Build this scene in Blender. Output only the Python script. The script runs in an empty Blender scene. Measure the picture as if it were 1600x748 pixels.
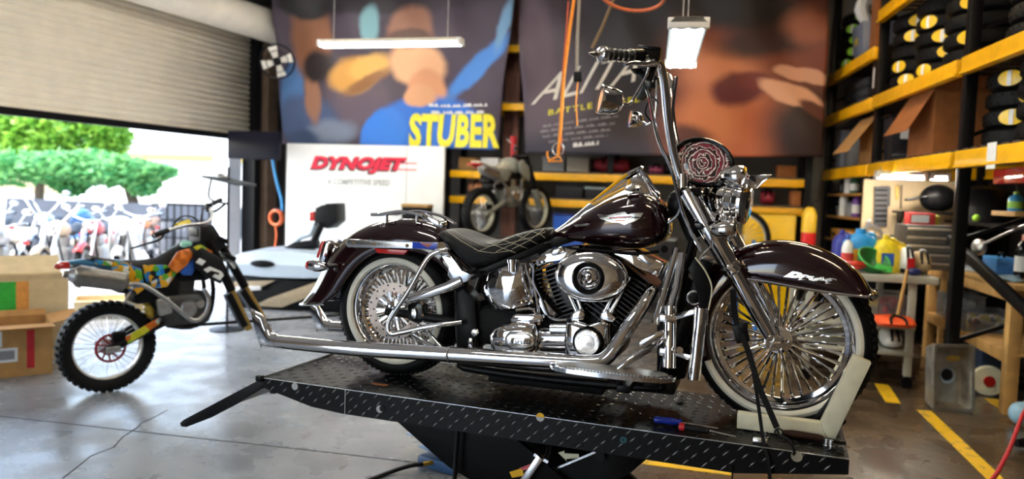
import bpy, bmesh, math, random
from mathutils import Vector, Matrix
from mathutils.bvhtree import BVHTree
random.seed(7)
PI = math.pi
C = bpy.context.scene.collection
SC = bpy.context.scene
# ---------------------------------------------------------------- camera model (used to measure the place from the photograph)
F = 1190.0; PSI = math.radians(14); PIT = math.radians(3.56); ROLL = 0.034; CAMZ = 1.55
FWD = Vector((-math.sin(PSI)*math.cos(PIT), math.cos(PSI)*math.cos(PIT), -math.sin(PIT)))
_r0 = Vector((math.cos(PSI), math.sin(PSI), 0)); _u0 = _r0.cross(FWD)
RT = _r0*math.cos(ROLL) + _u0*math.sin(ROLL)
UP = _u0*math.cos(ROLL) - _r0*math.sin(ROLL)
CAM = Vector((0, 0, CAMZ))
def ray(x, y): return FWD*F + RT*(x-800) - UP*(y-374)
def atY(x, y, Y): d = ray(x, y); return CAM + d*(Y/d.y)
def atX(x, y, X): d = ray(x, y); return CAM + d*(X/d.x)
def atZ(x, y, Z): d = ray(x, y); return CAM + d*((Z-CAMZ)/d.z)
class Frame:
    """local axes of a thing: x along its heading, y to its left, z up"""
    def __init__(s, o, deg):
        s.o = Vector(o); a = math.radians(deg); s.a = a
        s.ex = Vector((math.cos(a), math.sin(a), 0)); s.ey = Vector((-math.sin(a), math.cos(a), 0))
    def loc(s, p): q = Vector(p)-s.o; return Vector((q.dot(s.ex), q.dot(s.ey), q.z))
    def wor(s, p): return s.o + s.ex*p[0] + s.ey*p[1] + Vector((0, 0, p[2]))
    def at(s, x, y, off=0.0):                    # measured point on the vertical plane off metres to the right of the heading
        d = ray(x, y); t = (-off - (CAM-s.o).dot(s.ey))/d.dot(s.ey); return s.loc(CAM+d*t)
    def atz(s, x, y, z): return s.loc(atZ(x, y, z+s.o.z))
# ---------------------------------------------------------------- materials
def lin(c): return tuple((v/12.92 if v <= .04045 else ((v+.055)/1.055)**2.4) for v in c)
def hexc(h): h = h.lstrip('#'); return lin(tuple(int(h[i:i+2], 16)/255 for i in (0, 2, 4)))
MATS = {}
def mat(name, col, rough=.5, metal=0., var=.12, scale=30, bump=0., coat=0., emit=0., trans=0., alpha=1., bscale=None, spec=None):
    if name in MATS: return MATS[name]
    if isinstance(col, str): col = hexc(col)
    if spec is None and max(col) < .035 and not metal and not coat: spec = .14
    m = bpy.data.materials.new(name); m.use_nodes = True; nt = m.node_tree; N = nt.nodes; L = nt.links
    b = N['Principled BSDF']
    tc = N.new('ShaderNodeTexCoord'); nz = N.new('ShaderNodeTexNoise'); nz.inputs['Scale'].default_value = scale
    nz.inputs['Detail'].default_value = 4
    L.new(tc.outputs['Object'], nz.inputs['Vector'])
    rp = N.new('ShaderNodeValToRGB'); e = rp.color_ramp.elements
    e[0].position = .3; e[1].position = .7
    e[0].color = tuple(max(0, v*(1-var)) for v in col)+(1,); e[1].color = tuple(min(1, v*(1+var)) for v in col)+(1,)
    L.new(nz.outputs['Fac'], rp.inputs['Fac']); L.new(rp.outputs['Color'], b.inputs['Base Color'])
    b.inputs['Roughness'].default_value = rough; b.inputs['Metallic'].default_value = metal
    if coat: b.inputs['Coat Weight'].default_value = coat; b.inputs['Coat Roughness'].default_value = .03
    if spec is not None: b.inputs['Specular IOR Level'].default_value = spec
    if emit:
        L.new(rp.outputs['Color'], b.inputs['Emission Color']); b.inputs['Emission Strength'].default_value = emit
    if trans: b.inputs['Transmission Weight'].default_value = trans
    if bump:
        n2 = N.new('ShaderNodeTexNoise'); n2.inputs['Scale'].default_value = bscale or scale*4; n2.inputs['Detail'].default_value = 5
        L.new(tc.outputs['Object'], n2.inputs['Vector'])
        bp = N.new('ShaderNodeBump'); bp.inputs['Strength'].default_value = bump; bp.inputs['Distance'].default_value = .01
        L.new(n2.outputs['Fac'], bp.inputs['Height']); L.new(bp.outputs['Normal'], b.inputs['Normal'])
    MATS[name] = m; return m
def nodes_of(name):
    m = bpy.data.materials.new(name); m.use_nodes = True; MATS[name] = m
    return m, m.node_tree.nodes, m.node_tree.links, m.node_tree.nodes['Principled BSDF']
# ---------------------------------------------------------------- mesh builder
def perp(a):
    a = Vector(a).normalized(); h = Vector((0, 0, 1)) if abs(a.z) < .9 else Vector((1, 0, 0))
    u = a.cross(h).normalized(); return u, a.cross(u).normalized()
class MB:
    def __init__(s): s.bm = bmesh.new(); s.mi = 0
    def v(s, p): return s.bm.verts.new(Vector(p))
    def f(s, vs):
        try:
            q = s.bm.faces.new(vs); q.material_index = s.mi; return q
        except ValueError: return None
    def loft(s, rings, caps=True, closed=True, loop=False):
        R = [[s.v(p) for p in r] for r in rings]; n = len(R[0]); m = len(R)
        for i in range(m if loop else m-1):
            A, B = R[i], R[(i+1) % m]
            for j in range(n if closed else n-1):
                k = (j+1) % n; s.f([A[j], A[k], B[k], B[j]])
        if caps and closed and not loop: s.f(R[0][::-1]); s.f(R[-1])
        return s
    def box(s, c, size, rz=0., rot=None, bevel=0.):
        M = rot if rot is not None else Matrix.Rotation(rz, 3, 'Z')
        c = Vector(c); vs = []
        for z in (-1, 1):
            for x, y in ((-1, -1), (1, -1), (1, 1), (-1, 1)):
                vs.append(s.v(c + M @ Vector((x*size[0]/2, y*size[1]/2, z*size[2]/2))))
        fs = [s.f([vs[i] for i in q]) for q in ((3, 2, 1, 0), (4, 5, 6, 7), (0, 1, 5, 4), (1, 2, 6, 5), (2, 3, 7, 6), (3, 0, 4, 7))]
        if bevel: s._bev(fs, bevel)
        return s
    def _bev(s, fs, w, seg=2):
        es = list({e for f in fs for e in f.edges})
        bmesh.ops.bevel(s.bm, geom=es, offset=w, segments=seg, affect='EDGES', profile=.5, clamp_overlap=True)
    def bar(s, p0, p1, w, h, upv=(0, 0, 1), bevel=0.):
        p0 = Vector(p0); p1 = Vector(p1); a = (p1-p0); ln = a.length; a.normalize(); u = Vector(upv)
        sd = a.cross(u)
        if sd.length < 1e-4: sd = a.cross(Vector((1, 0, 0)))
        sd.normalize(); u = sd.cross(a)
        M = Matrix((a, sd, u)).transposed()
        return s.box((p0+p1)/2, (ln, w, h), rot=M, bevel=bevel)
    def tube(s, pts, r, seg=10, caps=True, smooth=0):
        pts = [Vector(p) for p in pts]
        if smooth and len(pts) > 2: pts = spline(pts, smooth)
        n = len(pts); rs = r if isinstance(r, (list, tuple)) else [r]*n
        if len(rs) != n:
            k = len(rs)-1; rs = [rs[min(k, int(i/(n-1)*k))]*(1-((i/(n-1)*k) % 1)) + rs[min(k, int(i/(n-1)*k)+1)]*((i/(n-1)*k) % 1) for i in range(n)]
        rings = []; u = None
        for i in range(n):
            a = (pts[min(i+1, n-1)]-pts[max(i-1, 0)]).normalized()
            if u is None: u, _ = perp(a)
            else:
                u = u - a*u.dot(a)
                if u.length < 1e-5: u, _ = perp(a)
                u.normalize()
            w = a.cross(u)
            rings.append([pts[i] + (u*math.cos(t)+w*math.sin(t))*rs[i] for t in (2*PI*k/seg for k in range(seg))])
        return s.loft(rings, caps)
    def cyl(s, p0, p1, r0, r1=None, seg=20, caps=True):
        return s.tube([p0, p1], [r0, r0 if r1 is None else r1], seg, caps)
    def lathe(s, prof, o, ax, seg=32, caps=False):          # prof: (radius, height along axis)
        o = Vector(o); ax = Vector(ax).normalized(); u, w = perp(ax)
        rings = [[o + ax*h + (u*math.cos(t)+w*math.sin(t))*max(r, 1e-4) for t in (2*PI*k/seg for k in range(seg))] for r, h in prof]
        return s.loft(rings, caps)
    def ring(s, o, ax, prof, seg=64):                       # closed profile swept round: torus-like
        o = Vector(o); ax = Vector(ax).normalized(); u, w = perp(ax); rings = []
        for k in range(seg):
            t = 2*PI*k/seg; d = u*math.cos(t)+w*math.sin(t)
            rings.append([o + d*r + ax*h for r, h in prof])
        return s.loft(rings, False, True, True)
    def torus(s, o, ax, R, r, rh=None, seg=48, k=12):
        rh = rh or r
        return s.ring(o, ax, [(R+r*math.cos(t), rh*math.sin(t)) for t in (2*PI*i/k for i in range(k))], seg)
    def ell(s, c, rad, rot=None, seg=20, rg=12, z0=-1., z1=1.):
        c = Vector(c); M = rot or Matrix.Identity(3); rings = []
        for i in range(rg+1):
            a = math.asin(z0)+(math.asin(z1)-math.asin(z0))*i/rg; z = math.sin(a); q = max(math.cos(a), 1e-3)
            rings.append([c + M @ Vector((rad[0]*q*math.cos(t), rad[1]*q*math.sin(t), rad[2]*z)) for t in (2*PI*k/seg for k in range(seg))])
        return s.loft(rings, True)
    def prism(s, pts, vec, bevel=0., seg=2):
        vec = Vector(vec); A = [s.v(p) for p in pts]; B = [s.v(Vector(p)+vec) for p in pts]; n = len(A)
        fs = [s.f(A[::-1]), s.f(B)] + [s.f([A[i], A[(i+1) % n], B[(i+1) % n], B[i]]) for i in range(n)]
        if bevel: s._bev([f for f in fs if f], bevel, seg)
        return s
    def pillow(s, pts, vec, dome=.3, steps=4):              # outline extruded along vec with a domed face
        vec = Vector(vec); pts = [Vector(p) for p in pts]; c = sum(pts, Vector())/len(pts)
        rings = [pts, [p+vec*(1-dome) for p in pts]]
        for i in range(1, steps+1):
            a = PI/2*i/steps; k = max(math.cos(a), .02)
            k = .55+.45*k if i < steps else .05
            rings.append([c+(p-c)*k+vec*(1-dome+dome*math.sin(a)) for p in pts])
        return s.loft(rings, True)
    def quad(s, a, b, c, d): s.f([s.v(a), s.v(b), s.v(c), s.v(d)]); return s
    def xf(s, M): bmesh.ops.transform(s.bm, matrix=M, verts=s.bm.verts[:]); return s
def spline(pts, k=6):
    out = []; n = len(pts)
    for i in range(n-1):
        p0, p1, p2, p3 = pts[max(i-1, 0)], pts[i], pts[i+1], pts[min(i+2, n-1)]
        for j in range(k):
            t = j/k; out.append(.5*((2*p1)+(p2-p0)*t+(2*p0-5*p1+4*p2-p3)*t*t+(3*p1-p0-3*p2+p3)*t**3))
    out.append(pts[-1]); return out
def finish(name, mb, m, angle=38):
    bm = mb.bm; bmesh.ops.recalc_face_normals(bm, faces=bm.faces[:])
    me = bpy.data.meshes.new(name); bm.to_mesh(me); bm.free()
    for x in (m if isinstance(m, (list, tuple)) else [m]): me.materials.append(x)
    me.shade_smooth(); me.set_sharp_from_angle(angle=math.radians(angle))
    return me
def obj(name, mb, m, parent=None, label=None, loc=None, angle=38):
    o = bpy.data.objects.new(name, finish(name, mb, m, angle)); C.objects.link(o)
    if parent: o.parent = parent
    if label: o['label'] = label
    if loc is not None: o.location = loc
    return o
def tag(o, label, cat, group=None, kind=None):
    o['label'] = label; o['category'] = cat
    if group: o['group'] = group
    if kind: o['kind'] = kind
    return o
def thing(name, label, cat, loc=(0, 0, 0), rz=0., group=None):
    o = bpy.data.objects.new(name, None); C.objects.link(o); o.location = loc; o.rotation_euler = (0, 0, rz)
    o.empty_display_size = .1
    return tag(o, label, cat, group)
def struct(name, mb, m, label=None, cat=None):
    o = obj(name, mb, m); o['kind'] = 'structure'
    if label: o['label'] = label
    if cat: o['category'] = cat
    return o
def inst(src, parent=None, M=None):
    o = src.copy(); C.objects.link(o); o.parent = parent
    if M is not None: o.matrix_local = M
    return o
def dup(root, loc, rz, label, group=None, scale=None):
    r = root.copy(); C.objects.link(r); r.location = loc; r.rotation_euler = (0, 0, rz); r['label'] = label
    if group: r['group'] = group
    if scale: r.scale = scale
    for ch in list(root.children):
        c = ch.copy(); C.objects.link(c); c.parent = r
        for g in list(ch.children):
            d = g.copy(); C.objects.link(d); d.parent = c
    return r
def text_pts(s, size=1., shear=0., spacing=1., bold=0.):
    cu = bpy.data.curves.new('lettering', 'FONT'); cu.body = s; cu.size = size; cu.shear = shear; cu.space_character = spacing
    cu.align_x = 'CENTER'; cu.align_y = 'CENTER'; cu.offset = bold; cu.resolution_u = 3
    o = bpy.data.objects.new('lettering', cu); C.objects.link(o)
    dg = bpy.context.evaluated_depsgraph_get(); me = bpy.data.meshes.new_from_object(o.evaluated_get(dg))
    vs = [v.co.copy() for v in me.vertices]; fs = [list(p.vertices) for p in me.polygons]
    bpy.data.objects.remove(o); bpy.data.curves.remove(cu); bpy.data.meshes.remove(me)
    return vs, fs
def lettering(s, fn, size=1., shear=0., spacing=1., bold=0., mb=None, fit=None):
    """flat lettering laid on a surface; fn maps (x, y) of the text plane to 3-D"""
    vs, fs = text_pts(s, size, shear, spacing, bold); mb = mb or MB()
    if fit:
        x0 = min(v.x for v in vs); x1 = max(v.x for v in vs); y0 = min(v.y for v in vs); y1 = max(v.y for v in vs)
        vs = [Vector((((v.x-x0)/(x1-x0)-.5)*fit[0], ((v.y-y0)/(y1-y0)-.5)*fit[1], 0)) for v in vs]
    V = [mb.v(fn(v.x, v.y)) for v in vs]
    for f in fs: mb.f([V[i] for i in f])
    return mb
# ---------------------------------------------------------------- common materials
chrome = mat('chrome', (.86, .86, .88), .05, 1., .03, 8)
chrome_r = mat('brushed_chrome', (.82, .82, .83), .20, 1., .1, 60, .1)
steel = mat('steel', (.42, .42, .43), .38, 1., .2, 25, .1)
alu = mat('cast_aluminium', (.5, .5, .5), .4, 1., .15, 40, .15)
blackm = mat('black_metal', (.005, .005, .006), .38, .0, .3, 30, .1, spec=.15)
blackg = mat('gloss_black', (.004, .004, .005), .16, 0., .2, 20, 0, .15, spec=.25)
rubber = mat('black_rubber', (.005, .005, .0055), .55, 0, .25, 50, .25, spec=.15)
whitew = mat('whitewall', (.78, .76, .66), .5, 0, .06, 30, .05)
maroon = mat('maroon_paint', (.016, .002, .0045), .14, .3, .15, 60, 0, 1.)
leather = mat('black_leather', (.006, .006, .007), .36, 0, .25, 90, .5, 0, bscale=160, spec=.25)
thread = mat('cream_thread', (.6, .55, .42), .7)
redlens = mat('red_lens', (.5, .015, .012), .12, 0, .1, 40, 0, .5)
amber = mat('amber_lens', (.8, .35, .03), .15, 0, .1, 40, 0, .5)
glassm = mat('clear_glass', (.9, .95, .95), .03, 0, .02, 10, trans=1.)
yellowp = mat('yellow_paint', '#f0b208', .38, 0, .1, 12, .08)
white_p = mat('white_paint', (.8, .8, .8), .4, 0, .05, 10)
greyp = mat('grey_plastic', (.25, .26, .28), .5)
cardb = mat('cardboard', '#b88a52', .85, 0, .1, 14, .15)
cardd = mat('dark_cardboard', '#94592c', .85, 0, .12, 14, .15)
wood = mat('pale_wood', '#c79a5b', .6, 0, .18, 9, .15)
cream = mat('cream_paint', '#d9d5bb', .45, 0, .08, 18, .12)
# ================================================================ the cruiser on the lift
BK = Frame((-1.32, 3.23, .70), -5.3)
P = BK.at
bike = thing('cruiser_motorcycle', 'dark maroon and chrome cruiser motorcycle with tall handlebars standing on the black lift', 'motorcycle', BK.o, BK.a)
def part(name, mb, m, label=None, parent=None, angle=38): return obj(name, mb, m, parent or bike, label, angle=angle)
def pts(l, d): return [P(x, y, d) for x, y in l]
def dv(w): return Vector((0, w, 0))                     # +w: away from the camera side
def shell(stations, w0, k=9, thick=None):
    """arched sheet: each station has a crown point, an edge point on the near side; mirrored to the far side"""
    rings = []
    for T, B, w in stations:
        T = Vector(T); B = Vector(B); r = []
        for i in range(2*k+1):
            a = PI*i/(2*k); c, s = math.cos(a), math.sin(a)
            y = -w*(abs(c)**.75)*(1 if c > 0 else -1); h = abs(s)**.8
            q = B.lerp(T, h); r.append((q.x, y, q.z))
        rings.append(r)
    return rings
def make_wheel(name, c, yaw, R, ww0, ww1, rim, hw, nsp, hub_r, label, dp=.048):
    M = Matrix.Translation(c) @ Matrix.Rotation(yaw, 4, 'Z')
    Y = (0, 1, 0); O = (0, 0, 0)
    prof = [(rim, hw*.75), (rim+.007, hw*.82), (rim+.009, hw*.7), (rim-.004, hw*.66), (rim-.012, hw*.52), (rim-.014, hw*.42), (rim-dp*.5, hw*.36), (rim-dp*.56, hw*.26), (rim-dp*.92, hw*.18), (rim-dp, 0)]
    prof = prof + [(r, -h) for r, h in prof[::-1][1:]]+[(rim-.002, -hw*.5), (rim-.002, hw*.5)]
    w = part(name, MB().ring(O, Y, prof, 96), chrome, label); w.matrix_local = M
    mid = rim+(R-rim)*.5
    tp = [(rim-.002, hw*.7), (rim+.012, hw*.88), (mid, hw), (R-.028, hw*.93), (R-.012, hw*.74), (R-.003, hw*.4), (R, 0)]
    tp = tp+[(r, -h) for r, h in tp[::-1][1:]]
    t = MB().ring(O, Y, tp, 96)
    for k in range(72):                                 # tread grooves read as raised blocks on the shoulders
        a = 2*PI*k/72
        for s in (-1, 1):
            d = Vector((math.cos(a), 0, math.sin(a))); tn = Vector((-math.sin(a), 0, math.cos(a)))
            p = d*(R-.001)+Vector((0, s*hw*.2, 0)); q = d*(R-.010)+Vector((0, s*hw*.72, 0))+tn*.012
            t.bar(p, q, .013, .006, d)
    part('tyre', t, rubber, None, w)
    ww = MB()
    for s in (-1, 1):
        ww.ring(O, Y, [(ww0, s*(hw*.9)), (ww0+.006, s*(hw+.0015)), ((ww0+ww1)/2, s*(hw+.0045)), (ww1-.004, s*(hw*.985+.001)), (ww1, s*hw*.9)], 96)
    part('whitewall', ww, whitew, 'cream whitewall band', w)
    h = MB().lathe([(0, -.062), (.018, -.062), (.022, -.055), (hub_r, -.05), (hub_r, -.038), (hub_r*.6, -.032), (hub_r*.5, 0), (hub_r*.6, .032), (hub_r, .038), (hub_r, .05), (.02, .055), (0, .055)], O, Y, 36)
    for k in range(5):
        a = 2*PI*k/5; h.cyl((hub_r*.66*math.cos(a), -.06, hub_r*.66*math.sin(a)), (hub_r*.66*math.cos(a), -.045, hub_r*.66*math.sin(a)), .006, seg=8)
    part('hub', h, chrome, None, w)
    s = MB(); r1 = rim-dp*.9
    s.tube([(hub_r*.85, 0, 0), (hub_r+.015, 0, 0), (r1-.03, 0, 0), (r1-.022, 0, 0), (r1, 0, 0)], [.0042, .0052, .0052, .0075, .0075], 8)
    me = finish('spoke', s, chrome)
    for k in range(nsp):
        a = 2*PI*k/nsp; sd = 1 if k % 2 else -1
        o = bpy.data.objects.new('spoke', me); C.objects.link(o); o.parent = w
        tilt = math.atan2(sd*.030, r1-hub_r)
        o.matrix_local = Matrix.Rotation(a, 4, 'Y') @ Matrix.Translation((0, sd*.034, 0)) @ Matrix.Rotation(-tilt, 4, 'Z')
    return w
ra = P(618, 486, .05); ra.y = 0; ra.z = .300
fa = P(1219, 540, .05); fa.y = 0; fa.z = .325
STEER = math.radians(-9)
rw = make_wheel('rear_wheel', ra, 0, .300, .211, .243, .211, .072, 50, .05, None, .032)
fw = make_wheel('front_wheel', fa, STEER, .339, .270, .301, .270, .062, 38, .052, None, .042)
# rear brake disc with drilled holes
d = MB().ring((0, -.066, 0), (0, 1, 0), [(.128, -.003), (.128, .003), (.088, .003), (.088, -.003)], 64)
part('brake_disc', d, mat('brake_steel', (.42, .36, .33), .35, .9, .1, 40), 'drilled bronze grey disc', rw)
d = MB()
for k in range(24):
    a = 2*PI*k/24; r = .118 if k % 2 else .1
    d.cyl((r*math.cos(a), -.0705, r*math.sin(a)), (r*math.cos(a), -.069, r*math.sin(a)), .0042, seg=8)
part('drilled_hole', d, blackm, 'dark drilled holes', rw)
d = MB()
for k in range(10):
    a = 2*PI*k/10; d.bar((.045*math.cos(a), -.062, .045*math.sin(a)), (.09*math.cos(a), -.066, .09*math.sin(a)), .010, .005, (0, 1, 0))
part('disc_carrier', d, chrome_r, None, rw)
# ---- front assembly, steered about the axle
FM = Matrix.Translation(fa) @ Matrix.Rotation(STEER, 4, 'Z')
def arc_shell(cfg, w):
    st = []
    for th, ro, rb in cfg:
        a = math.radians(th); d = Vector((math.cos(a), 0, math.sin(a))); st.append((d*ro, d*rb, w))
    return st
cfg = []
for i in range(33):
    th = 203-(203-33)*i/32; a = math.radians(th)
    if th > 118: rb = .262
    else:                                                # straight lower edge
        zl = .225-.030*(1-(th-33)/85)
        rb = min(.368, zl/max(math.sin(a), .25))
    cfg.append((th, .378 if 40 < th < 195 else .374, rb))
rings = shell(arc_shell(cfg, .088), 0)
ff = part('front_fender', MB().loft(rings, False, False), maroon); ff.matrix_local = FM
md = ff.modifiers.new('thickness', 'SOLIDIFY'); md.thickness = .004; md.offset = -1
t = MB()
for s in (0, -1):
    t.tube([Vector(r[s])*1.0 for r in rings[16:]], .0062, 8)
t.tube([Vector(p) for p in rings[-1]], .0062, 8)
part('fender_trim', t, chrome, 'chrome lower trim strip', ff)
tip = Vector(rings[-1][9])
part('fender_tip', MB().ell(tip+Vector((.0, 0, -.012)), (.018, .05, .02)), chrome, 'chrome fender tip', ff)
bvh = None
def decal_fn(o, c, ux, uz, push=.002):
    """maps flat (x, y) onto the mesh of o seen from the near side, in o's own space"""
    bm = bmesh.new(); bm.from_mesh(o.data); bv = BVHTree.FromBMesh(bm); bm.free()
    c = Vector(c); ux = Vector(ux); uz = Vector(uz)
    def fn(x, y, extra=0):
        p = c+ux*x+uz*y; h = bv.ray_cast(Vector((p.x, -2, p.z)), Vector((0, 1, 0)))
        return (h[0]+Vector((0, -push-extra, 0))) if h[0] else Vector((p.x, p.y, p.z))
    return fn
IFM = FM.inverted()
fc = IFM @ P(1266, 433, .09)
lt = lettering('Deluxe', decal_fn(ff, fc, (1, 0, -.06), (0, 0, 1)), .062, .6, .95, -.012, fit=(.185, .030))
part('fender_script', lt, chrome_r, 'silver script lettering', ff)
# fork legs: chrome covers, sliders, axle caps
def fork(d, far):
    top = P(1072 if not far else 1100, 296, d); ax = IFM @ Vector((0, 0, 0))
    bot = FM @ Vector((-.006, -d*.95, .0)); mid = top.lerp(bot, .53)
    n = 'fork_leg'
    m = MB().tube([top, top.lerp(bot, .02), mid, mid.lerp(bot, .02)], [.036, .039, .036, .034], 20)
    fk = part(n, m, chrome)
    m = MB().tube([mid, mid.lerp(bot, .04), mid.lerp(bot, .06), mid.lerp(bot, .85), bot], [.036, .036, .030, .028, .022], 20)
    m.cyl(bot+Vector((0, -.03 if not far else .03, 0)), bot+Vector((0, .02 if not far else -.02, 0)), .03, .03, 24)
    part('fork_slider', m, chrome, None, fk)
    m = MB()
    m.tube([top.lerp(bot, .5), top.lerp(bot, .515)], .0405, 20)
    for k in (-.03, .03): m.bar(top.lerp(bot, .52)+Vector((k*.2, -.04, 0)), top.lerp(bot, .505)+Vector((k*.2, -.04, 0)), .01, .01)
    part('fork_clamp', m, chrome_r, None, fk)
    if not far:
        m = MB(); c = bot+Vector((0, -.034, 0)); star = []
        for k in range(10):
            a = 2*PI*k/10+PI/2; r = .026 if k % 2 == 0 else .011; star.append(c+Vector((r*math.cos(a), 0, r*math.sin(a))))
        m.pillow(star, dv(-.008)); part('axle_cap', m, chrome, 'star shaped chrome cap', fk)
    return fk
fork(.115, False); fork(-.115, True)
m = MB()
for z in (300, 352):
    a = P(1076 if z == 300 else 1101, z, .15); b = Vector((a.x+.0, .15, a.z)); m.bar(a+dv(.0), b, .085, .035, (0, 0, 1), .01)
part('fork_yoke', m, blackg)
m = MB().tube([P(1058, 300, 0), P(1085, 372, 0)], .034, 18); m.ell(P(1062, 318, 0), (.05, .045, .06))
part('steering_head', m, blackm)
# cables along the fork and bars
def cab(l, ds, r=.0045, mm=chrome_r, nm='cable'):
    n = len(l); return part(nm, MB().tube([P(x, y, ds[0]+(ds[1]-ds[0])*i/(n-1)) for i, (x, y) in enumerate(l)], r, 8, True, 5), mm)
cab([(1006, 129), (1015, 152), (1025, 204), (1034, 232), (1048, 262), (1056, 290), (1066, 330), (1080, 362), (1096, 392)], (.17, .17), .007, chrome)
cab([(1057, 120), (1053, 150), (1049, 200), (1054, 230), (1060, 262)], (-.1, -.08), .007, chrome)
cab([(1058, 275), (1063, 318), (1058, 336), (1044, 348)], (.15, .1), .0055, chrome_r)
cab([(1080, 300), (1112, 372), (1096, 400), (1087, 420), (1084, 428)], (.16, .2), .0035, chrome_r)
cab([(1028, 160), (1018, 152), (1008, 176), (1024, 196)], (.1, .05), .004, blackm)
# handlebar
m = MB()
near = [P(1068, 292, .08), P(1058, 262, .09), P(1050, 228, .11), P(1043, 185, .14), P(1039, 140, .17), P(1034, 108, .20), P(1026, 95, .24), P(1012, 92, .29), P(980, 88, .36), P(935, 84, .45)]
far = [P(1078, 292, -.08), P(1068, 262, -.09), P(1057, 226, -.11), P(1050, 190, -.14), P(1047, 150, -.17), P(1047, 128, -.20), P(1040, 119, -.24), P(1030, 128, -.3), P(1012, 140, -.42)]
m.tube(near, .0165, 14, True, 5); m.tube(far, .0165, 14, True, 5)
hb = part('handlebar', m, chrome)
for l in (near, far):
    m = MB(); b = l[0]; m.cyl(b+Vector((0, 0, -.03)), b+Vector((-.005, 0, .05)), .026, .022, 18); part('riser', m, chrome, None, hb)
m = MB(); a, b = P(985, 88, .35), P(945, 85, .435)
m.tube([a, b], .0185, 16)
g = part('grip', m, mat('grip_rubber', (.01, .01, .01), .5, 0, .2, 40, .2), 'black ribbed rubber grip', hb)
m = MB()
for k in range(6):
    c = a.lerp(b, k/5.); ax = (b-a).normalized(); m.cyl(c-ax*.0035, c+ax*.0035, .0235 if k not in (0, 5) else .028, seg=18)
part('grip_ring', m, chrome, 'chrome rings on the grip', hb)
e = (b-a).normalized()
part('grip_end', MB().lathe([(.026, 0), (.029, .01), (.027, .02), (.014, .03), (.011, .036), (.0125, .044), (.004, .066), (0, .068)], b, e, 20), chrome, 'pointed chrome grip end', hb)
m = MB(); c = P(990, 88, .335); m.tube([a, a.lerp(P(1000, 88, .31), 1.)], [.028, .03], 18); m.cyl(P(987, 90, .345), P(981, 101, .34), .014, .01)
part('switch_housing', m, blackg, None, hb)
m = MB().box(P(1017, 85, .27), (.075, .05, .05), rot=Matrix.Rotation(.12, 3, 'Y'), bevel=.008); m.box(P(1016, 76, .27), (.085, .056, .012), rot=Matrix.Rotation(.12, 3, 'Y'), bevel=.004)
m.cyl(P(1020, 86, .297), P(1020, 86, .303), .012, seg=14)
part('brake_reservoir', m, blackg, None, hb)
m = MB().tube([P(1022, 96, .30), P(1006, 99, .32), P(990, 98, .37), P(976, 101, .42)], [.012, .011, .008, .006], 10, True, 4); m.ell(P(1010, 97, .30), (.035, .014, .012))
part('brake_lever', m, chrome, None, hb)
m = MB().tube([P(1016, 122, -.3), P(1010, 138, -.36), P(1003, 150, -.4)], [.03, .03, .024], 14); m.box(P(1018, 128, -.28), (.06, .05, .06), bevel=.012)
part('grip', m, blackg, None, hb)
m = MB(); m.prism(pts([(984, 107), (1026, 103), (1018, 128), (1003, 122), (988, 113)], .25), dv(.03), .004)
part('lever_bracket', m, blackg, None, hb)
def mirror(c, ax, rr, ln, stem, lab):
    ax = Vector(ax).normalized()
    m = MB().lathe([(rr*.94, ln*.5), (rr, ln*.5), (rr*1.04, ln*.42), (rr, ln*.3), (rr*.97, 0), (rr*.8, -ln*.32), (rr*.45, -ln*.48), (.004, -ln*.52)], c, ax, 30)
    mr = part('mirror', m, chrome, lab, hb)
    part('mirror_glass', MB().lathe([(.001, ln*.47), (rr*.95, ln*.47)], c, ax, 30), mat('mirror_glass', (.75, .78, .8), .02, 1, .02), None, mr)
    part('mirror_stem', MB().tube(stem, .0055, 10, True, 5), chrome, None, mr)
mc = P(955, 158, .38)
mirror(mc, (-1, -.45, .18), .052, .085, [P(1014, 106, .28), P(1008, 122, .29), P(992, 150, .32), P(984, 162, .34), P(972, 162, .37)], 'round chrome mirror on the near bar')
mirror(P(994, 187, -.3), (-1, -.4, .1), .036, .06, [P(1026, 125, -.25), P(1024, 180, -.25), P(1012, 194, -.28), P(1004, 190, -.3)], 'smaller looking far mirror')
# round pod between the bars
pc = P(1099, 255, .04); nx = Vector((-.02, -1, .14)).normalized()
def pod(mb, prof, seg=48):
    u = Vector((1, 0, -.13)).normalized(); w = Vector((0, .14, 1)).normalized()
    return mb.loft([[pc + nx*h + u*math.cos(t)*r*1.17 + w*math.sin(t)*r*.92 for t in (2*PI*k/seg for k in range(seg))] for r, h in prof], False)
pr = part('round_pod', pod(MB(), [(.01, -.07), (.07, -.065), (.098, -.03), (.104, .01), (.104, .03), (.098, .038), (.088, .034), (.086, .026)]), blackg, 'black rimmed round pod')
mm, N, L, B = nodes_of('bandana_swirl')
tc = N.new('ShaderNodeTexCoord'); mp = N.new('ShaderNodeMapping'); mp.inputs['Location'].default_value = (-pc.x, -pc.y, -pc.z)
wv = N.new('ShaderNodeTexWave'); wv.wave_type = 'RINGS'; wv.rings_direction = 'Y'; wv.inputs['Scale'].default_value = 11; wv.inputs['Distortion'].default_value = 3.5; wv.inputs['Detail'].default_value = 3; wv.inputs['Detail Scale'].default_value = 5
nz = N.new('ShaderNodeTexNoise'); nz.inputs['Scale'].default_value = 55; nz.inputs['Detail'].default_value = 2
mx = N.new('ShaderNodeMath'); mx.operation = 'MULTIPLY_ADD'; mx.inputs[1].default_value = .55; mx.inputs[2].default_value = 0
ad = N.new('ShaderNodeMath'); ad.operation = 'MULTIPLY_ADD'; ad.inputs[1].default_value = .75
rp = N.new('ShaderNodeValToRGB'); rp.color_ramp.interpolation = 'CONSTANT'; e = rp.color_ramp.elements
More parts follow.
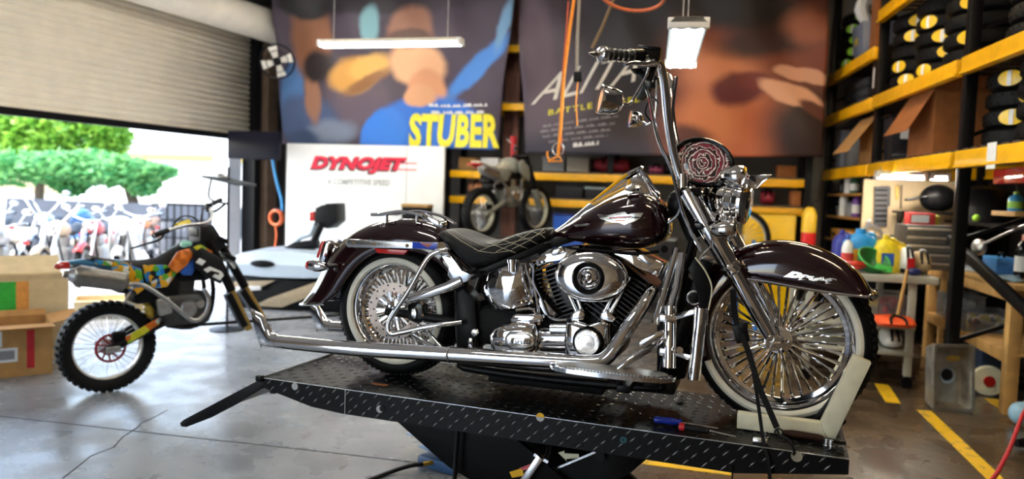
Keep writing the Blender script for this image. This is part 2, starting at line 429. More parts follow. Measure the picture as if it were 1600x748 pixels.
e[0].color = (.004, .003, .003, 1); e[0].position = 0; e[1].position = .42; e[1].color = (.18, .012, .03, 1)
x = e.new(.53); x.color = (.85, .83, .8, 1); x = e.new(.74); x.color = (.01, .008, .01, 1); x = e.new(.85); x.color = (.25, .02, .05, 1)
L.new(tc.outputs['Object'], mp.inputs['Vector']); L.new(mp.outputs['Vector'], wv.inputs['Vector']); L.new(mp.outputs['Vector'], nz.inputs['Vector'])
L.new(wv.outputs['Fac'], mx.inputs[0]); L.new(nz.outputs['Fac'], ad.inputs[0]); L.new(mx.outputs[0], ad.inputs[2]); L.new(ad.outputs[0], rp.inputs['Fac']); L.new(rp.outputs['Color'], B.inputs['Base Color'])
B.inputs['Roughness'].default_value = .3; B.inputs['Coat Weight'].default_value = .6
part('pod_face', pod(MB(), [(.0005, .034), (.03, .034), (.06, .032), (.088, .026)]), mm, 'maroon and white swirl face', pr)
part('pod_bracket', MB().tube([pc+Vector((-.03, .03, -.08)), P(1086, 320, .0)], .02, 10), blackm, None, pr)
# headlamp, passing lamp, signal at the front of the fork
hl = P(1139, 312, .03); fx = Vector((.93, -.22, -.06)).normalized()
m = MB().lathe([(.002, -.075), (.035, -.07), (.062, -.05), (.078, -.02), (.085, .02), (.086, .05), (.09, .055), (.09, .066), (.084, .07), (.02, .074), (.001, .075)], hl, fx, 36)
m.tube([hl+Vector((-.02, 0, -.07)), hl+Vector((-.04, 0, -.15))], [.03, .025], 14)
h = part('headlamp', m, chrome, 'round chrome headlamp bucket')
m = MB()
for k in range(3): m.torus(hl+fx*(-.03+.03*k), fx, (.07, .083, .086)[k], .003, seg=36, k=6)
part('headlamp_band', m, chrome, None, h)
m = MB().prism([hl+Vector((.07, -.03, .095)), hl+Vector((.155, -.06, .10)), hl+Vector((.10, -.05, .045)), hl+Vector((.065, -.03, .05))], (0, .09, 0), .002)
part('headlamp_visor', m, chrome, 'chrome peaked visor', h)
pl = P(1148, 275, .09)
m = MB().lathe([(.002, -.055), (.022, -.05), (.036, -.03), (.041, 0), (.042, .03), (.038, .036), (.001, .04)], pl, fx, 28); m.tube([pl+Vector((0, 0, -.03)), pl+Vector((-.01, .03, -.07))], .012, 10)
part('passing_lamp', m, chrome)
m = MB().lathe([(.002, -.055), (.02, -.05), (.036, -.03), (.041, 0), (.042, .03), (.038, .036), (.001, .04)], Vector((pl.x, .12, pl.z-.02)), fx, 28)
part('passing_lamp', m, chrome)
sg = P(1133, 358, .15)
m = MB().lathe([(.002, -.06), (.018, -.055), (.03, -.03), (.034, .0), (.034, .03), (.028, .038), (.001, .042)], sg, Vector((1, -.1, .05)), 28); m.tube([sg, P(1108, 356, .12)], .011, 10)
part('turn_signal', m, chrome)
m = MB().box(P(1128, 340, .02), (.11, .15, .03), rot=Matrix.Rotation(.3, 3, 'Y'), bevel=.012); m.tube([P(1128, 330, .04), P(1126, 352, .1)], .03, 14)
part('lamp_bar', m, chrome)
# ---------------------------------------------------------------- frame and body
m = MB()
for d in (.10, -.10):
    m.tube([P(1085, 372, 0)+Vector((0, -d*.3, 0)), P(1062, 470, 0)+Vector((0, -d, 0)), P(1040, 578, 0)+Vector((0, -d, 0)), P(1010, 596, 0)+Vector((0, -d, 0)), P(760, 570, 0)+Vector((0, -d, 0)), P(735, 545, 0)+Vector((0, -d, 0)), P(742, 430, 0)+Vector((0, -d, 0)), P(845, 385, 0)+Vector((0, -d*.6, 0)), P(1060, 330, 0)], .018, 10, True, 4)
    m.tube([P(742, 500, 0)+Vector((0, -d, 0)), ra+Vector((.06, -d, .0)), ra+Vector((-.02, -d, 0))], [.022, .02, .016], 10)
m.box(P(745, 500, 0), (.12, .2, .22), bevel=.03)
part('frame', m, blackm)
# dark body of engine and gearbox that the covers sit on
m = MB().box(P(905, 515, 0)+Vector((0, .02, 0)), (.40, .26, .19), bevel=.05); m.box(P(800, 505, 0), (.24, .24, .17), bevel=.04); m.box(P(930, 425, 0), (.16, .10, .22), bevel=.03)
m.box(P(860, 590, 0), (.5, .2, .05), bevel=.012)
eng = part('engine_case', m, mat('crinkle_black', (.004, .004, .0045), .5, .0, .2, 60, .3))
def cylinder(base, head, wide, nf=14):
    """finned barrel from base to head"""
    ax = (head-base).normalized(); sd = Vector((ax.z, 0, -ax.x)); m = MB()
    m.bar(base, head, .13, .13, (0, 1, 0), .03); ln = (head-base).length
    for k in range(nf):
        c = base+ax*ln*(.12+.86*k/(nf-1)); g = wide*(.84+.16*min(1, k/4))
        o = [c+sd*x+Vector((0, y, 0)) for x, y in ((-g, -.07), (-g*.8, -.105), (g*.8, -.105), (g, -.07), (g, .07), (g*.8, .105), (-g*.8, .105), (-g, .07))]
        m.prism([p-ax*.0022 for p in o], ax*.0044)
    return m
fin = mat('fin_metal', (.035, .035, .037), .26, .9, .15, 50)
cylinder_a = part('rear_cylinder', cylinder(P(902, 505, .06)+Vector((0, .06, 0)), P(868, 410, .06)+Vector((0, .06, 0)), .105), fin)
cylinder_b = part('front_cylinder', cylinder(P(932, 505, .06)+Vector((0, .06, 0)), P(994, 420, .06)+Vector((0, .06, 0)), .105), fin)
def plate(l, d0, d1, bev=.006, mb=None): return (mb or MB()).prism(pts(l, d1), dv(d1-d0), bev)
def pil(l, d0, d1, dome=.4, mb=None): return (mb or MB()).pillow(pts(l, d0), dv(d0-d1), dome)
m = plate([(834, 403), (858, 388), (905, 383), (908, 394), (874, 406), (838, 418)], -.07, .115, .012); m.box(P(872, 392, .12), (.06, .03, .028), rot=Matrix.Rotation(-.35, 3, 'Y'), bevel=.008)
part('rocker_cover', m, chrome, None, cylinder_a)
m = plate([(954, 392), (990, 390), (1038, 412), (1028, 434), (996, 418), (956, 398)], -.07, .115, .012); m.box(P(1010, 405, .12), (.07, .03, .03), rot=Matrix.Rotation(.5, 3, 'Y'), bevel=.008)
m.cyl(P(1026, 412, .12), P(1026, 412, .13), .012, seg=12)
part('rocker_cover', m, chrome, None, cylinder_b)
# pushrod tubes and lifter blocks
for (x0, y0), (x1, y1) in (((902, 488), (888, 458)), ((910, 488), (899, 456)), ((944, 488), (963, 450)), ((954, 488), (984, 432))):
    m = MB().cyl(P(x0, y0, .13), P(x1, y1, .12), .0085, seg=12); m.cyl(P(x0, y0, .13), P(x0*.9+x1*.1, y0*.9+y1*.1, .129), .013, seg=12); part('pushrod_tube', m, chrome, None, eng)
for l in ([(890, 492), (906, 482), (914, 490), (912, 500), (892, 502)], [(936, 490), (948, 484), (962, 496), (958, 504), (938, 500)]): part('lifter_block', plate(l, .06, .15, .006), chrome, None, eng)
# air cleaner
ac = P(927, 431, .16)
def oval(mb, prof, c, kx, seg=64):
    return mb.loft([[c+Vector((kx*r*math.cos(t), -h, r*math.sin(t))) for t in (2*PI*k/seg for k in range(seg))] for r, h in prof], True)
m = oval(MB(), [(.094, 0), (.099, .02), (.100, .045), (.096, .062), (.085, .076), (.068, .085), (.055, .086)], ac, 1.46)
a = part('air_cleaner', m, chrome, 'oval chrome air cleaner')
m = MB().lathe([(.062, .083), (.064, .092), (.058, .096), (.044, .090), (.040, .080)], ac, (0, -1, 0), 48); part('cover_ring', m, blackg, 'black ring', a)
m = MB().lathe([(.040, .082), (.041, .094), (.036, .100), (.030, .097), (.028, .101), (.018, .105), (.014, .101), (.008, .106), (.001, .107)], ac, (0, -1, 0), 36); part('cover_boss', m, chrome, None, a)
m = MB()
for k in range(3):
    a0 = 2*PI*k/3; pp = [ac+Vector((r*math.cos(a0+w), -.1035, r*math.sin(a0+w))) for r, w in ((.008, 0), (.016, .5), (.024, 1.1), (.03, 1.9))]; m.tube(pp, .0022, 6, True, 3)
part('boss_swirl', m, blackm, None, a)
m = MB().tube([ac+Vector((0, .0, 0)), ac+Vector((0, .12, 0))], .05, 16); part('intake', m, blackm, None, a)
# cam cover with round timing cover
m = pil([(890, 500), (902, 496), (926, 502), (945, 496), (956, 503), (957, 535), (950, 556), (890, 557), (886, 530)], .10, .175, .35)
cc = part('cam_cover', m, chrome)
tc_ = P(919, 534, .175)
m = MB().lathe([(.062, -.02), (.064, .0), (.058, .012), (.052, .014)], tc_, (0, -1, 0), 40); part('timing_bezel', m, blackg, 'black bezel', cc)
m = MB().lathe([(.052, .006), (.052, .02), (.048, .024), (.032, .024), (.031, .027), (.0, .029)], tc_, (0, -1, 0), 40)
for k in range(5):
    q = 2*PI*k/5+.3; m.cyl(tc_+Vector((.04*math.cos(q), -.022, .04*math.sin(q))), tc_+Vector((.04*math.cos(q), -.028, .04*math.sin(q))), .005, seg=8)
part('timing_cover', m, chrome_r, 'round engraved cover', cc)
# gearbox side cover
m = pil([(776, 518), (784, 506), (800, 500), (822, 497), (848, 500), (852, 512), (851, 540), (840, 549), (800, 547), (780, 543)], .08, .20, .3)
gb = part('gearbox_cover', m, chrome)
m = pil([(790, 524), (798, 517), (830, 517), (840, 526), (838, 540), (826, 545), (800, 544), (791, 536)], .19, .222, .35); part('cover_badge_plate', m, chrome_r, None, gb)
m = plate([(798, 528), (828, 528), (828, 540), (798, 540)], .215, .232, .004); part('cover_rib', m, chrome, None, gb)
lt = lettering('6 SPEED', lambda x, y: P(813+x*420, 534-y*420, .2335), .022); part('cover_lettering', lt, blackm, None, gb)
m = MB()
for x, y in ((783, 537), (842, 505), (845, 540), (800, 507), (823, 507), (786, 512)): m.cyl(P(x, y, .17), P(x, y, .208), .0075, seg=6)
part('cover_bolt', m, chrome_r, None, gb)
m = plate([(796, 494), (806, 490), (846, 491), (850, 502), (824, 507), (798, 506)], .05, .17, .01); part('gearbox_top', m, chrome, None, gb)
m = MB().cyl(P(850, 528, .10), P(888, 528, .10), .055, seg=28); m.cyl(P(862, 514, .13), P(888, 514, .13), .028, seg=20)
part('starter_motor', m, chrome)
m = pil([(848, 452), (858, 462), (880, 488), (873, 496), (858, 492), (846, 470)], .08, .15, .5); part('horn_cover', m, chrome)
# oil tank
l = [(743, 438), (770, 424), (800, 413), (826, 410), (831, 440), (834, 474), (812, 480), (770, 484), (756, 484)]
up_ = [(743, 438), (756, 431), (770, 424), (785, 418), (800, 413), (814, 411), (826, 411), (832, 420)]; lo_ = [(756, 483), (766, 484), (776, 484), (788, 483.5), (800, 482), (812, 480), (822, 477), (834, 473)]
rr = []
for i, ((x0, y0), (x1, y1)) in enumerate(zip(up_, lo_)):
    u = i/7*2-1; a, b = P(x0, y0, .14), P(x1, y1, .14); dd = .155-.05*abs(u)**2.2; col = []
    for j in range(9):
        v = j/8*2-1; q = a.lerp(b, j/8); col.append(Vector((q.x, -(dd-.018*v*v+.0035*math.sin(9*u+2*v)+.002*math.sin(17*u-3*v)), q.z)))
    rr.append([Vector((col[0].x, .16, col[0].z))]+col+[Vector((col[-1].x, .16, col[-1].z))])
ot = part('oil_tank', MB().loft(rr, True), chrome, angle=50)
m = MB().cyl(P(801, 424, .16), P(801, 409, .16), .021, seg=18); m.cyl(P(801, 410, .16), P(801, 405, .16), .026, seg=10); part('filler_cap', m, chrome, None, ot)
for l in ([(822, 412), (826, 430), (836, 452), (842, 490)], [(829, 411), (834, 420), (834, 440), (846, 466), (856, 492), (870, 499), (886, 499)], [(806, 484), (830, 482), (838, 490)], [(816, 414), (820, 440), (832, 470)]):
    cab(l, (.17, .15), .0058, chrome, 'oil_line')
# exhaust
ex1 = [P(1019, 452, .10), P(1008, 470, .16), P(985, 506, .22), P(962, 542, .25), P(946, 560, .26), P(925, 566, .265), P(860, 563, .27), P(700, 553, .29), P(560, 545, .30), P(434, 533, .31)]
m = MB().tube(ex1, [.026, .028, .028, .028, .028, .029, .030, .031, .031, .030], 20, True, 4)
ex = part('exhaust_pipe', m, chrome)
def fishtail(end, d, s=1.):
    rings = []
    for x, zc, zh, yh in ((.0, .0, .031, .031), (-.03, .004, .033, .03), (-.055, .022, .052, .024), (-.085, .045, .072, .016), (-.115, .048, .088, .010)):
        rings.append([end+Vector((x+(-.03*math.sin(t) if x < -.1 else 0)*1., yh*math.cos(t), zc+zh*math.sin(t)-(.0 if x > -.05 else .0))) for t in (2*PI*k/20 for k in range(20))])
    return MB().loft(rings, True)
part('fishtail_tip', fishtail(ex1[-1], .31), chrome, 'flared fishtail end', ex)
m = MB().tube([P(925, 490, .05), P(900, 565, .14), P(870, 572, .16), P(720, 558, .17), P(640, 549, .18)], .027, 16, True, 5); part('exhaust_pipe', m, chrome, 'lower second pipe')
e2 = P(518, 510, -.30)
m = MB().tube([P(800, 530, -.28), P(650, 520, -.29), e2], .030, 16); ex2 = part('exhaust_pipe', m, chrome, 'far side pipe')
part('fishtail_tip', fishtail(e2, -.3), chrome, None, ex2)
m = plate([(985, 506), (1019, 450), (1022, 456), (1010, 480), (960, 560), (940, 566)], .245, .27, .006); m.xf(Matrix.Translation((0, .02, 0))); part('heat_shield', m, chrome, None, ex)
m = MB().torus(P(703, 553, .29), (1, 0, .05), .032, .004, seg=24, k=8); part('exhaust_clamp', m, chrome_r, None, ex)
# floorboard
fb = P(955, 579, .36); n = 40
def fboard(mb, kx, ky, z0, z1):
    o = []
    for k in range(n):
        t = 2*PI*k/n; c, s = math.cos(t), math.sin(t)
        o.append(fb+Vector((kx*abs(c)**.8*(1 if c > 0 else -1), ky*abs(s)**.7*(1 if s > 0 else -1), z0+.03*c*0)))
    return mb.prism(o, (0, 0, z1-z0), .003)
fl = part('floorboard', fboard(MB(), .235, .075, -.012, .004), chrome)
mm, N, L, B = nodes_of('grip_pad'); tcn = N.new('ShaderNodeTexCoord'); ch = N.new('ShaderNodeTexChecker'); ch.inputs['Scale'].default_value = 160; ch.inputs['Color1'].default_value = (.5, .5, .5, 1); ch.inputs['Color2'].default_value = (.05, .05, .05, 1)
L.new(tcn.outputs['Object'], ch.inputs['Vector']); L.new(ch.outputs['Color'], B.inputs['Base Color']); B.inputs['Metallic'].default_value = .6; B.inputs['Roughness'].default_value = .35
part('floorboard_pad', fboard(MB(), .205, .058, .004, .0075), mm, 'chequered grip pad', fl)
m = MB().box(P(985, 594, .2), (.05, .3, .03), bevel=.006); m.cyl(P(962, 591, .33), P(962, 591, .37), .02, seg=20); m.box(P(1020, 592, .25), (.06, .1, .05), bevel=.01)
part('floorboard_bracket', m, blackm, None, fl)
m = MB().tube([P(966, 576, .34), P(985, 562, .33), P(1020, 540, .28), P(1042, 522, .2)], [.012, .013, .014, .015], 10, True, 4); m.box(P(1018, 528, .3), (.10, .03, .022), rot=Matrix.Rotation(-.55, 3, 'Y'), bevel=.006)
part('brake_pedal', m, chrome)
# engine guard uprights and the cylinder with the black deflector
m = MB().tube([P(1058, 388, .12), P(1040, 450, .16), P(1024, 506, .2)], .016, 14); m.tube([P(1066, 396, .13), P(1058, 450, .17), P(1048, 482, .2)], [.018, .017, .02], 14)
m.tube([P(1048, 478, .22), P(1046, 574, .25)], .024, 18)
for y in (496, 548): m.box(P(1044, y, .23), (.06, .06, .03), bevel=.006); m.bar(P(1050, y+1, .24), P(1086, y-10 if y < 500 else y+12, .27), .02, .022, (0, 0, 1), .004)
m.cyl(P(1062, 547, .26), P(1062, 547, .285), .013, seg=14)
eg = part('engine_guard', m, chrome)
m = MB().tube([P(1096, 484, .27), P(1084, 592, .27)], .023, 20); m.tube([P(1096, 480, .27), P(1094, 506, .27)], .026, 20)
part('guard_cylinder', m, chrome, None, eg)
l = [(1074, 421), (1086, 402), (1100, 420), (1110, 440), (1112, 456), (1107, 484), (1091, 482), (1093, 462), (1086, 438)]
m = plate(l, .23, .285, .006); df = part('wind_deflector', m, blackm, 'curved black deflector', eg)
m = MB().tube(pts([(1086, 402), (1100, 420), (1110, 440), (1112, 456), (1107, 484)], .286), .003, 6, True, 4); part('deflector_edge', m, cream, 'cream edging', df)
m = MB().torus(P(1085, 465, .2), (0, 1, 0), .025, .005, seg=24, k=8); part('guard_ring', m, chrome_r, None, eg)
m = MB().box(P(1085, 470, 0), (.05, .22, .36), rot=Matrix.Rotation(.25, 3, 'Y'), bevel=.012); m.box(P(1020, 595, 0), (.2, .2, .05), bevel=.01)
m.prism(pts([(1026, 478), (1058, 412), (1084, 440), (1084, 520), (1070, 592), (1026, 597)], .02), (0, .12, 0), .008); part('oil_cooler', m, blackm)
# ---------------------------------------------------------------- fuel tank, console, emblem
ctr = [(858, 366), (874, 356), (892, 344), (915, 330), (940, 315), (965, 304), (990, 298), (1010, 299), (1026, 307), (1038, 321), (1045, 340), (1046, 356)]
cbr = [(858, 372), (874, 376), (892, 379), (915, 382), (940, 386), (965, 389), (990, 391), (1010, 391), (1026, 388), (1038, 382), (1045, 372), (1046, 362)]
wid = [.02, .055, .085, .108, .125, .138, .145, .145, .135, .115, .08, .03]
rings = []; nk = 28
for (x, y), (u, v_), w in zip(ctr, cbr, wid):
    T = P(x, y, .06); Bt = P(u, v_, .12); cz = Bt.z+(T.z-Bt.z)*.45; hz = (T.z-cz, cz-Bt.z); r = []
    for k in range(nk):
        t = 2*PI*k/nk; c, s = math.cos(t), math.sin(t)
        r.append(Vector((T.x, w*abs(c)**.7*(1 if c > 0 else -1), cz+(hz[0] if s > 0 else hz[1])*abs(s)**.8*(1 if s > 0 else -1))))
    rings.append(r)
tm = MB().loft(rings, True); tk = part('fuel_tank', tm, maroon, angle=60)
sub = tk.modifiers.new('smooth', 'SUBSURF'); sub.levels = 1; sub.render_levels = 2
dep = bpy.context.evaluated_depsgraph_get(); tkm = bpy.data.meshes.new_from_object(tk.evaluated_get(dep))
class _O: pass
_o = _O(); _o.data = tkm
ec = P(969, 341, .14); fnt = decal_fn(_o, ec, (1, 0, 0), (0, 0, 1), .003)
def decal_poly(poly, fn, mb=None, ex=0.):
    mb = mb or MB(); bm2 = bmesh.new(); vs = [bm2.verts.new((x, y, 0)) for x, y in poly]; bm2.faces.new(vs)
    bmesh.ops.triangulate(bm2, faces=bm2.faces[:]); bmesh.ops.subdivide_edges(bm2, edges=bm2.edges[:], cuts=2, use_grid_fill=True)
    V = {v: mb.v(fn(v.co.x, v.co.y, ex)) for v in bm2.verts}
    for f in bm2.faces: mb.f([V[v] for v in f.verts])
    bm2.free(); return mb
wing = [(.09, .026), (.045, .022), (.03, .016), (.02, .026), (.008, .026), (-.004, .014), (-.05, .010), (-.098, .012), (-.082, -.006), (-.06, -.010), (-.035, -.017), (0, -.018), (.018, -.026), (.034, -.017), (.06, -.008), (.08, .006)]
em = part('tank_emblem', decal_poly(wing, fnt), mat('emblem_silver', (.75, .73, .68), .25, .8, .2, 120), 'silver winged emblem', tk)
m = decal_poly([(-.045, -.004), (.045, .006), (.045, .012), (-.045, .003)], fnt, None, .002); decal_poly([(-.02, -.012), (.02, -.010), (.02, -.006), (-.02, -.008)], fnt, m, .002)
part('emblem_bar', m, redlens, 'red bars', em)
lt = lettering('HARLEY-DAVIDSON', lambda x, y: fnt(x, y+.0+x*.1, .0035), .013); part('emblem_lettering', lt, blackg, None, em)
m = MB()
for k in range(5):
    for s in (-1, 1):
        x0 = s*(.05+.008*k) ; m.tube([fnt(x0, .006-.002*k, .002), fnt(x0+s*.018, .009, .002)], .0012, 5)
part('wing_feather', m, blackm, None, em)
part('tank_pale_badge', MB().box(fnt(.026, .062), (.008, .005, .026), rot=Matrix.Rotation(.2, 3, 'Y'), bevel=.002), chrome_r, 'small pale sticker', tk)  # small pale upright piece set on the tank above the emblem
m = decal_poly([(-.20, -.036), (-.14, -.026), (-.125, -.028), (-.14, -.036), (-.19, -.044)], fnt); part('tank_rear_badge', m, chrome_r, None, tk)
# console with tilted instrument
cs = [(858, 366, .012), (884, 348, .025), (918, 320, .034), (948, 298, .04), (972, 280, .046), (990, 266, .05), (1000, 262, .05), (1010, 270, .048), (1020, 286, .045), (1032, 303, .03)]
rings = []
for x, y, w in cs:
    T = P(x, y, 0); r = []; lo = .035+max(0, (320-y))*.0009
    for k in range(16):
        t = 2*PI*k/16; r.append(Vector((T.x+(.0), w*abs(math.cos(t))**.7*(1 if math.cos(t) > 0 else -1), T.z-lo+lo*abs(math.sin(t))**.7*(1 if math.sin(t) > 0 else -1))))
    rings.append(r)
cn = part('dash_console', MB().loft(rings, True), chrome)
m = MB(); a, b = P(980, 272, .055), P(922, 317, .045)
m.tube([a, a.lerp(b, .5), b], [.006, .007, .004], 8); m.tube([P(984, 281, .055), P(978, 292, .06), P(950, 306, .05), P(925, 319, .045)], .004, 8); part('console_reflection', m, mat('yellow_reflection', '#f0b208', .3), 'yellow reflection painted as a strip', cn)  # yellow strips on the chrome stand in for a reflection
m = MB().lathe([(.05, 0), (.053, .01), (.046, .018), (.044, .012), (.001, .012)], P(994, 272, 0)+Vector((-.01, 0, -.005)), Vector((-.5, 0, .86)), 28); part('speedometer', m, chrome, None, cn)
m = MB()
for d in (.05, -.05): m.tube([P(1000, 264, d), P(1012, 280, d), P(1030, 303, d)], .006, 8)
part('console_rail', m, chrome, None, cn)
m = MB().lathe([(.03, 0), (.032, .012), (.02, .02), (.001, .022)], P(988, 296, .085), Vector((0, -.3, 1)), 24); part('fuel_cap', m, chrome_r, None, tk)
m = MB()
m.tube([P(870, 386, .10), P(940, 392, .13), P(1000, 396, .13), P(1030, 392, .12)], .006, 8, True, 3); m.cyl(P(1038, 389, .12), P(1038, 389, .14), .014, seg=14)
part('tank_seam', m, blackg, None, tk)
# ---------------------------------------------------------------- seat
top = [(686, 366), (694, 359), (706, 356), (722, 360), (745, 371), (765, 376), (782, 374), (802, 366), (828, 359), (850, 355), (860, 356)]
bot = [(692, 376), (700, 386), (710, 398), (722, 418), (738, 425), (758, 422), (776, 415), (800, 403), (828, 390), (852, 378), (861, 370)]
wd = [.10, .13, .15, .165, .17, .165, .155, .135, .11, .08, .05]
rings = []
for (x, y), (u, v_), w in zip(top, bot, wd):
    T = P(x, y, .05); Bt = P(u, v_, w); r = []
    for k in range(24):
        t = 2*PI*k/24; c, s = math.cos(t), math.sin(t); q = Bt.lerp(T, .5+.5*abs(s)**.65*(1 if s > 0 else -1))
        r.append(Vector((q.x, -w*abs(c)**.55*(1 if c > 0 else -1), q.z)))
    rings.append(r)
st = part('seat', MB().loft(rings, True), leather, angle=60); sub = st.modifiers.new('smooth', 'SUBSURF'); sub.levels = 1; sub.render_levels = 2
dep = bpy.context.evaluated_depsgraph_get(); _s = _O(); _s.data = bpy.data.meshes.new_from_object(st.evaluated_get(dep))
bm = bmesh.new(); bm.from_mesh(_s.data); sbv = BVHTree.FromBMesh(bm); bm.free()
def on_seat(x, y):                                       # point of the seat surface seen at a measured spot
    q = P(x, y, .6); d = (P(x, y, .1)-q).normalized(); h = sbv.ray_cast(q, d)
    return h[0]-d*.0015 if h[0] else None
m = MB()
def stitch(l):
    q = []
    for (x0, y0), (x1, y1) in zip(l, l[1:]):
        for k in range(7):
            h = on_seat(x0+(x1-x0)*k/6, y0+(y1-y0)*k/6)
            if h: q.append(h)
    if len(q) > 2: m.tube(q, .0011, 5)
stitch([(700, 362), (722, 377), (748, 392), (770, 395), (800, 391)]); stitch([(710, 360), (735, 375), (758, 385), (790, 381), (830, 371), (852, 362)])
stitch([(748, 392), (775, 381), (804, 368)]); stitch([(775, 393), (803, 380), (832, 361)]); stitch([(800, 389), (826, 376), (850, 358)])
stitch([(760, 378), (782, 386), (806, 395)]); stitch([(786, 375), (808, 382), (824, 388)]); stitch([(806, 367), (826, 374), (840, 381)]); stitch([(830, 361), (845, 366), (852, 372)])
part('seat_stitching', m, thread, 'cream diamond stitching', st)
m = MB()
for x, y in ((748, 426), (739, 425)): m.cyl(P(x, y, .15), P(x, y, .18), .009, seg=10)
m.bar(P(735, 432, .14), P(855, 383, .10), .03, .03, (0, 0, 1), .006); part('seat_rail', m, blackm)
# ---------------------------------------------------------------- rear fender and fittings
T = [(706, 374), (691, 354), (666, 345), (640, 341.5), (611, 343.5), (581, 351.5), (554, 366), (531, 387), (514, 411), (501, 437), (489, 457), (476, 473)]
Bo = [(716, 446), (702, 430), (682, 411), (657, 398), (625, 392.5), (599, 394), (575, 403), (556, 418), (541, 437), (530, 453), (520, 464), (506, 474)]
st_ = [(P(x, y, .0), P(u, v_, .105), .105) for (x, y), (u, v_) in zip(T, Bo)]
def dens(l): return spline([Vector(p) for p in l], 4)
TT = dens([s[0] for s in st_]); BB = dens([s[1] for s in st_])
rings = shell([(a, b, .105) for a, b in zip(TT, BB)], 0)
rf = part('rear_fender', MB().loft(rings, False, False), maroon, angle=60); md = rf.modifiers.new('thickness', 'SOLIDIFY'); md.thickness = .004; md.offset = -1
part('fender_trim', MB().tube([Vector(p) for p in rings[-1]], .007, 8), chrome, 'chrome trailing edge', rf)
m = MB()
for i in (4,):
    m.tube([Vector(r[9])+Vector((-.003, 0, .002)) for r in rings[26:]], .009, 8)
part('fender_spine', m, chrome, 'chrome centre strip', rf)
m = MB()
for s in (1, -1):
    q = pts([(546, 373), (700, 379), (706, 390), (546, 386), (542, 380)], .112)
    m.prism([Vector((p.x, s*p.y, p.z)) for p in q], (0, -s*.012, 0), .004)
fs = part('fender_strut', m, chrome_r, 'chrome side strut'); 
for x, y in ((552, 379.5), (585, 381), (636, 383.5)): part('strut_bolt', MB().cyl(P(x, y, .123), P(x, y, .129), .008, seg=12), chrome_r, None, fs)
m = plate([(644, 378), (698, 380), (692, 389.5), (644, 388)], .112, .1265, .002); part('strut_badge', m, mat('blue_enamel', (.02, .06, .5), .2, 0, .1, 30), 'blue badge', fs)
m = plate([(655, 379), (676, 380), (668, 387)], .12, .128, .001); part('badge_shield', m, mat('bronze_enamel', (.35, .08, .05), .2), 'bronze red shield', fs)
m = plate([(584, 388), (637, 391), (631, 398), (590, 395.5)], .10, .125, .003); part('side_reflector', m, redlens, 'long red side reflector', rf)
# rack
m = MB()
for s in (1, -1):
    l = [P(690, 352, .08), P(672, 341, .08), P(650, 334, .08), P(625, 330.5, .08), P(605, 333, .08), P(594, 335, .08), P(580, 335, .08)]; l = [Vector((p.x, s*p.y, p.z)) for p in l]
    m.tube(l, .007, 8, True, 4)
for x, y in ((581, 335), (590, 335), (606, 333), (650, 334)): p = P(x, y, .08); m.tube([p, Vector((p.x, .08, p.z))], .006, 8)
rk = part('luggage_rack', m, chrome)
for x in (604, 652): part('rack_mount', MB().tube([P(x, 334, .07), P(x, 346, .06)], .008, 8), chrome, None, rk)
m = MB().box(P(676, 344, .085), (.10, .02, .026), rot=Matrix.Rotation(.4, 3, 'Y'), bevel=.006); m.ell(P(691, 350, .085), (.022, .02, .02))
part('rack_mount', m, chrome, None, rk)
# tail lamp, plate, signals
tl = P(517, 392, .0)
m = MB().box(tl, (.04, .12, .11), rot=Matrix.Rotation(.35, 3, 'Y'), bevel=.014); t = part('tail_lamp', m, chrome, 'chrome tail lamp with red lens')
part('tail_lens', MB().box(tl+Vector((-.024, 0, .008)), (.02, .11, .085), rot=Matrix.Rotation(.35, 3, 'Y'), bevel=.008), redlens, None, t)
for s in (1, -1):
    c = P(494, 415, .17); c.y *= s
    m = MB().lathe([(.002, .055), (.016, .05), (.026, .025), (.028, 0), (.024, -.02), (.022, -.03)], c, (1, 0, 0), 24); m.tube([c+Vector((.03, 0, 0)), c+Vector((.07, s*.06, 0))], .01, 8)
    g = part('turn_signal', m, chrome)
    part('signal_lens', MB().lathe([(.022, .03), (.02, .042), (.012, .052), (.001, .056)], c, (-1, 0, 0), 20), redlens, 'red pointed lens', g)
# saddle bag guard tubes, swing arm cover, bracket
for s in (1, -1):
    l = [P(700, 391, .17), P(688, 392, .18), P(674, 398, .185), P(660, 416, .19), P(640, 452, .19), P(612, 494, .19), P(607, 510, .19), P(611, 521, .19), P(628, 519, .185), P(670, 510, .18), P(722, 503, .15)]
    l = [Vector((p.x, s*p.y, p.z)) for p in l]; part('bag_guard', MB().tube(l, .0115, 12, True, 4), chrome)
m = MB().tube([P(632, 469, .145), P(650, 464, .15), P(700, 448, .15), P(722, 438, .14)], [.016, .022, .025, .026], 14); part('swing_arm_cover', m, chrome)
m = plate([(682, 392), (700, 392), (712, 410), (720, 425), (742, 428), (730, 440), (712, 446), (698, 430), (704, 416)], .13, .155, .006); m.cyl(P(690, 385, .14), P(690, 385, .17), .02, seg=16); part('frame_bracket', m, chrome)
m = plate([(636, 476), (648, 470), (662, 476), (664, 500), (652, 506), (638, 500)], .075, .12, .006); cp = part('brake_caliper', m, blackg)
m = MB(); oval(m, [(.024, 0), (.024, .006), (.018, .009), (.001, .009)], P(648, 489, .12), .55, 24); m.cyl(P(659, 474, .1), P(659, 474, .126), .007, seg=10); m.cyl(P(660, 492, .1), P(660, 492, .126), .007, seg=10); part('caliper_cover', m, chrome, None, cp)
m = MB().tube([P(645, 520, .16), P(665, 535, .17), P(690, 548, .19)], .011, 10); m.tube([P(668, 518, .15), P(692, 545, .18)], .009, 10); part('exhaust_stay', m, chrome)
m = plate([(708, 450), (722, 446), (742, 470), (746, 520), (742, 556), (716, 556), (712, 500)], .02, .12, .01); pv = part('pivot_cover', m, blackm)
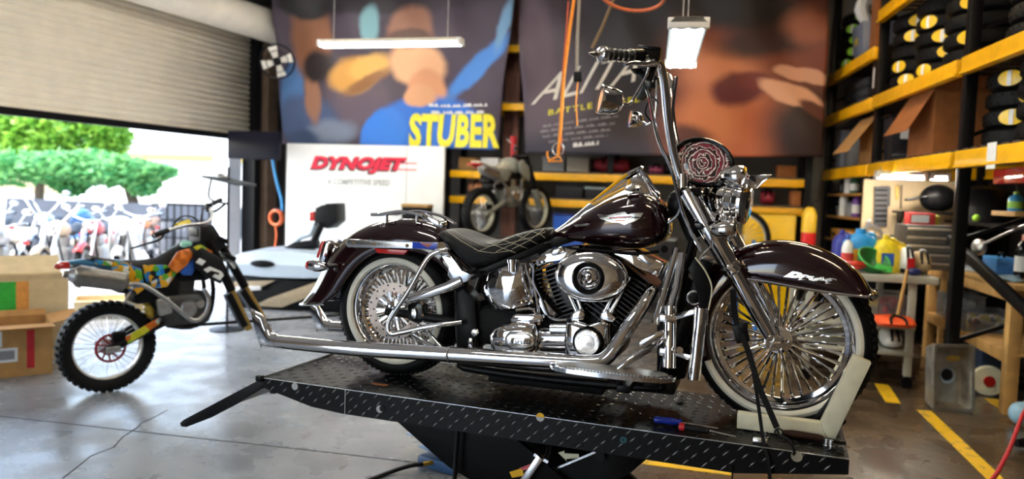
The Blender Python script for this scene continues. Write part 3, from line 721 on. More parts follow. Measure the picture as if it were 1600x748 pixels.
m = MB().lathe([(.018, 0), (.018, .008), (.013, .014), (.001, .016)], P(743, 519, .13), (0, -1, 0), 20); part('pivot_cap', m, chrome_r, 'pale round cap', pv)
m = MB().box(P(736, 536, .12), (.022, .02, .05), bevel=.005); part('side_stand_lug', m, chrome, None, pv)
# ================================================================ lift table
LF = Frame((-1.835, 2.94, 0), -5.9); LZ = .70
lift = thing('motorcycle_lift', 'black diamond plate scissor lift table under the maroon cruiser', 'lift', LF.o, LF.a)
deckm = mat('deck_black', (.003, .0035, .0045), .34, 0, .25, 18, .1, spec=.08)
def lp(name, mb, m, label=None, parent=None): return obj(name, mb, m, parent or lift, label)
LL, LW = 2.36, .64
def treads(mb, o, ux, uy, un, nx, ny, px_, py_, ln=.011, alt=True):
    mb.mi = 1
    for i in range(nx):
        for j in range(ny):
            s = 1 if (i+j) % 2 or not alt else -1; c = o+ux*(px_*(i+.5))+uy*(py_*(j+.5)); a = (ux+uy*s).normalized()*ln; b = (ux-uy*s).normalized()*ln*(.26 if alt else .18); h = un*.0022
            A, Bv, D, E_, H = mb.v(c-a), mb.v(c-b), mb.v(c+a), mb.v(c+b), None
            H1, H2 = mb.v(c-a*.45+h), mb.v(c+a*.45+h)
            mb.f([A, Bv, H1]); mb.f([Bv, H2, H1]); mb.f([Bv, D, H2]); mb.f([D, E_, H2]); mb.f([E_, H1, H2]); mb.f([E_, A, H1])
    mb.mi = 0; return mb
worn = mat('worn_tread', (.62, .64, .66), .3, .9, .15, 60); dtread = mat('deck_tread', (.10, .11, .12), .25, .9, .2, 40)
X, Y, Z = Vector((1, 0, 0)), Vector((0, 1, 0)), Vector((0, 0, 1))
m = MB().box((LL/2, LW/2, LZ-.004), (LL, LW, .008)); treads(m, Vector((0, 0, LZ)), X, Y, Z, 50, 14, LL/50, LW/14, .017)
lp('deck', m, [deckm, dtread])
prof = [(0, LZ-.0005), (LL, LZ-.0005), (LL, LZ-.052), (LL-.36, LZ-.105), (.40, LZ-.105), (.25, LZ-.095), (0, LZ-.042)]
skm = mat('skirt_black', (.003, .003, .004), .42, 0, .25, 18, .1, spec=.18)
for y0, sgn in ((-.004, -1), (LW+.004, 1)):
    m = MB().prism([(x, y0, z) for x, z in prof], (0, -sgn*.006, 0))
    if sgn < 0:
        rows = 4
        for r in range(rows):
            z = LZ-.013-r*.026; lo = 0 if r < 2 else (.14 if r == 2 else .36); hi = LL if r < 2 else (LL-.12 if r == 2 else LL-.34)
            lo += .016*r; n = int((hi-lo)/.066); 
            tmp = Vector((lo, y0-.0, z)); treads(m, tmp-Vector((0, 0, .013)), X, Z, -Y, n, 1, .066, .026, .0155, False)
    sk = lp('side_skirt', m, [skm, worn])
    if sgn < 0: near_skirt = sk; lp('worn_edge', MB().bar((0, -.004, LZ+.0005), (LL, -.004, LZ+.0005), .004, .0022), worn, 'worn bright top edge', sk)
pal = mat('hole_backing', (.45, .46, .48), .6); yel = mat('hole_yellow', '#e8b010', .5)
def sk_disc(x, y, r, m_, nm, lab, a0=0, a1=2*PI):
    p = LF.at(x, y, .0075); q = MB(); n = 24
    q.prism([p+Vector((r*math.cos(a0+(a1-a0)*k/n), 0, r*math.sin(a0+(a1-a0)*k/n))) for k in range(n+(0 if a1-a0 > 6.2 else 1))], (0, .004, 0)); return lp(nm, q, m_, lab, near_skirt)
sk_disc(460.5, 603.5, .0155, pal, 'skirt_hole', 'pale round hole'); sk_disc(593, 639, .0155, pal, 'skirt_hole', 'crescent of pale hole')
q = LF.at(595.5, 638, .0085); lp('hole_pin', MB().cyl(q+Vector((.004, 0, 0)), q+Vector((.004, .004, 0)), .012, seg=16), skm, None, near_skirt)
sk_disc(844, 651.5, .0165, pal, 'skirt_hole', 'half yellow round hole'); 
p = LF.at(844, 651.5, .0085); lp('hole_tape', MB().prism([p+Vector((.0165*math.cos(PI*k/12), 0, .0165*math.sin(PI*k/12))) for k in range(13)], (0, .001, 0)), yel, 'yellow half', near_skirt)
sk_disc(1245, 713, .0185, mat('hole_floor', (.30, .27, .2), .6), 'skirt_hole', 'beige round hole')
m = MB(); c = LF.at(974, 687, .0085)
for k in range(18):
    a = 2*PI*k/18; m.bar(c+Vector((.004*math.cos(a), 0, .004*math.sin(a))), c+Vector((.014*math.cos(a), 0, .014*math.sin(a))), .002, .001, (0, 1, 0))
lp('paint_splash', m, mat('teal_paint', (.02, .10, .13), .5), 'teal round mark', near_skirt)
m = MB().box((.42, -.008, LZ-.052), (.003, .002, .102)); lp('skirt_joint', m, mat('pale_edge', (.5, .5, .5), .4), 'pale vertical seam', near_skirt)
# ramp hinged at the rear
tip = LF.at(283, 664, .0); 
e = Vector((tip.x, 0, tip.z+.01))-Vector((-.005, 0, LZ-.004)); n_ = Vector((-e.z, 0, e.x)).normalized(); n_ = n_ if n_.z > 0 else -n_
m = MB().prism([Vector((-.005, 0, LZ-.010)), Vector((-.005, LW, LZ-.010)), Vector((tip.x, LW, tip.z+.005)), Vector((tip.x, 0, tip.z+.005))], n_*.006)
ux = e.normalized(); treads(m, Vector((-.005, 0, LZ-.0035)), ux, Y, n_, 10, 14, e.length/10, LW/14, .017)
rp_ = lp('rear_ramp', m, [deckm, dtread]); sp_ = [LF.at(x, y, .004) for x, y in ((411, 590), (411, 606), (372, 630), (330, 652), (291, 667), (283, 666), (281, 661), (286, 656))]
for y0 in (0, LW+.002): lp('ramp_side', MB().prism([p+Vector((0, y0, 0)) for p in sp_], (0, .006, 0), .001), skm, None, rp_)
m = MB().cyl((-.003, -.02, LZ-.004), (-.003, LW+.02, LZ-.004), .011, seg=14); m.box((-.01, -.012, LZ), (.03, .03, .026), bevel=.006); lp('ramp_hinge', m, blackm)
armm = mat('arm_black', (.003, .003, .0035), .5, 0, .2, 20, .1, spec=.15)
# scissor arms, base, cross members
l1 = [(606, 646), (700, 655), (790, 672), (850, 722), (968, 826), (905, 852), (700, 729), (690, 720)]
l2 = [(930, 690), (1018, 706), (1012, 716), (986, 738), (944, 762), (664, 878), (606, 850), (800, 760), (945, 699)]
for y0 in (0, LW-.17):
    for l, off, nm in ((l1, -.05, 'scissor_arm'), (l2, -.085, 'scissor_arm')):
        o1 = lp(nm, MB().prism([LF.at(x, y, off)+Vector((0, y0, 0)) for x, y in l], (0, .03, 0), .003), armm)
        if y0 == 0 and l is l2: lp('arm_edge', MB().bar(LF.at(944, 700, off+.002), LF.at(818, 753, off+.002), .004, .008), chrome_r, 'bright worn edge', o1)
m = MB()
for y0 in (.04, LW-.09): m.box((1.15, y0+.03, .04), (1.5, .06, .08), bevel=.006)
m.box((.45, LW/2, .04), (.08, LW, .08), bevel=.006); m.box((1.86, LW/2, .04), (.08, LW, .08), bevel=.006); lp('base_frame', m, blackm)
m = MB()
for x in (.80, 1.5): m.cyl((x, .06, LZ-.14), (x, LW-.06, LZ-.14), .02, seg=12)
m.box((1.15, LW/2, LZ-.06), (1.5, LW-.1, .04)); lp('under_frame', m, blackm)
m = MB().cyl((1.5, LW/2, .14), (.95, LW/2, .5), .035, seg=14); m.cyl((.95, LW/2, .5), (.75, LW/2, .58), .02, seg=12); lp('lifting_ram', m, blackm)
a = LF.at(716, 664, -.01); b = Vector((a.x-.025, a.y, .02)); lp('safety_rod', MB().cyl(a, b, .009, seg=12), blackm)
m = MB().tube([LF.at(851, 684, -.03), LF.at(859, 692, -.03), LF.at(860, 706, -.03), LF.at(855, 718, -.03)], .006, 8, True, 4); m.tube([LF.at(846, 685, -.03), LF.at(855, 694, -.03), LF.at(854, 706, -.03), LF.at(849, 716, -.03)], .004, 8, True, 4); lp('hydraulic_hose', m, blackm)
m = MB().bar(LF.at(846, 712, -.03), LF.at(818, 752, -.03), .03, .035, (0, 1, 0), .004); m.bar(LF.at(836, 708, -.04), LF.at(858, 720, -.04), .03, .012); lp('lock_bar', m, chrome_r)
ar = [(872, 707), (882, 704), (881.5, 708), (904, 709), (905, 715), (884, 717), (886, 721)]
lp('arrow_sticker', MB().prism([LF.at(x, y, -.045) for x, y in ar], (0, .002, 0)), cream, 'beige arrow sticker')
lp('warning_sticker', MB().prism([LF.at(x, y, -.042) for x, y in ((796, 737), (816, 731), (818, 743), (800, 746))], (0, .002, 0)), yel, 'yellow warning sticker')
lp('warning_sticker', MB().prism([LF.at(x, y, -.041) for x, y in ((811, 731), (828, 725), (826, 732), (818, 735))], (0, .002, 0)), mat('red_sticker', (.5, .08, .1), .4), 'red sticker')
lp('hanging_cord', MB().tube([LF.at(1144, 726, .008), LF.at(1145, 738, .01), LF.at(1142, 764, .012)], .003, 6), blackm)
lp('cross_brace', MB().bar(LF.at(722, 684, -.2), LF.at(800, 742, -.2), .02, .02, (0, 1, 0)), chrome_r)
# cream wheel vice at the front
for d, nm in ((.10, 0), (-.15, 1)):
    def Q(x, y): p = LF.at(x, y, -(LW/2-.10-.02)+0.0); return p
    y_near = .165
    def W(x, y): return LF.at(x, y, -y_near)
    l1 = [W(1152, 645), W(1282, 661), W(1294, 689), W(1151, 669)]
    l2 = [W(1334, 555), W(1362, 567), W(1303, 691), W(1294, 689), W(1282, 661)]
    zmin = LZ+.002
    off = Vector((0, 0 if nm == 0 else .26, 0))
    m = MB(); m.prism([Vector((p.x, p.y, max(p.z, zmin)))+off for p in l1], (0, .045, 0), .003); m.prism([Vector((p.x, p.y, max(p.z, zmin)))+off for p in l2], (0, .045, 0), .003)
    lp('wheel_vice_jaw', m, cream, 'cream steel jaw')
for x, y in ((1299, 690), (1291, 699), (1196, 686)): p = LF.at(x, y, -.09); m = MB().cyl((p.x, p.y, LZ), (p.x, p.y, LZ+.03), .007, seg=8); m.cyl((p.x, p.y, LZ), (p.x, p.y, LZ+.010), .012, seg=6); lp('vice_bolt', m, chrome_r)
m = MB().box((LL-.02, LW/2+.1, LZ+.05), (.05, LW*.6, .02), rot=Matrix.Rotation(-.8, 3, 'Y'), bevel=.004); m.box((LL-.06, LW/2+.1, LZ+.10), (.03, LW*.5, .26), rot=Matrix.Rotation(.55, 3, 'Y'), bevel=.006); lp('wheel_stop', m, blackm)
# things lying on the deck
def on_deck(x, y): return atZ(x, y, LZ+.004)
def screwdriver(p0, p1, hl_, m_, label, gm=None):
    a = on_deck(*p0); b = on_deck(*p1); d = (b-a); ln = d.length; d.normalize()
    t = thing('screwdriver', label, 'screwdriver', (a.x, a.y, LZ+.0025), math.atan2(d.y, d.x)); r = .014
    m = MB().lathe([(.001, 0), (.010, .002), (.014, .01), (.0125, .03), (.014, .05), (.014, hl_-.03), (.010, hl_-.015), (.012, hl_-.004), (.006, hl_), (.001, hl_)], (0, 0, r), (1, 0, 0), 12); obj('handle', m, m_, t)
    obj('shaft', MB().tube([(hl_-.003, 0, r), (hl_+.6*(ln-hl_), 0, r*.6), (ln, 0, .006)], [.004, .004, .003], 8), chrome_r, t)
    if gm: obj('handle_cap', MB().lathe([(.001, -.001), (.0145, .003), (.0152, .012), (.0145, .022), (.013, .022)], (0, 0, r), (1, 0, 0), 12), gm, t)
screwdriver((1021, 660), (1122, 671), .105, mat('blue_plastic', (.01, .03, .35), .3), 'blue handled screwdriver lying on the lift deck')
screwdriver((1060, 671), (1150, 684), .11, mat('black_plastic', (.01, .01, .012), .4), 'black screwdriver with red cap lying on the lift deck', mat('red_plastic', (.6, .02, .03), .3))
p = on_deck(1062, 627); t = tag(obj('spring_clip', MB().box((0, 0, .008), (.03, .018, .016), rz=.5, bevel=.003).cyl((0, 0, .016), (.004, .0, .034), .009, seg=10), mat('clip_grey', (.25, .22, .22), .4), loc=(p.x, p.y, LZ+.002)), 'small grey clip standing on the deck beside the front tyre', 'clip')
p = on_deck(594, 600); tag(obj('paper_tag', MB().box((0, 0, .002), (.075, .02, .003), rz=-.1), mat('orange_tag', (.45, .13, .02), .6), loc=(p.x, p.y, LZ+.0015)), 'small orange tag lying on the deck below the rear tyre', 'tag')
a = on_deck(1228, 681); b = on_deck(1270, 688)
t = thing('pry_handle', 'dark brown handled tool lying on the deck against the wheel vice', 'tool', (a.x, a.y, LZ+.003), math.atan2(b.y-a.y, b.x-a.x))
obj('grip', MB().tube([(-.01, 0, .014), (.02, 0, .014), (.11, 0, .014), (.125, 0, .014)], [.008, .013, .013, .009], 12), mat('brown_grip', (.03, .012, .008), .5), t); obj('blade', MB().box((.16, 0, .012), (.08, .018, .012), bevel=.002), blackm, t)
# tie-down straps
def strap(l, ds, w, th=.004, mb=None):
    mb = mb or MB(); q = spline([LF.at(x, y, d) for (x, y), d in zip(l, ds)], 5); rings = []
    for i, p in enumerate(q):
        a = (q[min(i+1, len(q)-1)]-q[max(i-1, 0)]).normalized(); s = a.cross(Vector((0, -1, .1))).normalized(); n = a.cross(s)
        rings.append([p+s*w+n*th, p+s*w-n*th, p-s*w-n*th, p-s*w+n*th])
    return mb.loft(rings, True)
webb = mat('black_webbing', (.008, .008, .009), .7, 0, .3, 120, .3)
s = thing('tie_down_strap', 'wide black ratchet strap pulling the fork down to the hook on the lift edge', 'strap', LF.o, LF.a)
m = strap([(1145, 452), (1150, 500), (1168, 545), (1185, 600), (1202, 640), (1214, 668)], [-.12, -.13, -.10, -.06, -.03, -.015], .0105); obj('webbing', m, webb, s)
m = MB().tube([LF.at(x, y, d) for (x, y), d in zip([(1214, 670), (1218, 680), (1228, 684), (1237, 694), (1241, 706), (1239, 710)], [-.015, -.01, -.005, .005, .012, .012])], .0045, 8, True, 4); m.torus(LF.at(1217, 675, -.012), (0, 1, .1), .013, .003, seg=20, k=8); obj('hook', m, blackm, s)
m = MB().box(LF.at(1158, 520, -.13), (.05, .03, .07), rot=Matrix.Rotation(-.3, 3, 'Y'), bevel=.006); m.box(LF.at(1162, 508, -.135), (.03, .05, .03), bevel=.004); obj('ratchet', m, blackm, s)
s = thing('tie_down_strap', 'narrow loose black strap end hanging down over the lift edge', 'strap', LF.o, LF.a)
obj('webbing', strap([(1160, 522), (1172, 556), (1180, 600), (1186, 640), (1193, 690), (1200, 720), (1204, 755)], [-.12, -.13, -.10, -.06, -.01, .018, .02], .006), webb, s)
p = LF.at(1188, 688, -.03); obj('buckle', MB().box((p.x, p.y, LZ+.012), (.05, .03, .016), bevel=.004), chrome_r, s)
# ================================================================ the workshop shell
def floor_mat():
    m, N, L, B = nodes_of('concrete_floor')
    tc = N.new('ShaderNodeTexCoord')
    def noise(s, d=6, dist=0.): n = N.new('ShaderNodeTexNoise'); n.inputs['Scale'].default_value = s; n.inputs['Detail'].default_value = d; n.inputs['Distortion'].default_value = dist; L.new(tc.outputs['Object'], n.inputs['Vector']); return n
    def ramp(src, *st):
        r = N.new('ShaderNodeValToRGB'); e = r.color_ramp.elements
        for i, (p, c) in enumerate(st):
            x = e[i] if i < 2 else e.new(p); x.position = p; x.color = tuple(c)+(1,)
        L.new(src, r.inputs['Fac']); return r
    grey = ramp(noise(1.4, 8, .6).outputs['Fac'], (.25, (.15, .16, .175)), (.5, (.25, .27, .295)), (.72, (.34, .365, .40)))
    brown = ramp(noise(2.2, 8, .8).outputs['Fac'], (.25, (.035, .022, .012)), (.5, (.085, .055, .032)), (.75, (.16, .11, .07)))
    sx = N.new('ShaderNodeSeparateXYZ'); L.new(tc.outputs['Object'], sx.inputs[0])
    ad = N.new('ShaderNodeMath'); ad.operation = 'MULTIPLY_ADD'; ad.inputs[1].default_value = 1.2; L.new(noise(.8, 5).outputs['Fac'], ad.inputs[0]); L.new(sx.outputs['X'], ad.inputs[2])
    mr = N.new('ShaderNodeMapRange'); mr.inputs['From Min'].default_value = -1.1; mr.inputs['From Max'].default_value = 0.6; L.new(ad.outputs[0], mr.inputs['Value'])
    mx = N.new('ShaderNodeMix'); mx.data_type = 'RGBA'; L.new(mr.outputs[0], mx.inputs['Factor']); L.new(grey.outputs[0], mx.inputs['A']); L.new(brown.outputs[0], mx.inputs['B'])
    sp = ramp(noise(9, 4, 1.5).outputs['Fac'], (.27, (.35, .34, .33)), (.36, (1, 1, 1)))
    mu = N.new('ShaderNodeMix'); mu.data_type = 'RGBA'; mu.blend_type = 'MULTIPLY'; mu.inputs['Factor'].default_value = .6; L.new(mx.outputs['Result'], mu.inputs['A']); L.new(sp.outputs[0], mu.inputs['B'])
    L.new(mu.outputs['Result'], B.inputs['Base Color'])
    rr = ramp(noise(3, 6).outputs['Fac'], (.3, (.16, .16, .16)), (.7, (.40, .40, .40))); L.new(rr.outputs[0], B.inputs['Roughness'])
    bp = N.new('ShaderNodeBump'); bp.inputs['Strength'].default_value = .12; bp.inputs['Distance'].default_value = .01; L.new(noise(40, 5).outputs['Fac'], bp.inputs['Height']); L.new(bp.outputs[0], B.inputs['Normal'])
    return m
JX, JY = -6.80, 10.62; DA = math.radians(7)                # right jamb of the roll door; the door wall runs from it towards the viewer
def D(s, z, n=0.): return Vector((JX - s*math.sin(DA) + n*math.cos(DA), JY - s*math.cos(DA) - n*math.sin(DA), z))   # n: into the room
fl = [(D(14, 0).x, D(14, 0).y), (3.5, -3.2), (3.5, 11.3), (JX-.1, 11.3), (JX, JY)]
struct('floor', MB().prism([(x, y, -.2) for x, y in fl], (0, 0, .2)), floor_mat())
darkline = mat('joint_dark', (.03, .03, .03), .8)
def strip(pp, w, z=.0015, mb=None):
    mb = mb or MB(); pp = [Vector(p) for p in pp]
    for a, b in zip(pp, pp[1:]):
        d = (b-a).normalized(); s = Vector((-d.y, d.x, 0))*w/2; zz = Vector((0, 0, z))
        mb.prism([a-s, b-s, b+s, a+s], zz)
    return mb
struct('trim_1', strip([atZ(x, y, 0) for x, y in ((0, 650), (280, 681), (500, 705), (690, 727))], .008), darkline, 'saw cut joint in the grey floor')
cr = [(98, 747), (130, 722), (142, 712), (178, 698), (192, 682), (214, 668), (222, 660), (240, 652), (262, 640)]
struct('trim_2', strip([atZ(x, y, 0) for x, y in cr], .006), darkline, 'crack in the grey floor')
def worn_yellow():
    m, N, L, B = nodes_of('worn_yellow_line'); tc = N.new('ShaderNodeTexCoord'); n = N.new('ShaderNodeTexNoise'); n.inputs['Scale'].default_value = 14; n.inputs['Detail'].default_value = 8; L.new(tc.outputs['Object'], n.inputs['Vector'])
    r = N.new('ShaderNodeValToRGB'); e = r.color_ramp.elements; e[0].position = .3; e[0].color = (.30, .2, .06, 1); e[1].position = .45; e[1].color = (.80, .48, .01, 1); L.new(n.outputs['Fac'], r.inputs['Fac']); L.new(r.outputs[0], B.inputs['Base Color']); B.inputs['Roughness'].default_value = .5; return m
yl = worn_yellow()
struct('trim_3', strip([(1.70, 3.2, 0), (1.70, 6.30, 0)], .10, .003), yl, 'yellow floor line leading to the steel sink')
struct('trim_4', strip([atZ(1377, 600, 0), atZ(1391, 624, 0)+Vector((0, -.1, 0))], .11, .003), yl, 'short yellow floor line')
a = atZ(1000, 720, 0); b = atZ(1142, 738, 0); struct('trim_5', strip([a+(a-b)*1.6, b], .10, .003), yl, 'yellow floor line across')
struct('trim_6', strip([(2.35, 5.2, 0), (2.35, 6.9, 0)], .1, .003), yl, 'yellow floor line by the bench')
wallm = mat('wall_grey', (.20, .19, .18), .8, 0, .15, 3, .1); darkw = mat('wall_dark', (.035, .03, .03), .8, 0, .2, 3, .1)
struct('wall_back', MB().box((-1.7, 11.35, 2.4), (10.6, .1, 4.8)), wallm)
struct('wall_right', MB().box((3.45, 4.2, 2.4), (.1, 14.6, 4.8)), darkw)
struct('ceiling', MB().box((-2.2, 4.2, 4.75), (12, 14.6, .1)), mat('ceiling_pale', (.38, .36, .33), .8))
q = [D(-.7, 0), D(0, 0), D(0, 0, -.2), D(-.7, 0, -.2)]
struct('wall_left', MB().prism([p for p in q], (0, 0, 4.8)).prism([D(-.0, 4.1), D(9, 4.1), D(9, 4.1, -.2), D(0, 4.1, -.2)], (0, 0, .7)).prism([D(8.6, 0), D(13.8, 0), D(13.8, 0, -.2), D(8.6, 0, -.2)], (0, 0, 4.8)), darkw)
fw_ = MB().box((.55, -3.25, 2.4), (5.9, .1, 4.8)).box((-7.6, -3.25, 2.4), (3.4, .1, 4.8)).box((-4.15, -3.25, 4.0), (3.5, .1, 1.6)); struct('wall_front', fw_, mat('wall_front_tan', (.36, .29, .21), .7, 0, .3, 1.2, .1))  # unseen wall behind the viewer, its opening shaped for the chrome reflections
# roll-up door: corrugated curtain, bottom bar, barrel cover, guide
HB = 2.27
m = MB(); rings = []; nsl = 22; zt = 4.05
for i in range(nsl*6+1):
    z = HB+(zt-HB)*i/(nsl*6); o = .016*math.sin(2*PI*i/6); rings.append([D(.06, z, -.08+o), D(8.55, z, -.08+o)])
door = struct('door_1', m.loft(rings, False, False), mat('door_slats', (.95, .88, .73), .5, 0, .05, 4), 'corrugated roll door partly lowered')
md = door.modifiers.new('thickness', 'SOLIDIFY'); md.thickness = .004
o = obj('bottom_bar', MB().bar(D(.04, HB-.03, -.08), D(8.57, HB-.03, -.08), .06, .085), blackm, door)
bc = mat('barrel_cover', (.90, .84, .72), .45, 0, .05, 6)
m = MB(); cz = 3.96; rr = []
for s in (-.12, 2.0, 5.0, 8.7):
    rr.append([D(s, cz+.245*math.sin(t), .22+.245*math.cos(t)) for t in (2*PI*k/28 for k in range(28))])
obj('barrel_cover', m.loft(rr, True), bc, door, 'cream round barrel cover')
m = MB()
m.prism([D(.10, 0, .04), D(-.03, 0, .04), D(-.03, 0, -.2), D(.10, 0, -.2)], (0, 0, 4.1)); struct('trim_7', m, blackm, 'black steel guide at the roll door edge')
wd_ = mat('brown_post', (.13, .085, .055), .7, 0, .2, 5, .15)
struct('trim_8', MB().prism([D(-.10, 0, .12), D(-.33, 0, .12), D(-.33, 0, .0), D(-.10, 0, .0)], (0, 0, 4.3)), wd_, 'brown wooden post beside the door')
struct('trim_9', MB().prism([D(.34, 0, -.25), D(.06, 0, -.25), D(.06, 0, -.55), D(.34, 0, -.55)], (0, 0, 2.9)), mat('pale_blue', (.74, .82, .95), .6, 0, .05, 4), 'pale blue outer door post')
# ================================================================ the yard outside
asph = mat('yard_concrete', (.48, .47, .45), .8, 0, .12, 2, .1)
struct('ground', MB().box((-36, 10, -.13), (75, 90, .2)), asph, 'pale concrete yard outside', 'ground')
def wp(x, y, Y): return atY(x, y, Y)
yw = mat('yard_wall', (.06, .07, .09), .8, 0, .12, 2, .1)
WY = 19.0
a = atY(-120, 322, WY); b = atY(460, 330, WY)
tp = atY(150, 315, WY).z
struct('wall_yard', MB().box(((a.x+b.x)/2-6, WY, tp/2), (b.x-a.x+16, .2, tp)), yw)
bld = thing('building', 'white building with a yellow band seen beyond the yard wall', 'building', (-24, 34, 0))
p0 = atY(150, 250, 34); p1 = atY(430, 250, 34)
obj('wall', MB().box(((p0.x+p1.x)/2+24, 2, 4.5), (p1.x-p0.x+4, 4, 9.0)), mat('building_white', (.85, .85, .85), .7), bld)
zz = atY(280, 246, 34).z; zz2 = atY(280, 258, 34).z
obj('painted_band', MB().box(((p0.x+p1.x)/2+24, -.06, zz), (p1.x-p0.x+4, .12, abs(zz-zz2)*.8)), mat('band_yellow', (.75, .55, .12), .6), bld, 'yellow band')
zz = atY(280, 222, 34).z; obj('roof_edge', MB().box(((p0.x+p1.x)/2+24, -.1, zz), (p1.x-p0.x+4, .3, .35)), mat('band_grey', (.55, .62, .68), .6), bld)
# trees: crown of real leaves on branching wood
def leafmat(nm, c, c2):
    m, N, L, B = nodes_of(nm); g = N.new('ShaderNodeNewGeometry'); r = N.new('ShaderNodeValToRGB'); e = r.color_ramp.elements; e[0].color = tuple(c)+(1,); e[1].color = tuple(c2)+(1,)
    L.new(g.outputs['Random Per Island'], r.inputs['Fac']); L.new(r.outputs[0], B.inputs['Base Color']); B.inputs['Roughness'].default_value = .5
    B.inputs['Subsurface Weight'].default_value = 0
    tr = N.new('ShaderNodeBsdfTranslucent'); L.new(r.outputs[0], tr.inputs['Color']); ms = N.new('ShaderNodeMixShader'); ms.inputs[0].default_value = .45
    L.new(B.outputs[0], ms.inputs[1]); L.new(tr.outputs[0], ms.inputs[2]); L.new(ms.outputs[0], N['Material Output'].inputs['Surface']); return m
lm1 = leafmat('leaf_green', (.10, .30, .03), (.42, .68, .10)); lm2 = leafmat('leaf_bluegreen', (.06, .30, .10), (.30, .62, .22)); bark = mat('bark', (.08, .055, .035), .9, 0, .2, 20, .3)
def foliage(n, blobs, size):
    m = MB(); rnd = random.Random(n)
    for i in range(n):
        c, r = blobs[rnd.randrange(len(blobs))]
        while True:
            d = Vector((rnd.uniform(-1, 1), rnd.uniform(-1, 1), rnd.uniform(-1, 1)))
            if .25 < d.length < 1: break
        p = Vector(c)+Vector((d.x*r[0], d.y*r[1], d.z*r[2])); u = Vector((rnd.uniform(-1, 1), rnd.uniform(-1, 1), rnd.uniform(-.6, .6))).normalized(); w = u.cross(Vector((rnd.uniform(-1, 1), rnd.uniform(-1, 1), 1))).normalized()
        s = size*rnd.uniform(.6, 1.3); m.f([m.v(p-u*s), m.v(p-w*s*.45), m.v(p+u*s), m.v(p+w*s*.45)])
    return m
def tree(nm, label, base, blobs, n, size, lm):
    t = thing(nm, label, 'tree', base); m = MB(); top = Vector(blobs[0][0])
    m.tube([(0, 0, 0), (top.x*.3, top.y*.3, top.z*.5), top], [.22, .17, .07], 9)
    for c, r in blobs[1:4]: c = Vector(c); m.tube([top*.85, c*.5+top*.45, c], [.06, .04, .02], 7)
    obj('trunk', m, bark, t); obj('foliage', foliage(n, blobs, size), lm, t)
def blob_px(base, l, Y, sc=1.):
    out = []
    for x, y, rx, ry in l:
        p = atY(x, y, Y)-Vector(base); k = (Y*1.03+.24*abs(p.x+base[0]))/F; out.append((p, (rx*k, rx*k*.8, ry*k)))
    return out
b0 = (atY(60, 300, 27).x, 27, 0); tree('leafy_tree', 'large bright green tree behind the yard wall on the far left', b0, blob_px(b0, [(70, 205, 85, 50), (20, 215, 60, 60), (130, 222, 62, 48), (60, 250, 90, 35), (-40, 220, 70, 60), (170, 212, 34, 34), (30, 170, 80, 50), (120, 180, 60, 30), (165, 245, 30, 24)], 27), 8500, .23, lm1)
b0 = (atY(215, 300, 20.5).x, 20.5, 0); tree('creeping_shrub', 'lower bluish green shrub spilling over the yard wall in the middle of the doorway', b0, blob_px(b0, [(190, 268, 60, 26), (140, 262, 60, 28), (222, 282, 30, 24), (90, 262, 70, 26), (40, 262, 70, 28), (248, 268, 28, 12), (-20, 264, 60, 28), (110, 285, 30, 20)], 20.5), 8000, .15, lm2)
# black wire cage stack standing in the yard
CG = Frame((atZ(262, 398, 0).x, atZ(262, 398, 0).y, 0), 14)
def cage(px0, px1, y0, y1, label, mm):
    a = CG.at(px0, y1, 0); b = CG.at(px1, y0, 0); t = thing('wire_cage', label, 'cage', CG.wor((a.x, 0, 0)), CG.a); w = b.x-a.x; h = b.z; m = MB()
    for i in range(9):
        x = w*i/8
        for y in (0, .7): m.cyl((x, y, 0), (x, y, h), .014, seg=6)
    for y in (0, .7):
        for k in range(4): m.bar((0, y, .02+(h-.04)*k/3), (w, y, .02+(h-.04)*k/3), .03, .03)
    for x in (0, w):
        for k in range(4): m.bar((x, 0, .02+(h-.04)*k/3), (x, .7, .02+(h-.04)*k/3), .03, .03)
    obj('bars', m, mm, t); m = MB()
    for k in range(3): m.box((w*(k+.5)/3, .35, h*.35), (w*.26, .5, h*.6), bevel=.03)
    obj('contents', m, greyp, t)
cage(238, 328, 320, 372, 'black wire cage standing in the yard behind the dirt bike handlebar', blackm)
# ================================================================ dual-sport bike, boxes and the bikes outside
DB = Frame((-4.15, 4.60, 0), 58)
Q = DB.at
def graphics_mat(nm, cols, sc=14, seed=0.):
    m, N, L, B = nodes_of(nm); tc = N.new('ShaderNodeTexCoord'); mp = N.new('ShaderNodeMapping'); mp.inputs['Location'].default_value = (seed, seed*2, seed*.5)
    v = N.new('ShaderNodeTexVoronoi'); v.inputs['Scale'].default_value = sc; L.new(tc.outputs['Object'], mp.inputs['Vector']); L.new(mp.outputs[0], v.inputs['Vector'])
    sp = N.new('ShaderNodeSeparateColor'); L.new(v.outputs['Color'], sp.inputs[0]); r = N.new('ShaderNodeValToRGB'); r.color_ramp.interpolation = 'CONSTANT'; e = r.color_ramp.elements
    for i, c in enumerate(cols):
        x = e[i] if i < 2 else e.new(.5); x.position = i/len(cols); x.color = hexc(c)+(1,)
    L.new(sp.outputs[0], r.inputs['Fac']); L.new(r.outputs[0], B.inputs['Base Color']); B.inputs['Roughness'].default_value = .3; return m
gfx = graphics_mat('sticker_graphics', ['1c6fb8', '10181e', 'd8d8d0', '2a93c8', 'd9a018', 'c8532a', '5aa82a', '0c1014'], 30)
gfy = graphics_mat('lime_graphics', ['b8b820', '8aa820', 'c0641e', 'c8c430', '1a5a78'], 20, 3.)
gfo = graphics_mat('orange_graphics', ['d8752a', 'e0813a', 'b85c1e', 'd8752a'], 22, 1.)
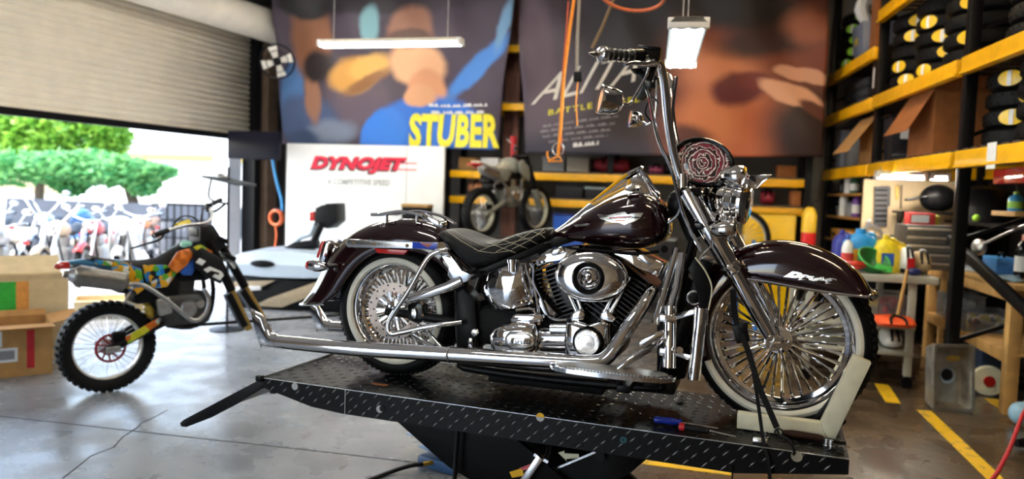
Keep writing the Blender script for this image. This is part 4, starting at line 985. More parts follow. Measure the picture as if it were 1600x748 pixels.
def knob_wheel(root, c, R, rim, hw, rimm, nk=40, nm='rear_wheel', nsp=32):
    Y = (0, 1, 0); c = Vector(c)
    w = obj(nm, MB().ring((0, 0, 0), Y, [(rim-.012, -hw*.5), (rim+.008, -hw*.62), (rim+.008, hw*.62), (rim-.012, hw*.5), (rim-.02, 0)], 56), rimm, root); w.location = c
    t = MB().ring((0, 0, 0), Y, [(rim, hw*.6), (rim+.03, hw*.95), (R-.035, hw), (R-.012, hw*.6), (R-.008, 0), (R-.012, -hw*.6), (R-.035, -hw), (rim+.03, -hw*.95), (rim, -hw*.6)], 56)
    for k in range(nk):
        a = 2*PI*k/nk
        for s, r in ((-.78, R-.012), (-.26, R), (.26, R), (.78, R-.012)):
            aa = a+(PI/nk if abs(s) < .5 else 0); d = Vector((math.cos(aa), 0, math.sin(aa))); tn = Vector((-math.sin(aa), 0, math.cos(aa)))
            t.bar(d*(r-.014)+Vector((0, s*hw, 0))-tn*.011, d*(r-.014)+Vector((0, s*hw, 0))+tn*.011, hw*.36, .026, d)
    obj('tyre', t, rubber, w)
    h = MB().lathe([(.001, -.09), (.02, -.09), (.03, -.07), (.06, -.05), (.035, -.03), (.035, .03), (.06, .05), (.03, .07), (.001, .08)], (0, 0, 0), Y, 20); obj('hub', h, alu, w)
    me = finish('spoke', MB().cyl((.05, 0, 0), (rim-.005, 0, 0), .0025, seg=5), chrome_r)
    for k in range(nsp):
        o = bpy.data.objects.new('spoke', me); C.objects.link(o); o.parent = w
        sd = .045 if k % 2 else -.045; o.matrix_local = Matrix.Rotation(2*PI*k/nsp, 4, 'Y') @ Matrix.Translation((0, sd, 0)) @ Matrix.Rotation(-math.atan2(sd, rim-.05), 4, 'Z')
    return w
def dirt_bike(label, O, a, near=True, scale=1.):
    root = thing('dirt_bike', label, 'motorcycle', O, a); root.scale = (scale,)*3
    def pp(name, mb, m, lab=None, par=None, ang=38): return obj(name, mb, m, par or root, lab, angle=ang)
    def pz(l, d): return [Q(x, y, d) for x, y in l]
    def both(l, d, m_, vec=.02, bev=.008):
        mb = MB(); v = pz(l, d)
        return mb.prism(v, (0, vec, 0), bev)
    black = mat('black_plastic_panel', (.012, .012, .014), .35) if near else mat('grey_plastic_panel', (.22, .22, .19), .45)
    body = blackm if near else mat('old_alloy', (.30, .29, .24), .5, .5, .2, 20, .1)
    AX = Vector((0, 0, .335))
    w = knob_wheel(root, AX, .335, .238, .062, mat('silver_rim', (.75, .75, .74), .3, .6) if near else mat('old_rim', (.45, .43, .33), .5, .3))
    d = MB()
    for k in range(10):
        q = 2*PI*k/10; d.bar((.035*math.cos(q), -.083, .035*math.sin(q)), (.1*math.cos(q+.3), -.083, .1*math.sin(q+.3)), .012, .004, (0, 1, 0))
    d.ring((0, -.083, 0), (0, 1, 0), [(.088, -.003), (.105, -.003), (.105, .003), (.088, .003)], 40); pp('brake_disc', d, mat('red_disc', (.30, .02, .03), .4, .3) if near else steel, None, w)
    pp('brake_caliper', MB().box((.05, -.1, .08), (.10, .04, .08), rz=0, bevel=.015), blackm, None, w)
    # swing arm
    p1 = Q(254, 503, .12); m = MB()
    for s in (-.12, .10): m.tube([(-.05, s, .335), (.0, s, .338), (p1.x*.5, s, .335*.5+p1.z*.5), (p1.x, s, p1.z)], [.02, .03, .03, .035], 10)
    sa = pp('swing_arm', m, body)
    if near: pp('swing_arm_graphic', both([(196, 527), (247, 497), (251, 508), (200, 538)], .152, gfy), gfy, 'lime and orange graphics', sa)
    m = MB().cyl((.02, -.16, .335), (.02, .12, .335), .014, seg=12); m.box((.0, -.145, .335), (.10, .02, .045), bevel=.008); pp('axle', m, alu, None, sa)
    # frame
    hd = Q(322, 392, 0); bb = p1+Vector((0, .12, 0)); m = MB()
    for s in (-.09, .09):
        m.tube([(bb.x, s, bb.z), (bb.x+.02, s, bb.z+.3), Vector((hd.x-.10, s*.6, hd.z+.02)), hd], .02, 8, True, 3)
        l = [Q(318, 410, 0), Q(326, 450, 0), Q(318, 492, 0), Q(290, 508, 0), Q(254, 505, 0)]; m.tube([Vector((p.x, s, p.z)) for p in l], .018, 8, True, 3)
        m.tube([(bb.x-.02, s, bb.z+.30), Vector((Q(150, 414, 0).x, s*.7, Q(150, 414, 0).z))], .013, 8); m.tube([(bb.x-.02, s, bb.z+.08), Vector((Q(185, 420, 0).x, s*.7, Q(185, 420, 0).z))], .012, 8)
    pp('frame', m, body)
    m = MB().box(Q(284, 480, .0), (.38, .28, .26), bevel=.06); m.box(Q(260, 486, .0), (.2, .24, .2), bevel=.05); m.box(Q(280, 442, 0), (.18, .18, .24), rot=Matrix.Rotation(.15, 3, 'Y'), bevel=.02)
    for k in range(6): m.box(Q(278, 440, 0)+Vector((0, 0, -.06+.026*k)), (.18, .18, .006))
    eng = pp('engine', m, mat('engine_grey', (.06, .06, .062), .45, .6, .15, 30, .1) if near else body)
    m = MB().lathe([(.001, .03), (.055, .028), (.07, .01), (.075, -.02)], Q(294, 482, .13), (0, -1, 0), 24); m.lathe([(.001, .03), (.03, .028), (.04, 0)], Q(312, 474, .13), (0, -1, 0), 20); pp('engine_cover', m, alu, None, eng)
    m = MB().box(Q(256, 478, .13), (.10, .05, .13), rot=Matrix.Rotation(-.2, 3, 'Y'), bevel=.015); pp('carburettor', m, alu, None, eng)
    m = MB().tube(pz([(318, 452, ), (326, 468), (320, 490), (300, 500), (262, 470), (225, 446), (200, 444)], .14), .02, 10, True, 4); hp = pp('header_pipe', m, steel)
    # silencer
    a_, b_ = Q(200, 441, .2), Q(116, 430, .22); ax = (b_-a_).normalized(); L_ = (b_-a_).length
    m = MB(); rings = []
    for h, s in ((0, .5), (.03, .95), (.05, 1), (L_*.95, 1.0), (L_, .8), (L_+.03, .42), (L_+.07, .3)):
        rings.append([a_+ax*h+Vector((0, .055*s*math.cos(t), 0))+Vector((-ax.z, 0, ax.x))*(.068*s*math.sin(t)) for t in (2*PI*k/20 for k in range(20))])
    m.loft(rings); si = pp('silencer', m, mat('silencer_grey', (.22, .21, .20), .35, .7, .1, 30) if near else steel, 'brushed grey silencer')
    m = MB(); m.lathe([(.048, 0), (.05, .02), (.03, .05), (.02, .052)], b_-ax*.01, ax, 18); pp('end_cap', m, alu, None, si)
    if near: pp('silencer_badge', both([(146, 428), (172, 431), (171, 438), (145, 436)], .258, redlens, .004, 0), mat('dull_red', (.14, .03, .03), .5), 'dark red badge', si)
    # seat, tail, panels
    m = MB(); rings = []
    for x, y, wd, h in ((137, 397, .09, .02), (160, 403, .11, .03), (190, 406, .12, .05), (220, 406, .12, .06), (245, 402, .11, .07), (265, 390, .10, .06), (283, 380, .07, .04), (288, 379, .05, .03)):
        c = Q(x, y, 0); rings.append([c+Vector((0, wd*math.cos(t), h*math.sin(t)-h)) for t in (2*PI*k/14 for k in range(14))])
    pp('seat', m.loft(rings), mat('seat_black', (.012, .012, .013), .55, 0, .2, 40, .2) if near else mat('seat_beige', (.35, .32, .25), .6), None, None, 60)
    m = MB(); rings = []
    for x, y, wd, h in ((106, 409, .05, .012), (125, 407, .08, .02), (150, 408, .10, .035), (180, 411, .11, .05), (215, 415, .11, .05)):
        c = Q(x, y, 0); rings.append([c+Vector((0, wd*math.cos(t), h*math.sin(t)-h*.4)) for t in (2*PI*k/14 for k in range(14))])
    tl = pp('tail_cowl', m.loft(rings), mat('tail_blue', (.03, .16, .30), .35) if near else mat('tail_red', (.5, .02, .02), .35), None, None, 60)
    if near:
        pp('tail_graphic', both([(148, 406), (206, 411), (204, 419), (150, 413)], .125, gfx, .01, .003), gfx, None, tl)
        pp('tail_lamp', MB().box(Q(99, 414, 0), (.07, .09, .05), bevel=.012), redlens, 'red tail lamp', tl); pp('plate_holder', MB().bar(Q(112, 415, 0), Q(122, 448, 0), .10, .01, (1, 0, 0)), blackm, None, tl)
        pp('tail_signal', MB().ell(Q(92, 416, .12), (.03, .02, .02)).tube([Q(92, 416, .12), Q(104, 414, .02)], .006, 6), redlens, None, tl)
    pl = both([(176, 418), (204, 414), (222, 420), (226, 452), (212, 462), (188, 440)], .15, gfx, .05); sp = pp('side_panel', pl, gfx if near else black, 'blue patterned panel' if near else None)
    m = MB()
    for s in (1, -1):
        v = pz([(224, 414), (262, 414), (280, 422), (262, 448), (232, 452), (226, 432)], .13); m.prism([Vector((p.x, p.y*s, p.z)) for p in v], (0, s*.03, 0), .008)
    pp('airbox_panel', m, gfx if near else black)
    m = MB().box(Q(205, 448, .02), (.26, .2, .10), rot=Matrix.Rotation(.2, 3, 'Y'), bevel=.03); pp('inner_fender', m, blackm); m = MB().box(Q(238, 446, .0), (.34, .24, .24), bevel=.04); m.box(Q(296, 425, 0), (.26, .22, .12), bevel=.03); pp('airbox', m, blackm)
    # tank
    m = MB(); rings = []
    for (x, y), hh, wd in (((258, 408), .05, .07), ((270, 396), .09, .12), ((285, 388), .12, .15), ((300, 388), .12, .15), ((312, 392), .09, .11), ((320, 396), .04, .05)):
        c = Q(x, y, 0)+Vector((0, 0, -hh*.55)); rings.append([c+Vector((0, wd*abs(math.cos(t))**.8*(1 if math.cos(t) > 0 else -1), hh*math.sin(t))) for t in (2*PI*k/18 for k in range(18))])
    tk_ = pp('fuel_tank', m.loft(rings), black, None, None, 60)
    if near:
        pp('tank_graphic', both([(263, 416), (278, 393), (296, 388), (303, 398), (293, 414), (277, 427)], .16, gfo, .02, .006), gfo, 'orange patch', tk_); pp('tank_graphic', both([(282, 425), (293, 414), (303, 402), (304, 422), (300, 430), (286, 430)], .162, gfx, .02, .005), mat('graphic_blue', (.02, .10, .42), .35), 'blue patch', tk_)
        pp('fuel_cap', MB().lathe([(.001, .03), (.04, .03), (.045, 0)], Q(291, 384, .06), (0, -.3, 1), 18), mat('mint_cap', (.25, .62, .50), .4), 'mint green cap', tk_)
    m = both([(302, 396), (316, 386), (345, 403), (352, 428), (346, 444), (322, 432), (306, 420)], .2, black, .035, .01); sh = pp('radiator_shroud', m, black)
    if near:
        pp('shroud_graphic', both([(318, 421), (328, 416), (346, 424), (350, 430), (344, 438), (332, 432), (336, 428), (342, 430), (344, 426), (330, 422), (324, 426)], .205, white_p, .008, .002), white_p, 'white curved mark', sh)
        pp('shroud_graphic', both([(303, 386), (314, 382), (333, 393), (329, 400), (312, 394)], .19, gfy, .02, .004), gfy, 'lime strip', sh); pp('shroud_graphic', both([(306, 410), (312, 403), (322, 408), (316, 415)], .206, white_p, .008, .002), white_p, None, sh)
    # fork, bars, lamp
    for d in (.11, -.11):
        a1 = Q(356, 408, 0); b1 = Q(410, 505, 0); a1.y = b1.y = -d
        if near: a1, b1 = (Q(338, 402, .11), Q(389, 514, .11)) if d > 0 else (Q(358, 405, -.11), Q(411, 498, -.11))
        up_ = (a1-b1).normalized(); m = MB(); mid = a1.lerp(b1, .45)
        m.tube([a1+up_*.16, a1, mid], .036, 12); fk = pp('fork_leg', m, blackm)
        m = MB().tube([mid, mid.lerp(b1, .05), b1], [.028, .028, .03], 12); pp('fork_slider', m, mat('gold_anodised', (.50, .34, .10), .3, .8, .1, 30) if near else alu, 'gold fork slider' if near else None, fk)
        m = MB().bar(mid.lerp(b1, .02)+Vector((-.035, 0, -.02)), b1+Vector((-.045, 0, .03)), .085, .05, up_.cross(Vector((0, 1, 0))), .006); pp('fork_guard', m, blackm if near else black, None, fk)
    a1 = Q(350, 400, 0); m = MB().box(a1+Vector((0, 0, .0)), (.09, .28, .04), rot=Matrix.Rotation(.45, 3, 'Y'), bevel=.01); m.box(a1+Vector((-.06, 0, .14)), (.09, .26, .035), rot=Matrix.Rotation(.45, 3, 'Y'), bevel=.01); pp('triple_clamp', m, blackm)
    c = Q(330, 372, 0); m = MB()
    m.tube([Q(240, 368, .36), Q(262, 360, .3), Q(290, 352, .16), Q(322, 348, 0), Q(332, 336, -.15), Q(328, 322, -.28), Q(342, 314, -.38)], .013, 10, True, 4); hb2 = pp('handlebar', m, steel if near else alu)
    for (p, q) in ((Q(240, 368, .36), Q(262, 360, .3)), (Q(331, 319, -.31), Q(345, 312, -.40))): pp('grip', MB().tube([p, q], .019, 10), rubber, None, hb2)
    if near:
        m = MB().tube([Q(322, 328, -.28), Q(336, 330, -.3), Q(352, 318, -.36)], .012, 8, True, 3); m.box(Q(326, 322, -.27), (.05, .04, .05), bevel=.01); pp('clutch_lever', m, blackm, None, hb2)
        m = MB().tube([Q(258, 362, .31), Q(250, 374, .34), Q(232, 380, .4)], .008, 8, True, 3); m.tube([Q(232, 380, .4), Q(205, 388, .45)], .007, 8); pp('brake_lever', m, blackm, None, hb2)
        pp('crossbar_pad', MB().tube([Q(275, 354, .2), Q(294, 347, .1)], .024, 12), mat('pad_yellow', (.7, .55, .03), .6), 'yellow crossbar pad', hb2)
        m = both([(312, 354), (334, 350), (354, 382), (340, 398), (312, 386)], .12, black, .24, .02); m.box(Q(312, 362, .0), (.12, .2, .08), bevel=.02); pp('headlamp_cowl', m, black, None)
        pp('cable', MB().tube([Q(266, 360, .28), Q(284, 338, .2), Q(310, 346, .05), Q(322, 390, .05)], .006, 6, True, 5), blackm); pp('cable', MB().tube([Q(330, 322, -.28), Q(316, 330, -.1), Q(312, 372, .06)], .006, 6, True, 5), blackm)
    m = MB(); rings = []
    for x, y, wd in ((334, 410, .05), (345, 404, .06), (360, 406, .06), (366, 416, .03)):
        c = Q(x, y, 0); rings.append([c+Vector((0, wd*math.cos(t), .02*math.sin(t))) for t in (2*PI*k/10 for k in range(10))])
    pp('front_fender', m.loft(rings), mat('fender_grey', (.45, .46, .46), .4) if near else mat('red_plastic_fender', (.55, .03, .02), .4))
    pp('foot_peg', MB().tube([Q(250, 498, .12), Q(246, 502, .26)], .014, 8), alu); m = MB().tube([Q(205, 455, .13), Q(196, 470, .14), Q(210, 476, .14)], .01, 8, True, 3); pp('chain_guide', m, alu)
    m = MB().cyl((p1.x-.05, .0, p1.z+.02), (Q(232, 440, 0).x, .0, Q(232, 440, 0).z), .035, seg=14)
    for k in range(7): m.torus(Vector((p1.x-.05, 0, p1.z+.02)).lerp(Q(232, 440, 0), .1+.12*k), (.2, 0, 1), .045, .007, seg=16, k=6)
    pp('rear_shock', m, mat('spring_yellow', (.55, .38, .05), .4) if near else steel)
    if near:
        m = MB(); b1 = Q(410, 505, 0); m.cyl((b1.x, -.14, b1.z), (b1.x, .14, b1.z), .012, seg=10); pp('axle', m, alu)
    else:
        b1 = Q(410, 505, 0); knob_wheel(root, (b1.x, 0, b1.z), .345, .265, .05, MATS['old_rim'], 36, 'front_wheel', 28)
    return root
db = dirt_bike('black dual sport bike with blue and orange graphics, its front wheel missing', DB.o, DB.a)
# prop bar that carries its front end, its post behind the cruiser
a = DB.wor(Q(312, 507, .0)); b = atY(585, 488, 6.3); t = thing('prop_stand', 'long thin dark bar propping the engine of the dual sport bike', 'stand', (b.x, b.y, 0))
o_ = Vector((b.x, b.y, 0)); a -= o_; b -= o_; obj('bar', MB().tube([a, b], .013, 8), blackm, t); obj('post', MB().tube([(0, 0, .02), (0, 0, b.z)], .02, 10), blackm, t); obj('foot_plate', MB().box((0, 0, .012), (.5, .3, .024), bevel=.004), blackm, t)
# ---------------------------------------------------------------- cardboard boxes
def open_box(label, o, deg, size, mm=cardb, flaps=((1, .2), (-1, .2), (0, .2), (2, .2)), ang=(.3, .3, .3, .3), group=None, nm='cardboard_box', cat='box', th=.006):
    """open carton: four walls, floor and folded flaps; o is the middle of its base"""
    t = thing(nm, label, cat, o, math.radians(deg), group); w, d, h = size; m = MB()
    for x, y, sx, sy in ((0, -d/2+th/2, w, th), (0, d/2-th/2, w, th), (-w/2+th/2, 0, th, d-2*th), (w/2-th/2, 0, th, d-2*th)): m.box((x, y, h/2), (sx, sy, h))
    m.box((0, 0, th/2), (w-2*th, d-2*th, th)); obj('carton', m, mm, t)
    sides = {0: ((-w/2, -d/2), (w/2, -d/2), (0, -1)), 1: ((w/2, -d/2), (w/2, d/2), (1, 0)), 2: ((w/2, d/2), (-w/2, d/2), (0, 1)), 3: ((-w/2, d/2), (-w/2, -d/2), (-1, 0))}
    for (k, ln), a in zip(flaps, ang):
        k = k % 4; (x0, y0), (x1, y1), (nx_, ny_) = sides[k]; v = Vector((nx_*math.cos(a), ny_*math.cos(a), math.sin(a)))*ln; n = Vector((-nx_*math.sin(a), -ny_*math.sin(a), math.cos(a)))*th*.6
        obj('flap', MB().prism([Vector((x0, y0, h))-n*0, Vector((x1, y1, h)), Vector((x1, y1, h))+v, Vector((x0, y0, h))+v], n), mm, t)
    return t
def on_face(t, nm, x0, x1, z0, z1, y, mm, lab=None): return obj(nm, MB().box(((x0+x1)/2, y, (z0+z1)/2), (x1-x0, .002, z1-z0)), mm, t, lab)
a = atZ(82, 583, 0); dirb = math.radians(51); ex = Vector((math.cos(dirb), math.sin(dirb), 0)); ey = Vector((-ex.y, ex.x, 0)); bw, bd, bh = .62, .46, .40
o = a-ex*bw/2+ey*bd/2
t = open_box('brown cardboard box with white labels and red tape standing in front of the printed carton', o, 51, (bw, bd, bh), cardb, ((0, .24), (1, .2), (2, .06)), (.05, .2, .9))
on_face(t, 'red_tape', .14, .19, .06, .36, -bd/2-.001, mat('tape_red', (.55, .02, .03), .4), 'red tape'); on_face(t, 'shipping_label', -.26, -.02, .24, .36, -bd/2-.001, white_p, 'white label'); on_face(t, 'shipping_label', -.20, .08, .12, .23, -bd/2-.001, white_p, 'white label')
on_face(t, 'label_print', -.18, -.06, .15, .20, -bd/2-.0025, greyp); on_face(t, 'label_print', -.04, .06, .14, .21, -bd/2-.0025, greyp); on_face(t, 'label_print', -.24, -.06, .27, .33, -bd/2-.0025, greyp)
o2 = o+ey*.60+ex*.13
t = open_box('pale open carton with green and orange print behind the labelled cardboard box', o2, 51, (.72, .5, .68), mat('pale_card', '#d8c39a', .85, 0, .08, 14, .1), ((1, .36), (0, .05), (2, .25)), (.10, 1.2, .6))
on_face(t, 'green_print', -.36, -.02, .3, .67, -.2515, mat('print_green', (.04, .5, .06), .5), 'green print'); on_face(t, 'orange_print', -.02, .07, .3, .67, -.2515, mat('print_orange', (.8, .35, .08), .5), 'orange print')
o3 = atZ(165, 500, 0); t = open_box('low tan carton lying flat in the doorway beyond the dual sport bike rear wheel', (o3.x-.3, o3.y+.4, 0), 40, (.7, .5, .18), MATS['pale_card'], ((0, .2), (1, .15)), (.1, .3))
# ---------------------------------------------------------------- motorcycles parked outside
def street_bike(label, base, rz, tank, fairing=None, screen=False, chop=False, seatc=None, lampc=None, sc=.9, group='bikes parked outside'):
    t = thing('parked_motorcycle', label, 'motorcycle', base, rz, None); t.scale = (sc,)*3
    Y = (0, 1, 0); fx = 1.42 if not chop else 1.62
    for nm, x in (('rear_wheel', 0), ('front_wheel', fx)):
        w = obj(nm, MB().ring((0, 0, 0), Y, [(.21, -.05), (.235, -.05), (.235, .05), (.21, .05)], 32), alu, t); w.location = (x, 0, .31)
        obj('tyre', MB().torus((0, 0, 0), Y, .268, .045, .055, 32, 10), rubber, w)
        m = MB().cyl((0, -.07, 0), (0, .07, 0), .04, seg=12)
        for k in range(10): q = 2*PI*k/10; m.bar((.03*math.cos(q), 0, .03*math.sin(q)), (.215*math.cos(q), 0, .215*math.sin(q)), .02, .016, (0, 1, 0))
        obj('hub', m, alu, w); obj('brake_disc', MB().ring((0, -.06, 0), Y, [(.09, -.003), (.14, -.003), (.14, .003), (.09, .003)], 28), steel, w)
    top = Vector((fx-.42, 0, .98)) if not chop else Vector((fx-.55, 0, .95))
    m = MB()
    for s in (-.09, .09): m.tube([(fx, s, .31), (top.x, s, top.z)], [.028, .024], 10)
    obj('fork', m, chrome, t)
    m = MB()
    for s in (-.12, .12): m.tube([(0, s, .31), (.42, s, .40), (.5, s, .75), (top.x-.02, s*.3, .86)], .02, 8, True, 3); m.tube([(.42, s, .4), (.7, s, .25), (.98, s, .3), (top.x-.02, s*.3, .82)], .018, 8, True, 3)
    obj('frame', m, blackm, t)
    m = MB().box((.68, 0, .45), (.40, .3, .30), bevel=.06); m.box((.72, 0, .66), (.24, .2, .18), bevel=.03); 
    for k in range(5): m.box((.72, 0, .58+.035*k), (.3, .26, .01))
    obj('engine', m, alu, t)
    m = MB(); rings = []
    for x, w, h, z in ((.50, .05, .06, .80), (.58, .11, .10, .84), (.75, .15, .13, .88), (.92, .15, .13, .90), (1.02, .10, .09, .90), (1.06, .04, .05, .89)): rings.append([(x, w*math.cos(q), z+h*math.sin(q)) for q in (2*PI*k/16 for k in range(16))])
    obj('fuel_tank', m.loft(rings), tank, t, angle=60)
    m = MB(); rings = []
    for x, w, h, z in ((-.22, .06, .03, .92), (-.1, .11, .05, .90), (.1, .13, .06, .86), (.3, .13, .06, .79), (.5, .10, .06, .80), (.56, .06, .05, .83)): rings.append([(x, w*math.cos(q), z+h*math.sin(q)) for q in (2*PI*k/14 for k in range(14))])
    obj('seat', m.loft(rings), seatc or leather, t, angle=60)
    m = MB()
    for th0, x in ((20, 0), (60, fx)):
        rr = []
        for k in range(13):
            a_ = math.radians(th0+130*k/12 if x == 0 else 40+120*k/12); rr.append([(x+.345*math.cos(a_), -.075, .31+.345*math.sin(a_)-.02), (x+.36*math.cos(a_), -.03, .31+.36*math.sin(a_)), (x+.36*math.cos(a_), .03, .31+.36*math.sin(a_)), (x+.345*math.cos(a_), .075, .31+.345*math.sin(a_)-.02)])
        m.loft(rr, False, False)
        if x == 0: o = obj('rear_fender', m, tank, t); m = MB()
        else: o = obj('front_fender', m, tank, t)
        md = o.modifiers.new('thickness', 'SOLIDIFY'); md.thickness = .005
    hz = 1.06 if not chop else 1.25
    m = MB().tube([(top.x-.30, -.38, hz), (top.x-.16, -.32, hz+.02), (top.x-.02, -.1, top.z+.04), (top.x-.02, .1, top.z+.04), (top.x-.16, .32, hz+.02), (top.x-.30, .38, hz)], .013, 8, True, 4); hb_ = obj('handlebar', m, chrome, t)
    for s in (-1, 1):
        obj('grip', MB().tube([(top.x-.30, s*.38, hz), (top.x-.2, s*.34, hz+.015)], .02, 8), rubber, hb_)
        m = MB().ell((top.x-.1, s*.42, hz+.18), (.02, .07, .045)); m.tube([(top.x-.14, s*.3, hz+.02), (top.x-.1, s*.40, hz+.16)], .007, 6); obj('mirror', m, chrome, hb_)
    m = MB().lathe([(.001, -.1), (.06, -.08), (.085, -.02), (.09, .05), (.08, .055), (.001, .06)], (top.x+.12, 0, top.z-.06), (1, 0, -.1), 20); obj('headlamp', m, lampc or chrome, t)
    m = MB().tube([(.75, -.14, .38), (.6, -.17, .24), (.2, -.18, .28), (-.25, -.18, .34)], [.025, .03, .05, .05], 10, True, 3); obj('exhaust', m, chrome, t)
    obj('tail_lamp', MB().box((-.28, 0, .72), (.06, .1, .06), bevel=.015), redlens, t); obj('kickstand', MB().tube([(.55, .12, .3), (.5, .28, .012)], .012, 6), blackm, t)
    if fairing:
        m = MB()
        for s in (1, -1): m.prism([(.62, s*.20, .78), (1.02, s*.20, .95), (1.36, s*.13, .92), (1.30, s*.16, .70), (1.05, s*.2, .36), (.70, s*.2, .30)], (0, s*.02, 0), .01)
        m.ell((top.x+.2, 0, top.z+.02), (.22, .18, .14)); obj('fairing', m, fairing, t)
    if screen: obj('windscreen', MB().prism([(top.x+.1, -.2, top.z+.1), (top.x+.1, .2, top.z+.1), (top.x-.12, .16, top.z+.48), (top.x-.12, -.16, top.z+.48)], (.008, 0, .004), .002), mat('screen_plastic', (.8, .85, .88), .05, trans=.9), t)
    return t
wht = mat('pearl_white', (.82, .82, .80), .25, 0, .04, 10, 0, .5); sil = mat('silver_paint', (.55, .56, .58), .3, .5); org = mat('orange_paint', (.75, .22, .04), .3, 0, .05, 10, 0, .5); blu = mat('blue_paint', (.06, .22, .5), .3, 0, .05, 10, 0, .5); red_ = mat('red_paint', (.5, .03, .03), .3, 0, .05, 10, 0, .5); crm = mat('tan_paint', (.6, .5, .36), .4)
def park(px, py, deg, *a, **k):
    p = atZ(px, py, -.03); return street_bike(a[0], (p.x, p.y, -.03), math.radians(deg), *a[1:], **k)
park(30, 456, -62, 'silver motorcycle with a clear windscreen parked outside at the left edge of the doorway', sil, None, True, seatc=crm)
park(10, 415, -60, 'white faired sport bike parked farther back at the left edge of the doorway', wht, wht)
park(120, 430, -64, 'tan and chrome cruiser parked outside left of the red one', crm, None, False, True)
park(170, 426, -64, 'red tanked motorcycle parked outside between the tan cruiser and the white faired bike', red_, None, False)
park(208, 432, -58, 'white faired motorcycle parked outside behind the dual sport seat', wht, wht, seatc=wht)
park(240, 408, -66, 'orange tanked motorcycle parked outside in front of the wire cage', org, None, False, seatc=mat('seat_brown', (.25, .12, .05), .5))
park(150, 405, -60, 'blue motorcycle in the back row of the yard', blu, blu)
park(90, 404, -60, 'silver chopper with tall handlebars in the back row of the yard', sil, None, False, True)
# ================================================================ back of the workshop: banners, rack, dynamometer
def ellipse_stack(nm, base, shapes, rough=.6, sheen=0):
    """printed cloth: soft elliptical patches laid over a base colour, in the cloth's own coordinates (x along, z up)"""
    m, N, L, B = nodes_of(nm); tc = N.new('ShaderNodeTexCoord'); cur = None
    nz = N.new('ShaderNodeTexNoise'); nz.inputs['Scale'].default_value = 2.2; nz.inputs['Detail'].default_value = 3; L.new(tc.outputs['Object'], nz.inputs['Vector'])
    vm = N.new('ShaderNodeVectorMath'); vm.operation = 'MULTIPLY_ADD'; vm.inputs[1].default_value = (.16, 0, .16); L.new(nz.outputs['Color'], vm.inputs[0]); L.new(tc.outputs['Object'], vm.inputs[2])
    for (cx, cz, rx, rz, an, col, soft) in shapes:
        mp = N.new('ShaderNodeMapping'); mp.vector_type = 'TEXTURE'; mp.inputs['Location'].default_value = (cx+.08, 0, cz+.08); mp.inputs['Rotation'].default_value = (0, an, 0); mp.inputs['Scale'].default_value = (rx, 1e5, rz)
        L.new(vm.outputs[0], mp.inputs['Vector']); ln = N.new('ShaderNodeVectorMath'); ln.operation = 'LENGTH'; L.new(mp.outputs[0], ln.inputs[0])
        mr = N.new('ShaderNodeMapRange'); mr.interpolation_type = 'SMOOTHSTEP'; mr.inputs['From Min'].default_value = 1+soft; mr.inputs['From Max'].default_value = 1-soft; L.new(ln.outputs['Value'], mr.inputs['Value'])
        mx = N.new('ShaderNodeMix'); mx.data_type = 'RGBA'; L.new(mr.outputs[0], mx.inputs['Factor']); mx.inputs['B'].default_value = tuple(col)+(1,)
        if cur is None: mx.inputs['A'].default_value = tuple(base)+(1,)
        else: L.new(cur, mx.inputs['A'])
        cur = mx.outputs['Result']
    L.new(cur, B.inputs['Base Color']); B.inputs['Roughness'].default_value = rough; B.inputs['Sheen Weight'].default_value = sheen; return m
BY = 10.15
class Banner:
    def __init__(s, corners, seed, amp=.05):
        s.c = [atY(x, y, BY) for x, y in corners]; s.seed = seed; s.amp = amp; s.o = s.c[3]       # tl, tr, br, bl
    def pt(s, u, v):                                           # u across, v up
        tl, tr, br, bl = s.c; p = bl.lerp(br, u).lerp(tl.lerp(tr, u), v); k = s.seed
        y = s.amp*(math.sin(7*u+3*v+k)+.6*math.sin(17*u-5*v+2*k)+.5*math.sin(11*v+6*u*u+k)) + .03*math.sin(31*u+9*v)*(.4+.6*v) + .045*v*math.sin(14*u-12*v+k)*abs(2*u-1)
        sag = .10*math.sin(PI*u)*v**3
        return Vector((p.x, BY+y, p.z-sag))
    def uv(s, x, y):                                           # photograph position -> (u, v)
        p = atY(x, y, BY); u, v = .5, .5
        for _ in range(12):
            q = s.pt(u, v); du = (p.x-q.x)/(s.c[1].x-s.c[0].x); dv_ = (p.z-q.z)/(s.c[0].z-s.c[3].z); u += du*.8; v += dv_*.8
        return u, v
    def on(s, x, y, push=.012): u, v = s.uv(x, y); return s.pt(u, v)+Vector((0, -push, 0))
    def mesh(s, n=90, k=60):
        return MB().loft([[s.pt(i/n, j/k)-s.o for i in range(n+1)] for j in range(k+1)], False, False)
    def sh(s, x, y, rx, ry, an, col, soft=.25):
        p = atY(x, y, BY)-s.o; k = math.sqrt((p+s.o).dot(FWD)**2)/F; return (p.x, p.z, rx*k*1.02, ry*k, an, lin(tuple(c/255 for c in col)), soft)
b1 = Banner([(428, -40), (812, -50), (775, 234), (436, 224)], 1.3)
S = b1.sh
